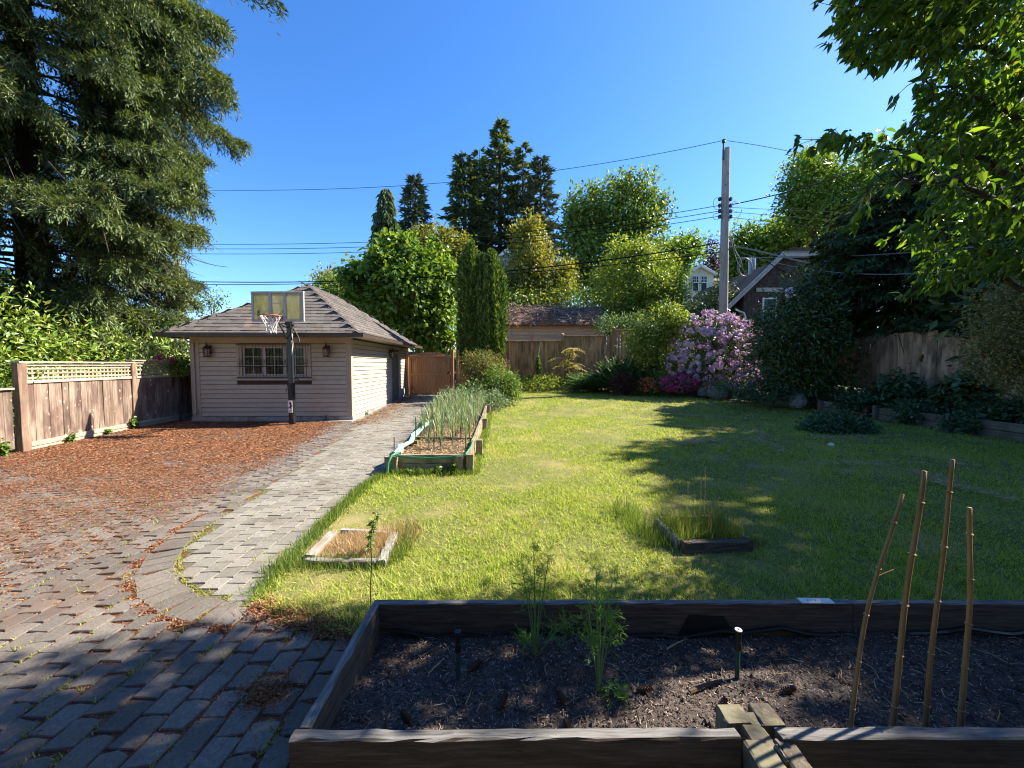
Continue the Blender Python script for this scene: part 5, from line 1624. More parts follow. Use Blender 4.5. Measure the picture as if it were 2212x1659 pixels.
def fennel(bx, by, topy, label, seed, arms):
    """arms: end points (photo position) of stems and side fronds"""
    b = G(bx, by, 0.115)
    r = np.random.default_rng(seed)
    o = thing('fennel_plant', label, 'fennel', (b[0], b[1], 0.11), 'fennel plants in the front planter')
    stm = MB(); fr = MB()
    P0 = []; D0 = []
    for s, (x_, y_, dy_, rad, frond) in enumerate(arms):
        top = P(x_, y_, b[1] + dy_)
        pts = [b + (top - b) * t + np.array([0, 0, 0.03 * math.sin(PI * t)]) * (s > 0) for t in np.linspace(0, 1, 12)]
        stm.tube(pts, np.linspace(rad, 0.0016, 12), 6)
        ax = unit(top - b)
        for i in range(12):
            t = i / 11
            if t < frond:
                continue
            w = math.sin(PI * min(1, (t - frond) / (1 - frond) * 0.8 + 0.2))
            for q in range(6 if s < 1 else 4):
                d = unit(r.normal(size=3) * [1, 0.8, 0.8] + ax * 0.7)
                L = r.uniform(0.05, 0.115) * (0.35 + 0.65 * w)
                stm.tube([pts[i], pts[i] + d * L], 0.0008, 3, cap=False)
                for u_ in range(13):
                    P0.append(pts[i] + d * L * r.uniform(0.15, 1)); D0.append(unit(d + r.normal(size=3) * 0.8))
    P0 = np.array(P0); n = len(P0)
    fr.leaves(P0, np.array(D0), rdir(n), r.uniform(0.014, 0.036, n), 0.0027, 0.1)
    stm.build('stem', M['stem'], o)
    fr.build('fronds', M['l_fern'], o)


fennel(1157, 1425, 1188, 'feathery fennel plant leaning left nearer the back plank', 3, [(1153, 1190, .05, .0085, .62), (1125, 1215, .0, .005, .6), (1185, 1205, .06, .005, .6), (1170, 1240, .12, .004, .6), (1235, 1340, -.05, .004, .35), (1130, 1385, .02, .003, .4), (1140, 1260, -.05, .004, .6)])
fennel(1293, 1492, 1232, 'feathery fennel plant with straight pale stem nearer the front plank', 8, [(1288, 1232, .05, .0085, .6), (1262, 1262, .05, .004, .6), (1322, 1258, .0, .004, .6), (1300, 1285, -.06, .004, .5), (1325, 1350, .02, .004, .5), (1270, 1365, -.03, .003, .5), (1338, 1505, -.04, .003, .4), (1310, 1330, .08, .003, .5)])


def pine_cone(x, y, label):
    z = float(soilz(x, y))
    o = thing('pine_cone', label, 'pine cone', (x, y, z), 'pine cones on the mulch')
    a = rng.uniform(0, PI); ax = np.array([math.cos(a), math.sin(a), 0.05]); L = 0.075
    mb = MB(); n = 60
    t = (np.arange(n) + 0.5) / n; ang = np.arange(n) * 2.399
    s = np.array([-ax[1], ax[0], 0]); u = np.cross(ax, s)
    rad = 0.019 * np.sin(PI * np.clip(0.12 + 0.8 * t, 0, 1))
    rd = np.cos(ang)[:, None] * s + np.sin(ang)[:, None] * u
    c = np.array([x, y, z + 0.018]) + ax * ((t - 0.5) * L)[:, None]
    mb.leaves(c + rd * (rad * 0.3)[:, None], rd + ax * 0.6, ax[None] - rd * 0.5, 0.013, 0.013, 0.2, 0.7)
    mb.tube([c[0], c[n // 2], c[-1]], [0.006, 0.010, 0.005], 8)
    mb.build('scales', M['cone'], o)


M['cone'] = plain('cone_scale', (0.10, 0.06, 0.04), 0.8, 0.2)
for (px_c, py_c, lb_) in ((1390, 1500, 'pine cone behind the right fennel stem'), (1215, 1510, 'pine cone between the two fennel plants'), (1025, 1448, 'pine cone just right of the black sprinkler'), (1085, 1525, 'pine cone in the middle of the shaded mulch'), (880, 1560, 'pine cone near the left plank'), (1700, 1505, 'sunlit pine cone right of the timber joint'), (1560, 1530, 'pine cone left of the timber joint'), (1230, 1572, 'pine cone close against the front plank')):
    g_ = G(px_c, py_c, 0.115); pine_cone(g_[0], g_[1], lb_)
for (a, b, r_, lb_) in (((1490, 1497), (1560, 1470), 0.010, 'short dark stick lying in a sun patch'), ((925, 1455), (960, 1425), 0.004, 'thin pale twig left of the black sprinkler'), ((1005, 1520), (1018, 1490), 0.003, 'thin bent twig at the foot of the black sprinkler'), ((1440, 1400), (1480, 1378), 0.005, 'twig near the back plank between fennel and sprinkler')):
    p, q = G(*a, 0.12), G(*b, 0.12)
    p[2] = soilz(p[0], p[1]) + r_; q[2] = soilz(q[0], q[1]) + r_ * 1.5
    m_ = (p + q) / 2 + [0.006, 0.004, 0.004]
    mb = MB(); mb.tube([p, (p + m_) / 2 + [0, 0, .002], m_, q], [r_, r_ * 1.1, r_ * 0.9, r_ * 0.6], 6)
    tag(mb.build('stick', M['twig'] if r_ > 0.006 else M['straw'], None, loc=tuple(p)), lb_, 'stick', 'sticks on the mulch')

# bare weed stalk at the planter corner
w0 = G(800, 1318, 0.02)
o = thing('dead_stalk', 'thin dark weed stalk standing at the back left corner of the planter', 'weed', (w0[0], w0[1] + 0.04, 0))
pts = [P(x_, y_, w0[1] + 0.05) for x_, y_ in ((801, 1320), (800, 1270), (803, 1215), (800, 1165), (806, 1130), (812, 1108))]
mb = MB(); mb.tube(pts, np.linspace(0.004, 0.0015, 6), 5)
mb.tube([pts[1], pts[1] + np.array([-0.02, 0, 0.02])], 0.0015, 4); mb.build('stem', M['twig'], o)
n = 10
i = rng.integers(2, 6, n); mb = MB(); mb.leaves(np.array(pts)[i], rdir(n), rdir(n), 0.03, 0.014); mb.build('leaves', M['l_dark'], o)

# a clump of dead moss on the paving by the planter
n = 1500
c = G(575, 1500, 0.01); x = c[0] + rng.normal(size=n) * 0.07; y = c[1] + rng.normal(size=n) * 0.05
flakes(x, y, 0.015 + np.abs(rng.normal(size=n)) * 0.012, rng.uniform(0.015, 0.035, n), 0.004, 1.2).build('moss_clump', M['litter'], kind='stuff', label='brown clump of dead moss on the pavers beside the planter', category='moss')
n = 5000
e1, e2, _ = resample([(-1.80, 2.62), (-1.4, 2.44), (-0.85, 2.3)], 0.03); i = rng.integers(0, len(e1), n)
x = e1[i] + rng.normal(size=n) * 0.03; y = e2[i] + rng.normal(size=n) * 0.055
flakes(x, y, 0.016 + rng.uniform(0, 0.02, n), rng.uniform(0.012, 0.03, n), 0.008, 0.8).build('edge_litter', M['litter'], kind='stuff', label='brown leaf litter along the lawn edge by the planter', category='leaf litter')

# ================================================================== two small planters on the lawn
sp1 = thing('small_planter', 'small sunken grey timber planter with dry straw beside the path', 'planter', (-1.5, 3.4, 0), 'small planters on the lawn')
def tim(parent, a, b, w, h, mat, name='timber', seg=8, jit=0.003):
    mb = MB(); mb.beam(a, b, w, h, seg=seg, ch=0.008, jit=jit); return mb.build(name, mat, parent)
q = lambda x_, y_, z_: G(x_, y_, z_)
zt = 0.07
a_, b_, c_, d_ = q(655, 1208, zt), q(825, 1212, zt), q(852, 1152, zt), q(722, 1146, zt)
lo = np.array([0, 0, -0.05])
tim(sp1, a_ + lo + [0.02, 0, 0], b_ + lo - [0.05, 0, 0], 0.055, 0.12, M['timber_x'])
tim(sp1, b_ + lo - [0, .02, 0], c_ + lo, 0.075, 0.13, M['timber_y'])
tim(sp1, d_ + lo - [0, .03, 0], a_ + lo + [0.02, 0.06, 0], 0.085, 0.12, M['timber_y'])
tim(sp1, d_ + lo + [.06, .03, 0], c_ + lo - [.06, -.03, 0], 0.05, 0.11, M['timber_x'])
mb = MB(); mb.add([p + [0, 0, -0.045] for p in (a_, b_, c_, d_)], [(0, 1, 2, 3)]); mb.build('soil', M['bedsoil'], sp1)
n = 5200
t1 = rng.uniform(0.05, 0.95, n); t2 = rng.uniform(0.05, 0.97, n)
base = (a_ * (1 - t1)[:, None] + b_ * t1[:, None]) * (1 - t2)[:, None] + (d_ * (1 - t1)[:, None] + c_ * t1[:, None]) * t2[:, None]
grass_patch(base[:, 0], base[:, 1], 0.05 + 0.11 * t1 * t2, 0.004, M['straw'], 'x', 0.8, z=base[:, 2] - 0.05).build('dry_straw', M['straw'], sp1, kind='stuff')


n = 700
w_ = c_[None] + rng.normal(size=(n, 3)) * [0.13, 0.16, 0]
grass_patch(w_[:, 0], w_[:, 1], 0.17, 0.0035, M['straw'], 'x', 0.4).build('seeding_grass', M['straw'], sp1, kind='stuff')


def leafy_stem(base, top, nleaf, L, W, mat, label, name='weed_plant', side=2, cat='weed', group=None, bend=0.05, seed=0):
    r = np.random.default_rng(seed)
    o = thing(name, label, cat, tuple(base), group)
    base = np.array(base); top = np.array(top)
    sm = MB(); lf_ = MB(); PP = []; DD = []
    for s in range(side + 1):
        t_ = top if s == 0 else base + (top - base) * r.uniform(0.5, 0.9) + np.append(r.normal(size=2) * 0.25 * np.linalg.norm(top - base), 0)
        pts = [base + (t_ - base) * t + np.array([bend * math.sin(3 * t + s), bend * 0.5 * math.cos(2 * t), 0]) * t for t in np.linspace(0, 1, 8)]
        sm.tube(pts, np.linspace(0.006, 0.002, 8), 5)
        for q_ in range(nleaf):
            i = r.uniform(1, 6.99); p = pts[int(i)] + (pts[int(i) + 1] - pts[int(i)]) * (i % 1)
            PP.append(p); DD.append(unit(np.append(r.normal(size=2), r.uniform(-0.3, 0.5))))
    PP = np.array(PP); n_ = len(PP)
    lf_.bigleaves(PP, np.array(DD), np.tile([0, 0, 1.0], (n_, 1)) + r.normal(size=(n_, 3)) * 0.3, r.uniform(0.6, 1.2, n_) * L, W)
    sm.build('stem', M['stem'], o); lf_.build('leaves', mat, o)
    return o


b_ = q(792, 1190, 0.06)
leafy_stem(b_, P(815, 1108, b_[1]), 26, 0.055, 0.026, M['l_weed'], 'leafy green weed growing in the small straw filled planter', seed=4, bend=0.02)

sp2 = thing('small_planter', 'small rotting dark timber planter overgrown with seeding grass on the lawn', 'planter', (1.9, 3.7, 0), 'small planters on the lawn')
zt = 0.11
a_, b_, c_, d_ = q(1475, 1172, zt), q(1622, 1168, zt), q(1560, 1118, zt), q(1420, 1122, zt)
tim(sp2, a_ + lo, b_ + lo, 0.075, 0.13, M['darktimber'])
tim(sp2, d_ + lo + [0, .02, 0], a_ + lo + [0, .05, 0], 0.06, 0.11, M['timber_y'])
tim(sp2, b_ + lo + [0, .05, 0], c_ + lo, 0.06, 0.11, M['timber_y'])
tim(sp2, d_ + lo + [.04, .04, 0], c_ + lo + [-.04, .03, 0], 0.05, 0.12, M['timber_x'])
mb = MB(); mb.add([p + [0, 0, -0.045] for p in (a_, b_, c_, d_)], [(0, 1, 2, 3)]); mb.build('soil', M['bedsoil'], sp2)
n = 2600
t1 = rng.uniform(-0.03, 1.0, n); t2 = rng.uniform(0.03, 1.03, n)
base = (a_ * (1 - t1)[:, None] + b_ * t1[:, None]) * (1 - t2)[:, None] + (d_ * (1 - t1)[:, None] + c_ * t1[:, None]) * t2[:, None]
grass_patch(base[:, 0], base[:, 1], 0.20, 0.005, M['tallgrass'], 'x', 0.45, z=base[:, 2] - 0.05).build('tall_grass', M['tallgrass'], sp2, kind='stuff')
mb = grass_patch(base[:260, 0], base[:260, 1], 0.27, 0.0035, M['straw'], 'x', 0.35, z=base[:260, 2] - 0.05)
for xx_, yy_, top in ((1512, 1120, 1040), (1521, 1125, 1008), (1484, 1120, 1040)):
    g_ = q(xx_, yy_, 0.05); t_ = P(xx_ + 2, top, g_[1]); mb.tube([g_, (g_ + t_) / 2 + [0.005, 0, 0], t_], [0.002, 0.002, 0.0035], 4)
mb.build('seed_heads', M['straw'], sp2, kind='stuff')

# ================================================================== long raised bed
rb = thing('raised_bed', 'long raised timber bed full of garlic plants beside the path', 'planter', (-1.3, 9.5, 0))
ZB = 0.29
def bedtop(x, y): return float(H(x, y)) + ZB
def timbers(poly, h=0.27, w=0.06, name='timber', rows=2):
    for (xa, ya), (xb, yb) in zip(poly[:-1], poly[1:]):
        za, zb = float(H(xa, ya)), float(H(xb, yb))
        for r_ in range(rows):
            hh = ZB / rows
            jx = rng.normal() * 0.006
            mb = MB(); mb.beam((xa + jx, ya, za + hh * (r_ + 0.5)), (xb + jx, yb, zb + hh * (r_ + 0.5)), w, hh - 0.006, seg=6, ch=0.008, jit=0.003)
            mb.build(name, M['timber_bed'], rb)
timbers([(-1.84, 6.02), (-1.93, 7.1), (-2.05, 8.6)] + BED_L[2:5]); timbers([(-0.69, 6.02), (-0.73, 7.1), (-0.80, 9.9), (-0.88, 12.9)])
for r_ in range(2):
    mb = MB(); mb.beam((-1.84, 5.98, 0.005 + ZB / 2 * (r_ + 0.5)), (-0.69, 5.98, ZB / 2 * (r_ + 0.5)), 0.05, ZB / 2 - 0.006, seg=10, ch=0.008, jit=0.003); mb.build('timber', M['timber_bedx'], rb)
mb = MB(); mb.beam((-1.9, 7.6, 0.2), (-0.78, 7.5, 0.21), 0.05, 0.12, seg=6, ch=0.008, jit=0.003); mb.build('timber', M['timber_bedx'], rb)
for (x_, y_, h_, w_) in ((-1.83, 5.90, 0.275, 0.10), (-1.935, 5.93, 0.265, 0.085), (-0.82, 5.90, 0.285, 0.12), (-0.655, 5.93, 0.30, 0.11), (-0.61, 7.1, 0.30, 0.12), (-0.70, 9.9, 0.30, 0.11), (-0.80, 12.9, 0.31, 0.11), (-1.80, 7.05, 0.30, 0.12)):
    z_ = float(H(x_, y_)); mb = MB(); mb.beam((x_, y_, z_ - 0.03), (x_, y_, z_ + h_), w_, w_ * 0.9, (0, 1, 0), seg=3, ch=0.006, jit=0.003); mb.build('post', M['timber_bed'], rb)
ys = np.linspace(6.0, 14.0, 40)
V = []; F = []
for i, y_ in enumerate(ys):
    xl = np.interp(y_, [5.95, 8, 11, 14], [-1.86, -2.02, -2.33, -2.63]); xr = np.interp(y_, [5.95, 9.9, 12.9, 14], [-0.68, -0.80, -0.88, -0.8])
    for t in np.linspace(0, 1, 8):
        x_ = xl + (xr - xl) * t; V.append((x_, y_, float(H(x_, y_)) + 0.21 + rng.normal() * 0.012))
for i in range(39):
    for k in range(7):
        F.append((i * 8 + k, i * 8 + k + 1, (i + 1) * 8 + k + 1, (i + 1) * 8 + k))
mb = MB(); mb.add(V, F); mb.build('soil', M['bedsoil'], rb, smooth=True)
n = 5000
y = rng.uniform(6.02, 9.5, n); x = rng.uniform(-1.8, -0.75, n)
flakes(x, y, H(x, y) + 0.225 + rng.uniform(0, 0.015, n), rng.uniform(0.04, 0.10, n), 0.009, 0.5).build('straw_mulch', M['straw'], rb, kind='stuff')
# log edging farther back
for (a, b) in zip(BED_R[3:-1], BED_R[4:]):
    za, zb = float(H(*a)), float(H(*b))
    mb = MB(); m_ = ((a[0] + b[0]) / 2 + 0.03, (a[1] + b[1]) / 2, (za + zb) / 2 + 0.13)
    mb.tube([(a[0], a[1], za + 0.12), m_, (b[0], b[1], zb + 0.12)], [0.11, 0.12, 0.10], 10); mb.build('edging_log', M['mosswood'], rb)

# garlic plants
def garlic_mesh(seed):
    r = np.random.default_rng(seed); mb = MB()
    for s in range(int(r.integers(7, 11))):
        a = r.uniform(0, 6.28); L = r.uniform(0.40, 0.78); out = r.uniform(0.08, 0.42)
        z0 = r.uniform(0.02, 0.15)
        prev = None; w0 = r.uniform(0.012, 0.022)
        V = []
        kink = r.uniform(0.5, 0.95)
        for i, t in enumerate(np.linspace(0, 1, 6)):
            rr = out * L * t ** 1.7; zz = z0 + L * t * (1 - 0.25 * t * out * 2)
            if t > kink:
                zz -= (t - kink) * L * 1.3
            c = np.array([math.cos(a) * rr, math.sin(a) * rr, zz]); sdv = np.array([-math.sin(a), math.cos(a), 0]) * w0 * (1 - t ** 2) * 0.5
            V += [c - sdv, c + sdv]
        mb.add(V, [(2 * i, 2 * i + 1, 2 * i + 3, 2 * i + 2) for i in range(5)])
    mb.tube([(0, 0, 0), (0, 0, 0.22)], [0.012, 0.008], 6)
    return mb.mesh('garlic_leaves', M['l_garlic'])


gme = [garlic_mesh(s) for s in range(7)]
cnt = 0
for row, y_ in enumerate(np.arange(6.75, 14.2, 0.235)):
    xl = np.interp(y_, [5.95, 8, 11, 14], [-1.72, -1.9, -2.2, -2.5]); xr = np.interp(y_, [5.95, 9.9, 12.9, 14], [-0.82, -0.92, -1.0, -1.0])
    for t in np.linspace(0.02, 0.98, 6):
        if y_ < 7.6 and (t < 0.30 or rng.uniform() < 0.45):
            continue
        x_ = xl + (xr - xl) * t + rng.normal() * 0.05; yy = y_ + rng.normal() * 0.06
        s_ = rng.uniform(0.75, 1.1)
        o = inst('garlic_plant', gme[int(rng.integers(7))], None, (x_, yy, float(H(x_, yy)) + 0.20), (0, 0, rng.uniform(0, 6.28)), (s_, s_, s_))
        tag(o, 'garlic plant %s of the raised bed, %s' % ('at the sparse near end' if y_ < 7.6 else 'in the dense middle' if y_ < 11 else 'at the far end', 'on the path side' if t < 0.3 else 'on the lawn side' if t > 0.7 else 'in the centre rows'), 'garlic plant', 'garlic plants in the raised bed')
        cnt += 1

# netting bunched along the left edge, hose, sagging cord, short green stakes
net = thing('garden_netting', 'pale green bunched netting draped along the left edge of the raised bed', 'netting', (-1.85, 6.2, 0.3))
pts = [(-1.80, 5.96, 0.31), (-1.84, 6.35, 0.325), (-1.80, 6.8, 0.335), (-1.88, 7.3, 0.34), (-1.90, 7.9, 0.345), (-1.95, 8.6, 0.33), (-1.99, 9.3, 0.32)]
mb = MB()
for s in range(4):
    mb.tube([np.array(p) + rng.normal(size=3) * [0.02, 0.02, 0.01] for p in pts], [0.022, 0.035, 0.026, 0.035, 0.028, 0.03, 0.02], 6)
V = []; F = []
for i in range(31):
    y_ = 5.95 + i * 0.11
    x_ = np.interp(y_, [p[1] for p in pts], [p[0] for p in pts])
    V += [(x_ - 0.035, y_, 0.305 + 0.01 * math.sin(i * 1.7)), (x_ - 0.085, y_, 0.21 + 0.03 * math.sin(i * 1.1)), (x_ - 0.10, y_ + .02, 0.12 + 0.045 * math.sin(i * 0.8 + 1))]
for i in range(30):
    F += [(3 * i, 3 * i + 1, 3 * i + 4, 3 * i + 3), (3 * i + 1, 3 * i + 2, 3 * i + 5, 3 * i + 4)]
V = np.array(V); mb.add(V, F)
mb.build('netting', M['netting'], net)
mb = MB()
for z_ in (0, -0.018):
    mb.tube([(-1.80, 5.88, 0.30 + z_), (-1.5, 5.86, 0.275 + z_ * 1.5), (-1.25, 5.86, 0.265 + z_ * 2), (-0.95, 5.86, 0.285 + z_), (-0.72, 5.90, 0.31 + z_)], 0.008, 5)
mb.tube([(-0.72, 5.90, 0.31), (-0.69, 6.4, 0.32), (-0.71, 7.0, 0.32)], 0.012, 5)
mb.build('cord', M['rope'], net)
mb = MB(); mb.tube([(-1.78, 5.98, 0.315), (-1.85, 5.86, 0.30), (-1.89, 5.80, 0.20), (-1.90, 5.79, 0.05), (-1.89, 5.78, 0.0)], 0.019, 8)
tag(mb.build('garden_hose', M['rope'], None, smooth=True, loc=(-1.9, 5.8, 0)), 'green hose hanging over the near left corner of the raised bed', 'hose')
for k, (x_, y_, h_, lb_) in enumerate(((-1.86, 5.99, 0.56, 'short green stake at the near left corner of the raised bed'), (-1.80, 7.1, 0.72, 'taller green stake on the left edge of the raised bed'), (-0.74, 6.0, 0.56, 'green stake at the near right corner of the raised bed'))):
    mb = MB(); mb.tube([(x_, y_, 0.05), (x_ + 0.01, y_, h_)], 0.008, 6)
    if k == 1:
        for s in (-1, 1):
            mb.tube([(x_ + 0.008, y_, 0.58), (x_ + s * 0.04, y_, 0.64)], 0.004, 4)
    tag(mb.build('plant_stake', M['plasticgreen'], None, loc=(x_, y_, 0)), lb_, 'plant stake', 'green stakes on the raised bed')
b_ = q(1300, 1040, 0.0)

for k, (px_w, py_w, h_) in enumerate(((905, 1030, 0.10), (960, 1030, 0.12), (1002, 985, 0.26))):
    b_ = np.array([(-1.62, -1.15, -0.92)[k], 5.84, 0.0])
    leafy_stem(b_, b_ + [0.03, 0, h_], 12, 0.06, 0.05, M['l_weed'], ('low green weed at the left foot of the raised bed', 'low green weed in front of the middle of the raised bed', 'taller green weed climbing the right end of the raised bed')[k], seed=20 + k, bend=0.02)

# weeds at the foot of the left fence
for k, (x_, y_, h_, lb_) in enumerate(((-9.35, 7.0, 0.35, 'leafy weed at the foot of the near fence post'), (-9.62, 8.3, 0.20, 'small weed along the kickboard of the long fence panel'), (-9.80, 9.2, 0.16, 'tiny weed farther along the fence kickboard'), (-9.93, 10.0, 0.32, 'bushy weed at the foot of the middle fence post'))):
    leafy_stem((x_, y_, 0), (x_ + 0.05, y_, h_), 26, 0.09, 0.05, M['l_weed'], lb_, seed=40 + k, side=5)
for (xp, yp, h_, lb_) in ((945, 905, .25, 'weed growing against the lit garage wall near the corner'), (700, 905, .22, 'small weed at the garage foundation behind the hoop')):
    pass
b_ = gp(-0.06, 1.1, 0.0); leafy_stem(b_, b_ + [0.02, 0, .22], 14, .06, .03, M['l_weed'], 'small weed against the lit side wall of the garage', seed=50)
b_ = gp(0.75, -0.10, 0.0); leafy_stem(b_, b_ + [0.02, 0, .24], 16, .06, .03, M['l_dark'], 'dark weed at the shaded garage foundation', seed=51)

ws = G(1795, 963, 0.03)
mb = MB(); mb.rock((ws[0], ws[1], 0.05), (0.05, 0.045, 0.04), 77); tag(mb.build('white_stone', M['white'], None, smooth=True, loc=(ws[0], ws[1], 0)), 'small white stone lying on the shaded lawn', 'stone')

# ================================================================== right beds: retaining timbers and boulders
wallr = thing('retaining_wall', 'low weathered timber retaining wall along the shaded right side of the lawn', 'retaining wall', (11.2, 11, 0))
segs = [((10.75, 13.3), (11.05, 11.9)), ((11.15, 11.7), (11.2, 9.9)), ((11.22, 9.8), (11.25, 7.9)), ((11.3, 7.8), (11.4, 5.5))]
for i, (a, b) in enumerate(segs):
    for r_ in range(2):
        za, zb = float(H(*a)) - 0.02, float(H(*b)) - 0.02
        mb = MB(); mb.beam((a[0] + r_ * 0.02, a[1], za + 0.10 + 0.2 * r_), (b[0] + r_ * 0.02, b[1], zb + 0.10 + 0.2 * r_), 0.10, 0.19, seg=5, ch=0.012, jit=0.004); mb.build('timber', M['walltimber'], wallr)
    mb = MB(); mb.beam((a[0] - 0.09, a[1] - 0.05, -0.02), (a[0] - 0.09, a[1] - 0.05, 0.45), 0.10, 0.10, (0, 1, 0), jit=0.004); mb.build('post', M['walltimber'], wallr)
for k, (xp, yp, d, r_, lb_) in enumerate(((1519, 845, 16.9, (0.22, 0.2, 0.22), 'small grey boulder beside the magenta azalea'), (1551, 846, 16.4, (0.42, 0.3, 0.30), 'largest pale boulder under the pink rhododendron'), (1612, 850, 15.6, (0.5, 0.26, 0.24), 'dark flat boulder half hidden under the shrubs'), (1722, 862, 13.6, (0.27, 0.25, 0.30), 'upright pale boulder at the end of the retaining timbers'))):
    c = P(xp, yp, d); mb = MB(); mb.rock((c[0], c[1], c[2] - 0.05), r_, 60 + k); tag(mb.build('boulder', M['boulder'], None, loc=tuple(c)), lb_, 'boulder', 'boulders edging the right bed')
fe = thing('flower_bed_edging', 'low grey timber edging of the yellow flower bed by the back fence', 'edging', (1.2, 19.9, 0.3))
a, b = P(1118, 846, 20.2), P(1236, 843, 20.0)
for r_ in range(2):
    mb = MB(); mb.beam(a + [0, 0, 0.03 + 0.13 * r_], b + [0, 0, 0.03 + 0.13 * r_], 0.09, 0.12, seg=6, ch=0.01, jit=0.006); mb.build('timber', M['timber_x'], fe)
# raised earth behind the edgings
grid_mesh(np.arange(-2.6, 12, 0.4), np.arange(17, 23.2, 0.4), lambda x, y: H(x, y) + 0.02 + 0.33 * sstep(0.0, 0.8, np.minimum(y - np.interp(x, [0, 2.6, 5, 7.6, 9.6, 12], [20.4, 20.0, 19.1, 17.6, 14.8, 12]), 5)),
          lambda x, y: y > np.interp(x, [-2.6, -0.3, 0.2, 2.6, 5, 7.6, 9.6, 12], [16, 17.8, 20.2, 19.9, 19.0, 17.5, 14.7, 12])).build('garden_bed', M['bedsoil'], smooth=True, kind='structure')
# ================================================================== trees and shrubs
def blob_px(x, y, rx, ry, d, depth=0.85):
    c = P(x, y, d); k = d / 831.0
    return [c[0], c[1], c[2], rx * k, rx * k * depth, ry * k]


def sunline(Pp):
    """keeps the right hand trees low enough for the sun to reach the lawn where it does"""
    k = Pp[:, 2] / math.tan(SUN_EL)
    X0 = Pp[:, 0] - k * math.cos(SUN_AZ); Y0 = Pp[:, 1] - k * math.sin(SUN_AZ)
    lim = np.interp(Y0, [2.5, 3.5, 4.4, 5.4, 7, 8.9, 10.5, 12, 14, 18], [1.7, 1.7, 1.6, 2.55, 2.45, 2.5, 3.8, 5.0, 4.8, 4.8])
    return (X0 > lim + 0.25 * np.sin(Y0 * 7) + 0.15 * np.sin(Y0 * 17)) | (Pp[:, 1] > 17)


def crown(mb, blobs, n, L, W, droop=0.2, clump=0.35, per=9, up=0.5, big=False, shell=0.22, lumpy=0.2, seed=1, fold=0.25, inner=0.15, zmin=None, stretch=(1, 1, 1), cull=False):
    B = np.array(blobs, float)
    area = (B[:, 3] * B[:, 5]); area = area / area.sum()
    nc = max(1, n // per)
    bi = rng.choice(len(B), nc, p=area)
    u = rdir(nc)
    rr = 1 - np.abs(rng.normal(size=nc)) * shell
    inn = rng.uniform(size=nc) < inner
    rr = np.where(inn, rng.uniform(0.2, 0.9, nc), rr)
    rr = rr * (1 + lumpy * lump(u * 1.0 + bi[:, None] * 3.1, seed, 3.0) + 0.5 * lumpy * lump(u + bi[:, None] * 1.7, seed + 5, 7))
    c = B[bi, :3] + u * B[bi, 3:6] * rr[:, None]
    ci = np.repeat(np.arange(nc), per); m = len(ci)
    Pp = c[ci] + rng.normal(size=(m, 3)) * clump * np.array(stretch)
    out = u[ci]
    # foliage points outward and somewhat down; faces look up and outward
    D = unit(out * 0.7 + rdir(m) * 0.9 + np.array([0, 0, -droop]))
    N = unit(out * 0.5 + rdir(m) * 0.55 + np.array([0, 0, up]))
    if zmin is not None:
        k = Pp[:, 2] > zmin; Pp, D, N = Pp[k], D[k], N[k]; m = len(Pp)
    if cull:
        k = sunline(Pp); Pp, D, N = Pp[k], D[k], N[k]; m = len(Pp)
    Ls = L * rng.uniform(0.5, 1.35, m); Ws = W * rng.uniform(0.7, 1.2, m)
    if big:
        mb.bigleaves(Pp, D, N, Ls, Ws, fold)
    else:
        mb.leaves(Pp, D, N, Ls, Ws, fold)
    return mb


def limbs(base, blobs, r0, seed=0, wig=0.06):
    r = np.random.default_rng(seed); mb = MB()
    B = np.array(blobs, float); base = np.array(base, float)
    top = np.array([B[:, 0].mean(), B[:, 1].mean(), B[:, 2].mean()])
    h = top - base
    tr = [base + h * t + np.array([r.normal() * wig, r.normal() * wig, 0]) * np.linalg.norm(h) * t * (1 - t) for t in np.linspace(0, 1, 8)]
    mb.tube(tr, np.linspace(r0, r0 * 0.45, 8), 8)
    for b in B:
        k = int(r.integers(2, 6)); s = tr[k]; e = b[:3] + r.normal(size=3) * b[3:6] * 0.2
        pts = [s + (e - s) * t + np.array([0, 0, 0.12 * np.linalg.norm(e - s) * math.sin(PI * t)]) + r.normal(size=3) * 0.03 * np.linalg.norm(e - s) for t in np.linspace(0, 1, 6)]
        mb.tube(pts, np.linspace(r0 * 0.5, r0 * 0.12, 6), 6)
        for q_ in range(3):
            s2 = pts[2 + q_ % 3]; e2 = b[:3] + rdir(1)[0] * b[3:6] * 0.85
            mb.tube([s2, (s2 + e2) / 2 + r.normal(size=3) * 0.05, e2], [r0 * 0.18, r0 * 0.12, r0 * 0.04], 5)
    return mb


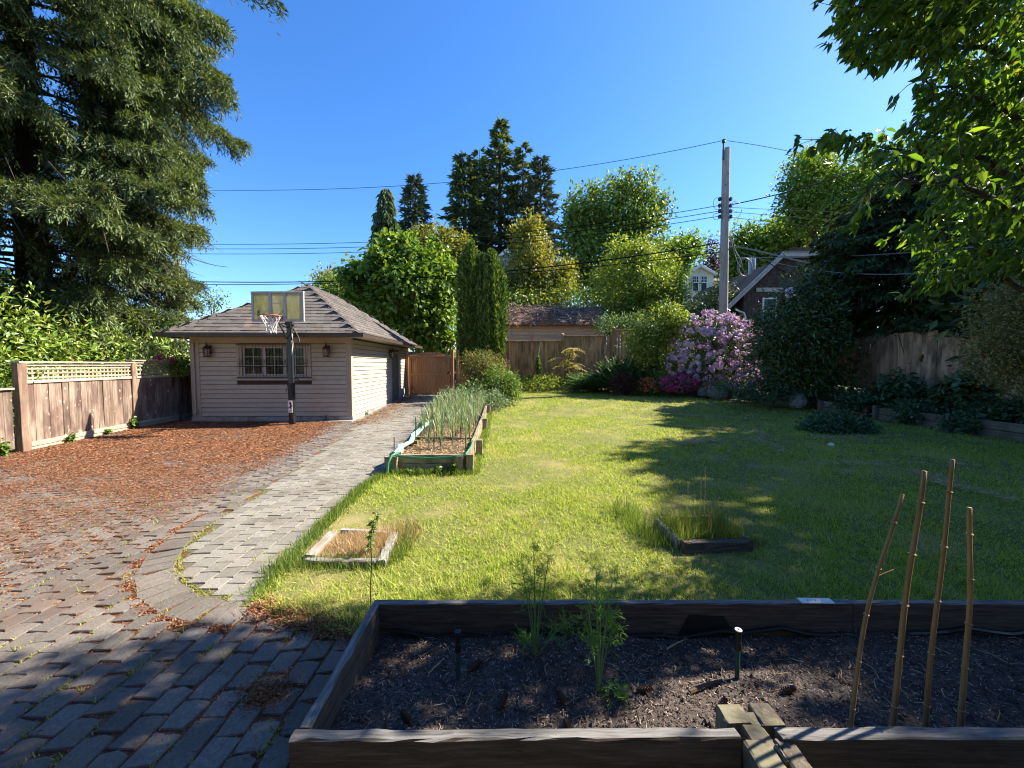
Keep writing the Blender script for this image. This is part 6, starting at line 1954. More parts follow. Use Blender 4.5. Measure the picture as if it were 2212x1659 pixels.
def tree(name, label, cat, px_blobs, d, mat, n, L, W, trunk=0.15, base=None, group=None, bark='bark', shrub=False, lobes=0, **kw):
    blobs = [blob_px(*b, b_d) for *b, b_d in [(list(b) + [d]) if len(b) == 4 else list(b) for b in px_blobs]]
    if lobes:
        # smaller lobes break the outline into boughs
        rl = np.random.default_rng(int(1000 + px_blobs[0][0]))
        extra = []
        for q in blobs:
            for _ in range(lobes):
                u = rl.normal(size=3); u = u / np.linalg.norm(u)
                s = rl.uniform(0.28, 0.52)
                extra.append([q[0] + u[0] * q[3] * 0.86, q[1] + u[1] * q[4] * 0.86, q[2] + u[2] * q[5] * 0.86, q[3] * s, q[4] * s, q[5] * s])
        core = blobs
        blobs = [q[:3] + [v * 0.88 for v in q[3:]] for q in blobs] + extra
    B = np.array(blobs)
    if base is None:
        i = int(np.argmin(B[:, 2])); base = (B[:, 0].mean(), B[:, 1].mean(), 0)
    bz = float(H(base[0], base[1]))
    o = thing(name, label, cat, (base[0], base[1], bz), group)
    limbs((base[0], base[1], bz - 0.1), blobs[:len(px_blobs)], trunk, seed=int(abs(base[0]) * 10)).build('stem' if shrub else 'trunk', M[bark], o)
    crown(MB(), blobs, n, L, W, zmin=bz + 0.02, **kw).build('foliage' if shrub else 'crown', M[mat], o)
    return o, blobs


GB = 'background trees beyond the back fence'
tree('maple_tree', 'bright large leaved maple bulging beside the garage roof', 'tree', [(868, 590, 72, 62), (905, 655, 80, 80), (820, 640, 60, 60), (950, 620, 42, 80), (870, 530 + 20, 45, 38), (930, 715, 55, 45), (780, 615, 40, 42)], 24, 'l_maple', 22000, 0.36, 0.24, 0.2, group=GB, clump=0.24, droop=0.5, per=12, lumpy=0.3, lobes=5)
tree('dark_shrub_tree', 'dark green mass directly behind the garage roof ridge', 'tree', [(740, 650, 58, 52), (800, 700, 70, 60), (700, 660, 40, 40)], 26, 'l_round', 9000, 0.25, 0.14, 0.2, group=GB, clump=0.35)
tree('young_tree', 'yellowish young tree peeking over the garage roof ridge', 'tree', [(725, 612, 32, 24), (700, 600, 16, 14), (748, 625, 30, 20)], 33, 'l_yellow', 2200, 0.30, 0.14, 0.12, group=GB, clump=0.4)
tree('yellow_green_tree', 'yellow green tree between the weeping conifer and the columnar cypress', 'tree', [(955, 565, 50, 55), (925, 535, 32, 32), (985, 555, 35, 45), (905, 520, 14, 20)], 31, 'l_yellow', 9500, 0.30, 0.15, 0.15, group=GB, clump=0.32, lumpy=0.3, lobes=5)
tree('golden_tree', 'golden green tree standing behind the shed roof', 'tree', [(1150, 540, 46, 52), (1120, 600, 55, 55), (1190, 620, 52, 42), (1150, 498, 24, 26), (1110, 640, 50, 40), (1210, 590, 30, 28), (1170, 650, 60, 30)], 31, 'l_yellow', 19000, 0.30, 0.15, 0.18, group=GB, clump=0.30, lumpy=0.3, lobes=5)
tree('round_crowned_tree', 'tall round crowned green tree behind the shed', 'tree', [(1330, 450, 82, 58), (1290, 520, 74, 74), (1380, 520, 68, 68), (1330, 590, 105, 64), (1342, 412, 44, 30), (1275, 470, 48, 40), (1400, 460, 44, 40), (1255, 560, 45, 60)], 40, 'l_round', 24000, 0.40, 0.24, 0.4, group=GB, clump=0.36, lumpy=0.26, per=12, lobes=5, droop=0.1)
tree('airy_tree', 'airy lime green tree in front of the round crowned tree', 'tree', [(1345, 575, 52, 46), (1400, 625, 74, 60), (1330, 650, 62, 52), (1436, 610, 34, 50), (1390, 560, 40, 30), (1440, 665, 42, 36)], 28, 'l_lime', 19000, 0.25, 0.12, 0.14, group=GB, clump=0.28, lumpy=0.3, inner=0.05, lobes=5)
tree('far_green_tree', 'bright green tree left of the far cream house', 'tree', [(1465, 548, 40, 34), (1435, 580, 42, 46), (1492, 532, 18, 18)], 46, 'l_maple', 7500, 0.45, 0.26, 0.3, group=GB, clump=0.45, lobes=4)
tree('purple_tree', 'small reddish tree beside the far cream house chimney', 'tree', [(1535, 545, 16, 28), (1548, 575, 16, 24)], 58, 'l_red', 1300, 0.55, 0.2, 0.25, group=GB, clump=0.6)
tree('hedge_tree', 'dark clipped conifer hedge between far house and utility pole', 'tree', [(1528, 692, 44, 50), (1556, 655, 20, 46), (1495, 700, 30, 34)], 23, 'l_hem', 9000, 0.20, 0.07, 0.15, group=GB, clump=0.22, up=0.2)
tree('leafy_tree', 'broad leafy tree behind the utility pole and neighbour roof', 'tree', [(1660, 520, 62, 38), (1720, 505, 60, 44), (1620, 560, 44, 40), (1690, 560, 70, 40), (1590, 600, 26, 50), (1600, 540, 30, 26)], 36, 'l_maple', 15000, 0.38, 0.22, 0.3, group=GB, clump=0.4, lumpy=0.3, lobes=5)
tree('tall_leafy_tree', 'tall green tree rising behind the dark hemlock on the right', 'tree', [(1750, 400, 62, 56), (1800, 375, 76, 48), (1730, 450, 52, 36), (1800, 450, 80, 60), (1870, 420, 70, 60)], 31, 'l_maple', 19000, 0.32, 0.17, 0.3, group=GB, clump=0.32, lumpy=0.3, lobes=5)
tree('sparse_sapling', 'sparse twiggy sapling above the left slope of the garage roof', 'tree', [(455, 655, 26, 20), (475, 640, 14, 22), (435, 672, 24, 12)], 17, 'l_round', 420, 0.12, 0.07, 0.04, group=GB, clump=0.15, lumpy=0.3, inner=0.3, base=(-13.2, 17))
tree('far_shrub', 'dark hedge low behind the shed and back fence', 'hedge', [(1000, 690, 80, 60), (1330, 700, 60, 36), (1100, 680, 80, 40), (1380, 690, 60, 50), (1230, 655, 70, 40), (1130, 660, 60, 32)], 29.5, 'l_round', 14000, 0.25, 0.13, 0.2, clump=0.35)
tree('clipped_hedge', 'small dark clipped hedge at the right end of the shed', 'hedge', [(1330, 703, 46, 22), (1375, 700, 30, 26)], 23.5, 'l_juniper', 4200, 0.13, 0.06, 0.08, clump=0.12, up=0.3)


def conifer(name, label, px, ytop, ybase, d, rpx, mat, nb=70, dense=26, droop=0.25, seed=0, group=GB, L=0.55, W=0.13, power=0.8, gap=0.0, rmin=0.12, trunk=None, weep=0.0):
    r = np.random.default_rng(seed)
    t = P(px, ytop, d); b = P(px, ybase, d)
    g = float(H(t[0], d))
    hh = t[2] - b[2]; Rm = rpx * d / 831.0
    o = thing(name, label, 'tree', (t[0], d, g), group)
    mb = MB(); mb.tube([(t[0], d, g - 0.2), (t[0], d, b[2] + hh * 0.5), (t[0], d, t[2])], [trunk or hh * 0.022, hh * 0.014, 0.02], 8)
    lm = MB()
    PP, DD, NN, LL = [], [], [], []
    for i in range(nb):
        f = (i + r.uniform(0, 1)) / nb                    # 0 top, 1 bottom
        if r.uniform() < gap:
            continue
        a = i * 2.399 + r.normal() * 0.4
        Rr = Rm * (rmin + (1 - rmin) * f ** power) * r.uniform(0.68, 1.12)
        z0 = t[2] - hh * f
        dirh = np.array([math.cos(a), math.sin(a), 0]); sd_ = np.array([-dirh[1], dirh[0], 0])
        m = max(5, int(dense * (0.3 + 0.7 * f)))
        s = r.uniform(0.12, 1, m) ** 0.8
        zz = z0 - droop * Rr * s ** 1.4 + 0.10 * Rr * s ** 4
        lat = r.normal(size=m) * 0.20 * Rr * (1.05 - s)
        Pp = np.array([t[0], d, 0]) + dirh * (Rr * s)[:, None] + sd_ * lat[:, None] + np.array([0, 0, 1]) * (zz + r.normal(size=m) * 0.05 * L)[:, None]
        D_ = unit(dirh + sd_ * (np.sign(lat) * 0.5)[:, None] + r.normal(size=(m, 3)) * 0.35 + np.array([0, 0, -droop * 0.8 - weep]))
        PP.append(Pp); DD.append(D_); NN.append(unit(r.normal(size=(m, 3)) * 0.5 + [0, 0, 1])); LL.append(L * r.uniform(0.6, 1.2, m))
        if f > 0.12:
            mb.tube([np.array([t[0], d, z0]), np.array([t[0], d, z0 - droop * Rr * 0.3]) + dirh * Rr * 0.5, np.array([t[0], d, z0 - droop * Rr * 0.85]) + dirh * Rr * 0.9], [0.012 * hh * 0.25, 0.008 * hh * 0.25, 0.01], 4, cap=False)
    PP = np.vstack(PP); DD = np.vstack(DD); NN = np.vstack(NN); LL = np.concatenate(LL)
    if mat == 'l_hem':
        k = sunline(PP) & (PP[:, 2] > 2.75); PP, DD, NN, LL = PP[k], DD[k], NN[k], LL[k]
    mb.build('trunk', M['bark'], o)
    lm.leaves(PP, DD, NN, LL, W, 0.3, 0.45)
    # a second, crossed leaf gives each spray some body
    lm.leaves(PP, DD, np.cross(DD, NN), LL * 0.9, W * 0.8, 0.3, 0.45)
    lm.build('crown', M[mat], o)
    return o


dw = [blob_px(x_, y_, 52, 34 + 10 * math.sin(x_), 72) for x_, y_ in zip(range(790, 1580, 46), (628, 640, 622, 634, 618, 630, 640, 616, 628, 640, 620, 632, 612, 624, 606, 618, 600, 622))]
wo = crown(MB(), dw, 9000, 0.8, 0.4, clump=0.9).build('distant_woods', M['l_round'], kind='stuff')
tag(wo, 'far wood glimpsed as a dark green band between the trees', 'woods')
conifer('weeping_conifer', 'dark narrow weeping conifer, leftmost of the background conifers', 833, 405, 600, 44, 42, 'l_fir', 130, 80, 0.5, 1, L=0.9, W=0.20, power=0.55, rmin=0.10, weep=1.6)
conifer('spruce', 'pale grey green spruce right of the weeping conifer', 896, 380, 590, 50, 54, 'l_spruce2', 110, 70, 0.15, 2, L=0.9, W=0.17, power=0.8)
conifer('fir_tree', 'tallest fir with dark layered branches in the middle of the group', 1080, 262, 580, 55, 74, 'l_fir', 115, 80, 0.18, 3, L=0.95, W=0.25, power=0.75, gap=0.12, rmin=0.10)
conifer('fir_tree', 'leftmost fir of the tall group, spreading wide to the left', 1004, 335, 580, 53, 82, 'l_fir', 110, 80, 0.22, 4, L=0.95, W=0.25, power=0.8, gap=0.14)
conifer('fir_tree', 'slender fir between the leftmost and the tallest fir', 1036, 322, 580, 57, 52, 'l_fir', 100, 64, 0.18, 5, L=0.9, W=0.23, power=0.8, gap=0.16)
conifer('fir_tree', 'fir just right of the tallest one in the group', 1130, 314, 580, 54, 56, 'l_fir', 100, 70, 0.2, 6, L=0.9, W=0.23, power=0.65, gap=0.14)
conifer('fir_tree', 'rightmost greyish fir of the tall group', 1168, 340, 580, 52, 62, 'l_spruce2', 100, 75, 0.2, 7, L=0.9, W=0.22, power=0.6, gap=0.12)


def column(name, label, px, ytop, ybase, d, wpx, n, seed, mat='l_thuja', tops=((0, 0),)):
    """clipped columnar cypress: dense upright sprays in vertical lumps"""
    t = P(px, ytop, d); b = P(px, ybase, d); g = float(H(t[0], d))
    Rr = wpx * d / 831.0
    o = thing(name, label, 'cypress', (t[0], d, g), 'columnar cypresses by the back fence')
    hh = t[2] - b[2]
    f = rng.uniform(0, 1, n); a = rng.uniform(0, 6.283, n)
    prof = np.minimum(1, (f / 0.22) ** 0.6) * (1 - 0.28 * sstep(0.75, 1.0, f))
    u = np.stack([np.cos(a), np.sin(a), f * 2.4], 1)
    rad = Rr * prof * (1 + 0.26 * lump(u * [1, 1, 0.5], seed, 3.4) + 0.2 * lump(u, seed + 3, 8)) - np.abs(rng.normal(size=n)) * 0.12
    rad = np.clip(rad, 0.02, None)
    z = t[2] - hh * f
    Pp = np.stack([t[0] + rad * np.cos(a), d + rad * np.sin(a), z], 1)
    out = np.stack([np.cos(a), np.sin(a), 0 * a], 1)
    D = unit(out * 0.55 + [0, 0, 0.9] + rdir(n) * 0.55); N = unit(out + rdir(n) * 0.7 + [0, 0, 0.3])
    mb = MB(); mb.leaves(Pp, D, N, rng.uniform(0.10, 0.24, n), rng.uniform(0.05, 0.085, n), 0.3)
    mb.build('crown', M[mat], o)
    mb = MB(); mb.tube([(t[0], d, g - 0.1), (t[0], d, t[2] - 0.3)], [0.11, 0.02], 6); mb.build('trunk', M['bark'], o)
    return o


column('columnar_cypress', 'darker taller columnar cypress on the left of the joined pair', 1016, 528, 800, 17.6, 25, 14000, 11)
column('columnar_cypress', 'sunlit columnar cypress on the right of the joined pair', 1062, 545, 808, 17.0, 25, 14000, 12)
column('columnar_cypress', 'narrow pointed middle stem between the two columnar cypresses', 1042, 552, 800, 17.4, 16, 4000, 13)

# ------------------------------------------------------------------ planting by the beds
def shrub(name, label, pxb, d, mat, n, L, W, cat='shrub', **kw):
    return tree(name, label, cat, pxb, d, mat, n, L, W, trunk=kw.pop('trunk', 0.03), shrub=True, bark='twig', **kw)


shrub('nandina_bush', 'bronze tipped feathery nandina bush in front of the cypresses', [(1040, 800, 36, 36), (1020, 790, 22, 26), (1062, 795, 26, 30)], 15.3, 'l_nandina', 5200, 0.13, 0.035, clump=0.12, per=7, droop=0.2, lumpy=0.3)
shrub('green_bush', 'loose light green bush at the far end of the raised bed', [(1075, 830, 36, 36), (1100, 840, 22, 28), (1030, 850, 40, 26)], 14.6, 'l_weed', 6500, 0.13, 0.045, clump=0.12, lumpy=0.3)
shrub('grey_green_herb', 'grey green herb clump behind the garlic plants', [(1020, 868, 40, 24), (1062, 868, 34, 22), (985, 865, 26, 20)], 13.6, 'l_garlic', 4200, 0.14, 0.03, clump=0.12, lumpy=0.3, up=0.2)
shrub('yellow_flower_hedge', 'low yellow green flowering hedge in the back flower bed', [(1165, 830, 50, 22), (1135, 836, 30, 18), (1200, 831, 28, 20)], 20.5, 'l_hedgeflower', 6500, 0.10, 0.055, clump=0.08, lumpy=0.25)
shrub('pale_flower_clump', 'clump of small pale flowers left of the yellow hedge', [(1108, 838, 16, 18), (1122, 832, 14, 14)], 20.4, 'l_garlic', 1200, 0.08, 0.03, clump=0.10)
sp_b = P(1165, 822, 20.4)
fx = thing('spire_plant', 'tall slender flower spire with a leafy base before the back fence', 'flower', tuple(sp_b))
pt = [P(x_, y_, 20.4) for x_, y_ in ((1165, 826), (1163, 795), (1162, 768), (1167, 738))]
mb = MB(); mb.tube(pt, [0.03, 0.025, 0.05, 0.012], 7); mb.build('spike', M['l_garlic'], fx)
n = 300; t = rng.uniform(0, 0.62, n); c = np.array([np.interp(t * 3, range(4), [p[k] for p in pt]) for k in range(3)]).T
Dv = unit(rdir(n) * [1, 1, 0.3] + [0, 0, 0.15]); mb = MB(); mb.bigleaves(c, Dv, np.tile([0, 0, 1.], (n, 1)), 0.34 * (1 - t) + 0.03, 0.07); mb.build('leaves', M['l_weed'], fx)

su = thing('sumac_sapling', 'young sumac with yellow and orange drooping leaflets in front of the fence', 'sapling', tuple(P(1228, 838, 19.6)))
mb = MB(); lf_ = MB(); PP, DD, NN = [], [], []
stems = [((1228, 838), (1225, 795), (1235, 750)), ((1228, 838), (1222, 800), (1215, 770)), ((1228, 838), (1232, 800), (1240, 775))]
for s_ in stems:
    p = [P(x_, y_, 19.6) for x_, y_ in s_]; mb.tube(p, [0.03, 0.022, 0.01], 6)
    for k in range(16 if s_ is stems[0] else 9):
        top = p[2] - np.array([0, 0, rng.uniform(0, 0.5)])
        a = rng.uniform(0, 6.28); dh = np.array([math.cos(a), math.sin(a) * 0.6, 0.35]); Lr = rng.uniform(0.35, 0.75)
        rach = [top + dh * Lr * t + np.array([0, 0, -0.55 * Lr * t * t]) for t in np.linspace(0, 1, 8)]
        mb.tube(rach, 0.006, 4, cap=False)
        for i in range(1, 8):
            for sg in (-1, 1):
                PP.append(rach[i]); DD.append(unit(np.array([-math.sin(a), math.cos(a), 0]) * sg + dh * 0.4 + [0, 0, -0.55])); NN.append([0.3, -0.3, 1])
PP = np.array(PP); lf_.leaves(PP, np.array(DD), np.array(NN), rng.uniform(0.12, 0.2, len(PP)), 0.05)
mb.build('stem', M['twig'], su); lf_.build('leaflets', M['l_sumac'], su)

# spreading juniper made of fronds
ju = thing('spreading_juniper', 'wide dark spreading juniper with upswept fronds before the back fence', 'shrub', tuple(P(1330, 845, 18.6)))
PP, DD, NN, LL = [], [], [], []
tw_ = MB()
root = P(1340, 850, 18.8)
for k in range(640):
    a = rng.uniform(0, 6.283); f = rng.uniform(0.15, 1) ** 0.7
    ex_ = np.array([math.cos(a) * 2.7 * f - 0.35, math.sin(a) * 1.3 * f, rng.uniform(0.15, 1.0) * 2.7 * (1 - 0.55 * f) + 0.15])
    ex_[2] *= 0.55 + 0.45 * float(sstep(-2.6, 0.2, ex_[0]))
    tip = root + ex_; mid = root + ex_ * 0.55
    dv = unit(tip - mid + [0, 0, 0.35]); L_ = rng.uniform(0.5, 1.0)
    sdv = unit(np.cross(dv, [0, 0, 1]))
    for i in range(26):
        t = i / 25; c = mid + dv * (np.linalg.norm(tip - mid) * t) + np.array([0, 0, -0.25 * t * t])
        PP.append(c); DD.append(unit(dv * 0.8 + sdv * rng.choice([-1, 1]) * 0.8 + [0, 0, -0.2])); NN.append([0.1, -0.2, 1]); LL.append(0.26 * (1.1 - t))
PP = np.array(PP); lm = MB(); lm.leaves(PP, np.array(DD), np.array(NN) + rng.normal(size=PP.shape) * 0.3, np.array(LL), 0.07, 0.3); lm.build('foliage', M['l_juniper'], ju)
tw_.tube([root - [0, 0, 0.2], root + [0, 0, 0.6]], [0.08, 0.04], 6); tw_.build('stem', M['bark'], ju)
shrub('red_leaf_shrub', 'small dark red leaved shrub in front of the juniper', [(1345, 828, 26, 26), (1362, 838, 18, 18)], 17.6, 'l_red', 2200, 0.10, 0.05, clump=0.10)
shrub('low_green_shrub', 'shaded low green shrub between the azaleas and the juniper', [(1420, 835, 34, 26), (1395, 848, 40, 16), (1440, 822, 20, 20)], 17.8, 'l_round', 3800, 0.12, 0.05, clump=0.11)
shrub('fern_clump', 'light green ferny clump left of the juniper', [(1248, 830, 22, 24), (1232, 822, 10, 16)], 19.2, 'l_weed', 1700, 0.15, 0.04, clump=0.10)


def flowering(name, label, pxb, d, n, L, W, fl_mat, ntruss, tr, per, petal, seed, top=0.0, leafm='l_rhodo', nlobe=None):
    o, blobs = shrub(name, label, pxb, d, leafm, n, L, W, clump=0.12, per=7, droop=0.3, lumpy=0.15, trunk=0.05)
    B = np.array(blobs); area = B[:, 3] * B[:, 5]; area /= area.sum()
    bi = rng.choice(len(B), ntruss * 3, p=area); u = rdir(ntruss * 3)
    c = B[bi, :3] + u * B[bi, 3:6] * (0.99 + 0.13 * lump(u, seed, 3))[:, None]
    k = (c[:, 2] > float(H(B[0, 0], B[0, 1])) + 0.25) & (u[:, 1] < 0.55)
    c, u = c[k][:ntruss], u[k][:ntruss]
    m = len(c) * per; ci = np.repeat(np.arange(len(c)), per)
    v = unit(rdir(m) + u[ci] * 0.7)
    Pp = c[ci] + v * tr * 0.45
    tg = unit(np.cross(v, rdir(m)))
    Pp = Pp - tg * petal * 0.5
    mb = MB(); mb.leaves(Pp, tg, unit(v + rdir(m) * 0.45), petal * rng.uniform(0.8, 1.25, m), petal * 0.95, 0.3, 0.55)
    mb.build('blossoms', M[fl_mat], o)
    return o


flowering('rhododendron', 'big rhododendron covered in pink and lilac blossom before the utility pole', [(1545, 760, 82, 76), (1535, 712, 56, 42), (1500, 790, 50, 52), (1598, 735, 42, 50), (1555, 815, 78, 34)], 17.6, 10000, 0.16, 0.05, 'f_pink', 560, 0.20, 24, 0.098, 91)
flowering('azalea', 'low magenta azalea at the foot of the pink rhododendron', [(1466, 828, 36, 20), (1490, 822, 22, 16), (1445, 832, 18, 14)], 17.0, 1700, 0.07, 0.03, 'f_magenta', 230, 0.07, 9, 0.065, 92)
flowering('azalea', 'small orange red azalea left of the magenta one', [(1393, 828, 13, 12), (1408, 822, 8, 9), (1400, 845, 22, 14)], 17.4, 900, 0.09, 0.035, 'f_red', 60, 0.08, 12, 0.075, 93)
shrub('lime_maple', 'small lime green maple spreading left of the pink rhododendron', [(1428, 705, 48, 44), (1400, 745, 40, 34), (1455, 740, 34, 40), (1440, 672, 26, 20), (1380, 720, 20, 16)], 18.5, 'l_lime', 8500, 0.15, 0.08, trunk=0.06, clump=0.17, lumpy=0.3, inner=0.05, lobes=4, cat='small tree')
shrub('filler_shrub', 'dark shrub beneath the lime green maple', [(1440, 790, 42, 34), (1400, 790, 40, 30), (1475, 780, 30, 40)], 19.0, 'l_round', 4500, 0.14, 0.06, clump=0.14)

# big dark evergreens on the right
o, bl_ = shrub('dark_rhododendron', 'huge dark evergreen rhododendron beside the pink one', [(1740, 720, 92, 92), (1690, 790, 72, 66), (1790, 790, 66, 70), (1745, 640, 60, 56), (1665, 720, 44, 60), (1720, 820, 70, 40)], 14.2, 'l_rhodo', 17000, 0.19, 0.055, clump=0.13, per=8, droop=0.35, trunk=0.09, lumpy=0.22, cat='shrub')
c = P(1707, 632, 12.9); n = 34
mb = MB(); v = rdir(n); mb.leaves(c + v * 0.10, v, rdir(n), 0.09, 0.075, 0.3, 0.6); mb.build('blossoms', M['f_pink'], o)
c = P(1660, 775, 13.4)


def hemlock(name, label, px, ytop, d, rpx, ybase, nb, dense, seed, L, W, x=None, ztop=None, Rr=None, zb=None):
    """drooping evergreen whose branches carry hanging sprays"""
    return conifer(name, label, px, ytop, ybase, d, rpx, 'l_hem', nb, dense, 0.42, seed, group='dark evergreens on the right', L=L, W=W, power=0.45, rmin=0.25, weep=0.5)


hemlock('hemlock_tree', 'dark drooping hemlock filling the right side above the fence', 1940, 300, 14.6, 205, 735, 220, 330, 21, 0.30, 0.07)
hemlock('hemlock_tree', 'dark evergreen at the right frame edge behind the cherry leaves', 2190, 150, 13.4, 210, 740, 150, 200, 22, 0.32, 0.08)
hemlock('cypress_tree', 'feathery dark cypress just left of the hemlock', 1800, 500, 15.6, 92, 760, 120, 150, 23, 0.28, 0.06)

# tall evergreens outside the frame on the right that shade the lawn
def offtree(name, label, x, y, h, rad, mat, n, L, W, cat='tree', zb=2.0, seed=0, inside=None):
    g = float(H(x, y))
    o = thing(name, label, cat, (x, y, g), 'trees beside the garden out of view')
    blobs = [[x, y, g + zb + (h - zb) * f, rad * (1 - 0.55 * f), rad * (1 - 0.55 * f), (h - zb) * 0.28] for f in (0.2, 0.45, 0.7, 0.88)]
    limbs((x, y, g - 0.1), blobs, 0.25, seed).build('trunk', M['bark'], o)
    crown(MB(), blobs, n, L, W, clump=0.4, per=8, cull=True).build('crown', M[mat], o)


offtree('evergreen_tree', 'tall evergreen standing right of the garden behind the cherry', 15.4, 10.2, 11.5, 3.2, 'l_hem', 15000, 0.45, 0.18, zb=1.2)
offtree('evergreen_tree', 'second evergreen right of the garden nearer the camera', 15.0, 6.4, 11.5, 3.4, 'l_hem', 15000, 0.45, 0.18, zb=1.2)
offtree('evergreen_tree', 'third evergreen right of the garden level with the camera', 14.0, 2.4, 11.0, 3.0, 'l_hem', 13000, 0.45, 0.18, zb=1.2)

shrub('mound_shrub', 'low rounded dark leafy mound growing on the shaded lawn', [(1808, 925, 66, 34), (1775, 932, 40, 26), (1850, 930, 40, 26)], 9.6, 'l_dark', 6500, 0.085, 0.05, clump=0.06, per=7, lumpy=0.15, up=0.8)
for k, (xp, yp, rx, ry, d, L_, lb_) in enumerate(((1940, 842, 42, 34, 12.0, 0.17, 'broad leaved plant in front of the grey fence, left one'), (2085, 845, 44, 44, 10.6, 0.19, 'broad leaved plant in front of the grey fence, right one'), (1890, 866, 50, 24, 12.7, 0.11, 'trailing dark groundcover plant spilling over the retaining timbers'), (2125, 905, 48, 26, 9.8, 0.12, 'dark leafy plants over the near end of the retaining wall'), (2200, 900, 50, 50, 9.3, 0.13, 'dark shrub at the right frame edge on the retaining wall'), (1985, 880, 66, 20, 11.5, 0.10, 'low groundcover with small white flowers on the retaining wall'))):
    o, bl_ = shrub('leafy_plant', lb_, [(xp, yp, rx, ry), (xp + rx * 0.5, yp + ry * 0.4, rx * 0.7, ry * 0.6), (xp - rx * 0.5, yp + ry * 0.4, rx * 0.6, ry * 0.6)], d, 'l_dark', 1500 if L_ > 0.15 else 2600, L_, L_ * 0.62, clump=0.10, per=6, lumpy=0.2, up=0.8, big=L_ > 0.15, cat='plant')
    if k in (5, 2, 3):
        n = 46; B = np.array(bl_); bi = rng.integers(0, 3, n); u = rdir(n); u[:, 2] = np.abs(u[:, 2]); u[:, 1] = -np.abs(u[:, 1])
        c = B[bi, :3] + u * B[bi, 3:6] * 1.05; mb = MB()
        for q_ in range(4):
            mb.leaves(c, rdir(n), np.tile([0, -0.4, 1.], (n, 1)), 0.03, 0.025)
        mb.build('flowers', M['f_white'], o)
for k, (xp, yp, rx, ry, d_, lb_) in enumerate(((1975, 893, 34, 20, 10.7, 'leafy runner hanging over the retaining timbers, nearer the mound shrub'), (2085, 915, 40, 24, 9.4, 'leafy runner hanging over the retaining timbers, nearer the right frame edge'), (1835, 872, 26, 16, 12.2, 'leafy runner over the first retaining timber beside the upright boulder'))):
    shrub('trailing_plant', lb_, [(xp, yp, rx, ry), (xp + rx, yp + 3, rx * 0.7, ry * 0.7)], d_, 'l_dark', 1300, 0.10, 0.065, clump=0.08, per=6, up=0.8, cat='plant')
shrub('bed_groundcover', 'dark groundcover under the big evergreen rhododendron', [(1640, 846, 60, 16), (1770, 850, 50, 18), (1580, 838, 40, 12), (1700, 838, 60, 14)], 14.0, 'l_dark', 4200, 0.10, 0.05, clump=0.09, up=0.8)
tree('japanese_maple', 'brownish green fine leaved maple at the right frame edge', 'small tree', [(2180, 700, 72, 84), (2150, 770, 52, 56), (2220, 640, 60, 50), (2205, 800, 46, 50), (2260, 730, 70, 100)], 7.4, 'l_jap', 15000, 0.065, 0.032, 0.06, group=None, clump=0.075, per=9, lumpy=0.28, base=(10.9, 7.2), inner=0.1)

# ------------------------------------------------------------------ laurel hedge behind the left fence
lh = thing('laurel_hedge', 'thick sunlit yellow green laurel hedge behind the left fence', 'hedge', (-12.2, 10, 0))
bl = []
for (x_, y_, z_, rx, ry, rz) in ((-11.7, 6.6, 1.6, 1.6, 1.6, 1.9), (-11.8, 8.6, 1.6, 1.5, 1.5, 1.8), (-11.9, 10.4, 1.45, 1.5, 1.5, 1.65), (-12.2, 12.4, 1.4, 1.8, 1.6, 1.9), (-13.2, 7.6, 2.3, 1.8, 2.0, 2.1), (-13.4, 10.4, 2.1, 1.8, 2.0, 1.9), (-11.4, 4.6, 1.5, 1.6, 1.8, 1.9), (-12.6, 14.2, 1.1, 2.2, 1.8, 1.5), (-15.5, 13.5, 1.5, 2.4, 2.2, 1.8)):
    bl.append([x_, y_, z_, rx, ry, rz])
limbs((-12.2, 10, 0), bl, 0.08, 5).build('stem', M['bark'], lh)
crown(MB(), bl, 52000, 0.15, 0.06, clump=0.11, per=9, up=0.4, lumpy=0.22, droop=0.05, seed=44, zmin=0.02, big=False).build('foliage', M['l_laurel'], lh)
n = 60; mb = MB()
for (xp, yp, d) in ((348, 771, 11.2), (372, 778, 11.4), (338, 776, 11.1)):
    c = P(xp, yp, d); v = rdir(n); mb.leaves(c + v * 0.07 * rng.uniform(0.3, 1, (n, 1)), v, rdir(n), 0.05, 0.045, 0.3)
mb.build('blossoms', M['f_magenta'], lh)
# creeper that hangs over the lattice at the garage end
shrub('fence_creeper', 'leafy creeper spilling over the lattice near the garage', [(398, 792, 24, 16), (370, 785, 20, 10)], 11.6, 'l_round', 1500, 0.08, 0.045, clump=0.07)
shrub('post_ivy', 'light ivy leaves clinging to the near fence post', [(30, 800, 14, 12), (48, 806, 22, 10)], 7.6, 'l_weed', 320, 0.07, 0.05, clump=0.05)

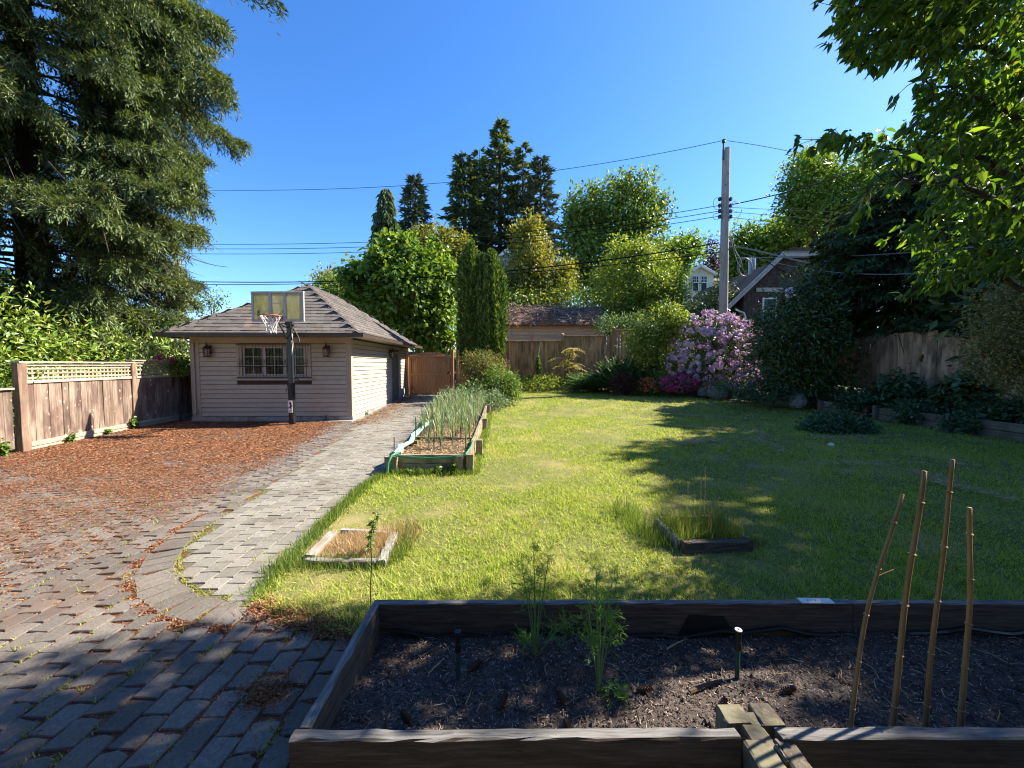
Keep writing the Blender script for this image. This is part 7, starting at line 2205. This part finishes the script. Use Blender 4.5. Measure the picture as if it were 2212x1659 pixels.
# ------------------------------------------------------------------ the big spruce on the left
sx0_, sy0_ = -14.2, 11.6
spr = thing('spruce_tree', 'huge old spruce with drooping sunlit boughs filling the upper left', 'tree', (sx0_, sy0_, 0))
tm = MB(); tm.tube([(sx0_, sy0_, -0.2), (sx0_, sy0_, 3), (sx0_ - 0.05, sy0_, 8), (sx0_, sy0_, 14), (sx0_, sy0_, 26)], [0.46, 0.38, 0.33, 0.24, 0.03], 14)
PP, DD, NN, LL = [], [], [], []
TI = []
r = np.random.default_rng(99)
nbr = 270
for i in range(nbr):
    f = i / nbr
    z0 = 3.0 + 17.5 * f ** 1.25
    a = i * 2.399 + r.normal() * 0.25
    Rr = np.interp(z0, [2.5, 4.2, 6.5, 7.7, 9.4, 10.4, 11.4, 12.6, 15, 20.5], [3.2, 3.8, 4.8, 4.6, 4.0, 4.3, 5.0, 5.2, 4.3, 2.4]) * r.uniform(0.80, 1.08)
    dirh = np.array([math.cos(a), math.sin(a), 0]); sdv = np.array([-dirh[1], dirh[0], 0])
    # skip most of what can never be seen at the back of the crown
    if dirh @ unit(np.array([-14.2, 11.6, 0])) > 0.45 and r.uniform() < 0.6:
        continue
    rise = r.uniform(0.02, 0.16); w1, w2, w3 = r.uniform(0, 6.28, 3); wa = r.uniform(0.015, 0.05)
    def bp(s): return np.array([sx0_, sy0_, z0]) + dirh * Rr * s + np.array([0, 0, Rr * (rise * s - 0.50 * s * s + 0.22 * s ** 4)]) + (sdv * math.sin(5 * s + w1) + np.array([0, 0, 1]) * math.sin(7 * s + w2)) * (Rr * wa * s)
    pts = [bp(s) for s in np.linspace(0, 1, 15)]
    tm.tube(pts, np.linspace(0.06, 0.010, 15) * (Rr / 5.5), 5, cap=False)
    sparse = z0 < 7.8
    if sparse and dirh[0] > 0.3 and r.uniform() < 0.4:
        continue
    nbk = int(Rr * (11 if sparse else 12))
    for k in range(nbk):
        s = r.uniform(0.14 if not sparse else 0.14, 1.0) ** (0.75 if not sparse else 0.7)
        p0 = bp(s); sg = r.choice([-1, 1])
        Lb = (0.35 + 1.35 * (1 - s) ** 0.7 * (Rr / 5.5)) * r.uniform(0.7, 1.2)
        d0 = unit(dirh * 0.75 + sdv * sg * r.uniform(0.5, 1.2))
        m = int(8 + Lb * 9)
        q_ = np.linspace(0.1, 1, m)[:, None]
        c = p0 + d0 * Lb * q_ + np.array([0, 0, -1]) * (Lb * 0.55 * q_ ** 2)
        tm.tube([p0, c[m // 2], c[-1]], [0.012, 0.008, 0.004], 3, cap=False)
        # hanging twigs off the branchlet, each a chain of short needle tufts
        for j in range(m):
            hl = r.uniform(0.10, 0.75) * (0.6 + 0.6 * (1 - s))
            kk = max(2, int(hl / 0.075))
            hd = unit(np.array([r.normal() * 0.25, r.normal() * 0.25, -1.0]) + d0 * 0.35)
            for e in range(kk):
                if e >= kk - 2 and r.uniform() < 0.55:
                    TI.append(len(PP))
                PP.append(c[j] + hd * (hl * e / kk)); DD.append(unit(hd * 0.9 + r.normal(size=3) * 0.42)); NN.append(r.normal(size=3) + [0, 0, 0.6]); LL.append(r.uniform(0.09, 0.19))
            if r.uniform() < 0.3 + 0.4 * s:
                TI.append(len(PP))
            PP.append(c[j]); DD.append(unit(d0 + r.normal(size=3) * 0.5 + [0, 0, 0.1])); NN.append(np.array([0, 0, 1.0]) + r.normal(size=3) * 0.4); LL.append(r.uniform(0.12, 0.24))
            PP.append(c[j]); DD.append(unit(dirh + r.normal(size=3) * 0.7)); NN.append(np.array([0, 0, 1.0]) + r.normal(size=3) * 0.4); LL.append(r.uniform(0.12, 0.22))
# dead bare twigs low down
for k in range(90):
    z0 = r.uniform(3, 7.5); a = r.uniform(-2.2, 0.9); L_ = r.uniform(0.8, 3.4)
    d0 = np.array([math.cos(a), math.sin(a), 0]); p = np.array([sx0_, sy0_, z0]) + d0 * r.uniform(0.3, 2.2)
    tm.tube([p, p + d0 * L_ * 0.5 + [0, 0, -0.1 * L_], p + d0 * L_ + np.append(r.normal(size=2) * 0.3, -0.4 * L_)], [0.025, 0.014, 0.004], 4, cap=False)
# a long high bough that reaches over the top edge of the picture
for (x0, y0_, x1, y1) in ((-0.2, 0, 0, 0),):
    root = np.array([sx0_, sy0_, 15.2]); tip = P(612, 8, 10.6)
    d0 = unit(tip - root)
    tm.tube([root, (root + tip) / 2 + [0, 0, 0.3], tip], [0.09, 0.05, 0.01], 6)
    sdv = unit(np.cross(d0, [0, 0, 1]))
    for k in range(1500):
        s = r.uniform(0.35, 1.0); c = root + (tip - root) * s + np.array([0, 0, 0.3 * math.sin(PI * s)]) + sdv * r.normal() * 0.45 * (1.08 - s) + np.array([0, 0, -abs(r.normal()) * 0.22])
        PP.append(c); DD.append(unit(d0 + r.normal(size=3) * 0.5 + [0, 0, -0.4])); NN.append(r.normal(size=3) + [0, 0, 0.8]); LL.append(r.uniform(0.12, 0.24))
PP = np.array(PP); DD = np.array(DD); NN = np.array(NN); LL = np.array(LL)
tm.build('trunk', M['bark'], spr)
tip_ = np.zeros(len(PP), bool); tip_[TI] = True
lm = MB(); lm.leaves(PP[~tip_], DD[~tip_], NN[~tip_], LL[~tip_], 0.034, 0.35, 0.45)
lm.build('crown', M['l_spruce'], spr)
lm = MB(); lm.leaves(PP[tip_], DD[tip_], NN[tip_], LL[tip_], 0.036, 0.35, 0.45)
lm.build('needles', M['l_tips'], spr)
print('spruce sprays', len(PP))

# ------------------------------------------------------------------ cherry overhanging at the upper right
CHP = [(1812, -40), (1808, 40), (1822, 95), (1870, 140), (1935, 128), (1985, 105), (2010, 150), (1998, 215), (1965, 262), (1900, 280), (1840, 282), (1785, 290), (1782, 320), (1850, 325), (1905, 350), (1862, 388), (1868, 420), (1925, 420), (1960, 395), (2015, 420), (1965, 480), (1958, 520), (1990, 560), (1985, 610), (2035, 625), (2085, 600), (2150, 590), (2215, 600), (2330, 620), (2330, -40)]
ch = thing('cherry_tree', 'large leaved cherry overhanging the upper right corner, backlit leaves', 'tree', (5.6, 3.2, 0))
cw = MB()
cw.tube([(5.6, 3.2, -0.1), (5.5, 3.2, 1.2), (5.3, 3.3, 2.6), (5.0, 3.5, 4.2), (4.9, 3.6, 6.0)], [0.19, 0.16, 0.13, 0.09, 0.04], 10)
boughs = [((2330, 620), (2180, 560), (2060, 505), (1975, 500)), ((2330, 520), (2150, 430), (2040, 385), (1880, 402)), ((2330, 430), (2120, 345), (1960, 325), (1800, 300)), ((2330, 330), (2180, 240), (2070, 200), (1985, 170)), ((2330, 200), (2150, 110), (1980, 80), (1830, 70)), ((2330, 60), (2160, 20), (2000, 10), (1850, 15)), ((2250, 640), (2150, 600), (2060, 590), (2005, 605))]
LP, LD, LN, LS = [], [], [], []


def twig_leaves(p, d0, k, ln):
    for q_ in range(k):
        off = unit(r.normal(size=3)) * 0.03
        LP.append(p + off)
        LD.append(unit(d0 * 0.35 + r.normal(size=3) * 0.5 + [-0.15, 0, -0.75])); LN.append(unit(np.array([0.5, -0.35, 0.75]) + r.normal(size=3) * 0.5)); LS.append(r.uniform(0.65, 1.15) * ln * 0.86)


for bi, b in enumerate(boughs):
    dd = (3.2, 2.9, 3.0, 3.3, 3.1, 3.4, 3.5)[bi]
    p = np.array([P(x_, y_, dd + 0.5 * k_ / 3 * ((-1) ** bi)) for k_, (x_, y_) in enumerate(b)])
    s = np.linspace(0, 3, 16); c = np.stack([np.interp(s, range(4), p[:, k_]) for k_ in range(3)], 1)
    c[1:-1] += r.normal(size=(14, 3)) * 0.012
    cw.tube(np.vstack([[5.05, 3.4, 4.0 if bi > 2 else 2.9], c]), np.concatenate([[0.05], np.linspace(0.026, 0.004, 16)]), 6)
    for j in range(3, 16):
        for t_ in range(3):
            dv = unit(unit(c[j] - c[j - 1]) * 0.7 + r.normal(size=3) * 0.6)
            e = c[j] + dv * r.uniform(0.05, 0.30)
            X_, Y_ = proj(e)
            if inpoly(np.array([float(X_)]), np.array([float(Y_)]), CHP)[0] or j > 13:
                cw.tube([c[j], (c[j] + e) / 2 + r.normal(size=3) * 0.01, e], [0.004, 0.003, 0.0015], 4, cap=False)
                twig_leaves(e, dv, int(r.integers(4, 8)), 0.115)
# the mass of the crown, inside the outline seen and on outside the picture
cand = np.stack([r.uniform(1780, 2330, 2600), r.uniform(-40, 640, 2600)], 1)
cand = cand[inpoly(cand[:, 0], cand[:, 1], CHP)]
for x_, y_ in cand[:1450]:
    if x_ < 2010 and r.uniform() < 0.4:
        continue
    p = P(x_, y_, r.uniform(2.8, 4.3))
    if p[1] - 0.325 * p[0] > 2.95:
        p = P(x_, y_, 2.9)
    if -0.2 < p[0] - 1.055 * p[2] < 1.7 and r.uniform() < 0.3:
        continue
    twig_leaves(p, np.array([-0.6, 0.1, -0.1]), int(r.integers(4, 8)), 0.115)
ctr = np.array([5.3, 2.7, 6.0]); rad = np.array([3.4, 2.6, 3.2])
tot = 0
while tot < 6200:
    u = rdir(1)[0] * rng.uniform(0.25, 1.0) ** 0.45
    p = ctr + u * rad
    if p[2] < 2.3 or p[1] - 0.325 * p[0] > 2.75 + 0.35 * math.sin(p[0] * 2.1 + p[2] * 1.3):
        continue
    if p[0] - 1.055 * p[2] > -0.9 and rng.uniform() > 0.05:
        continue
    X_, Y_ = proj(p); X_, Y_ = float(X_), float(Y_)
    if p[1] > 0.3 and -60 < Y_ < 1700 and X_ < 2260 and not inpoly(np.array([X_]), np.array([Y_]), CHP)[0]:
        continue
    if p[1] > 0.3 and X_ < 1790 and Y_ > -60:
        continue
    twig_leaves(p, u, int(r.integers(5, 9)), 0.13)
    tot += 1
LP = np.array(LP); LS = np.array(LS)
X_, Y_ = proj(LP + np.array(LD) * LS[:, None] * 0.6)
cw.build('trunk', M['bark'], ch)
lm = MB(); lm.bigleaves(LP, np.array(LD), np.array(LN), LS, LS * 0.40, 0.35, 0.22, 0.36); lm.build('crown', M['l_cherry'], ch)
print('cherry leaves', len(LP))
tri = 0
for m_ in bpy.data.meshes:
    tri += sum(1 for _ in ()) + len(m_.loops) - 2 * len(m_.polygons)
print('triangles', tri, 'objects', len(bpy.data.objects))
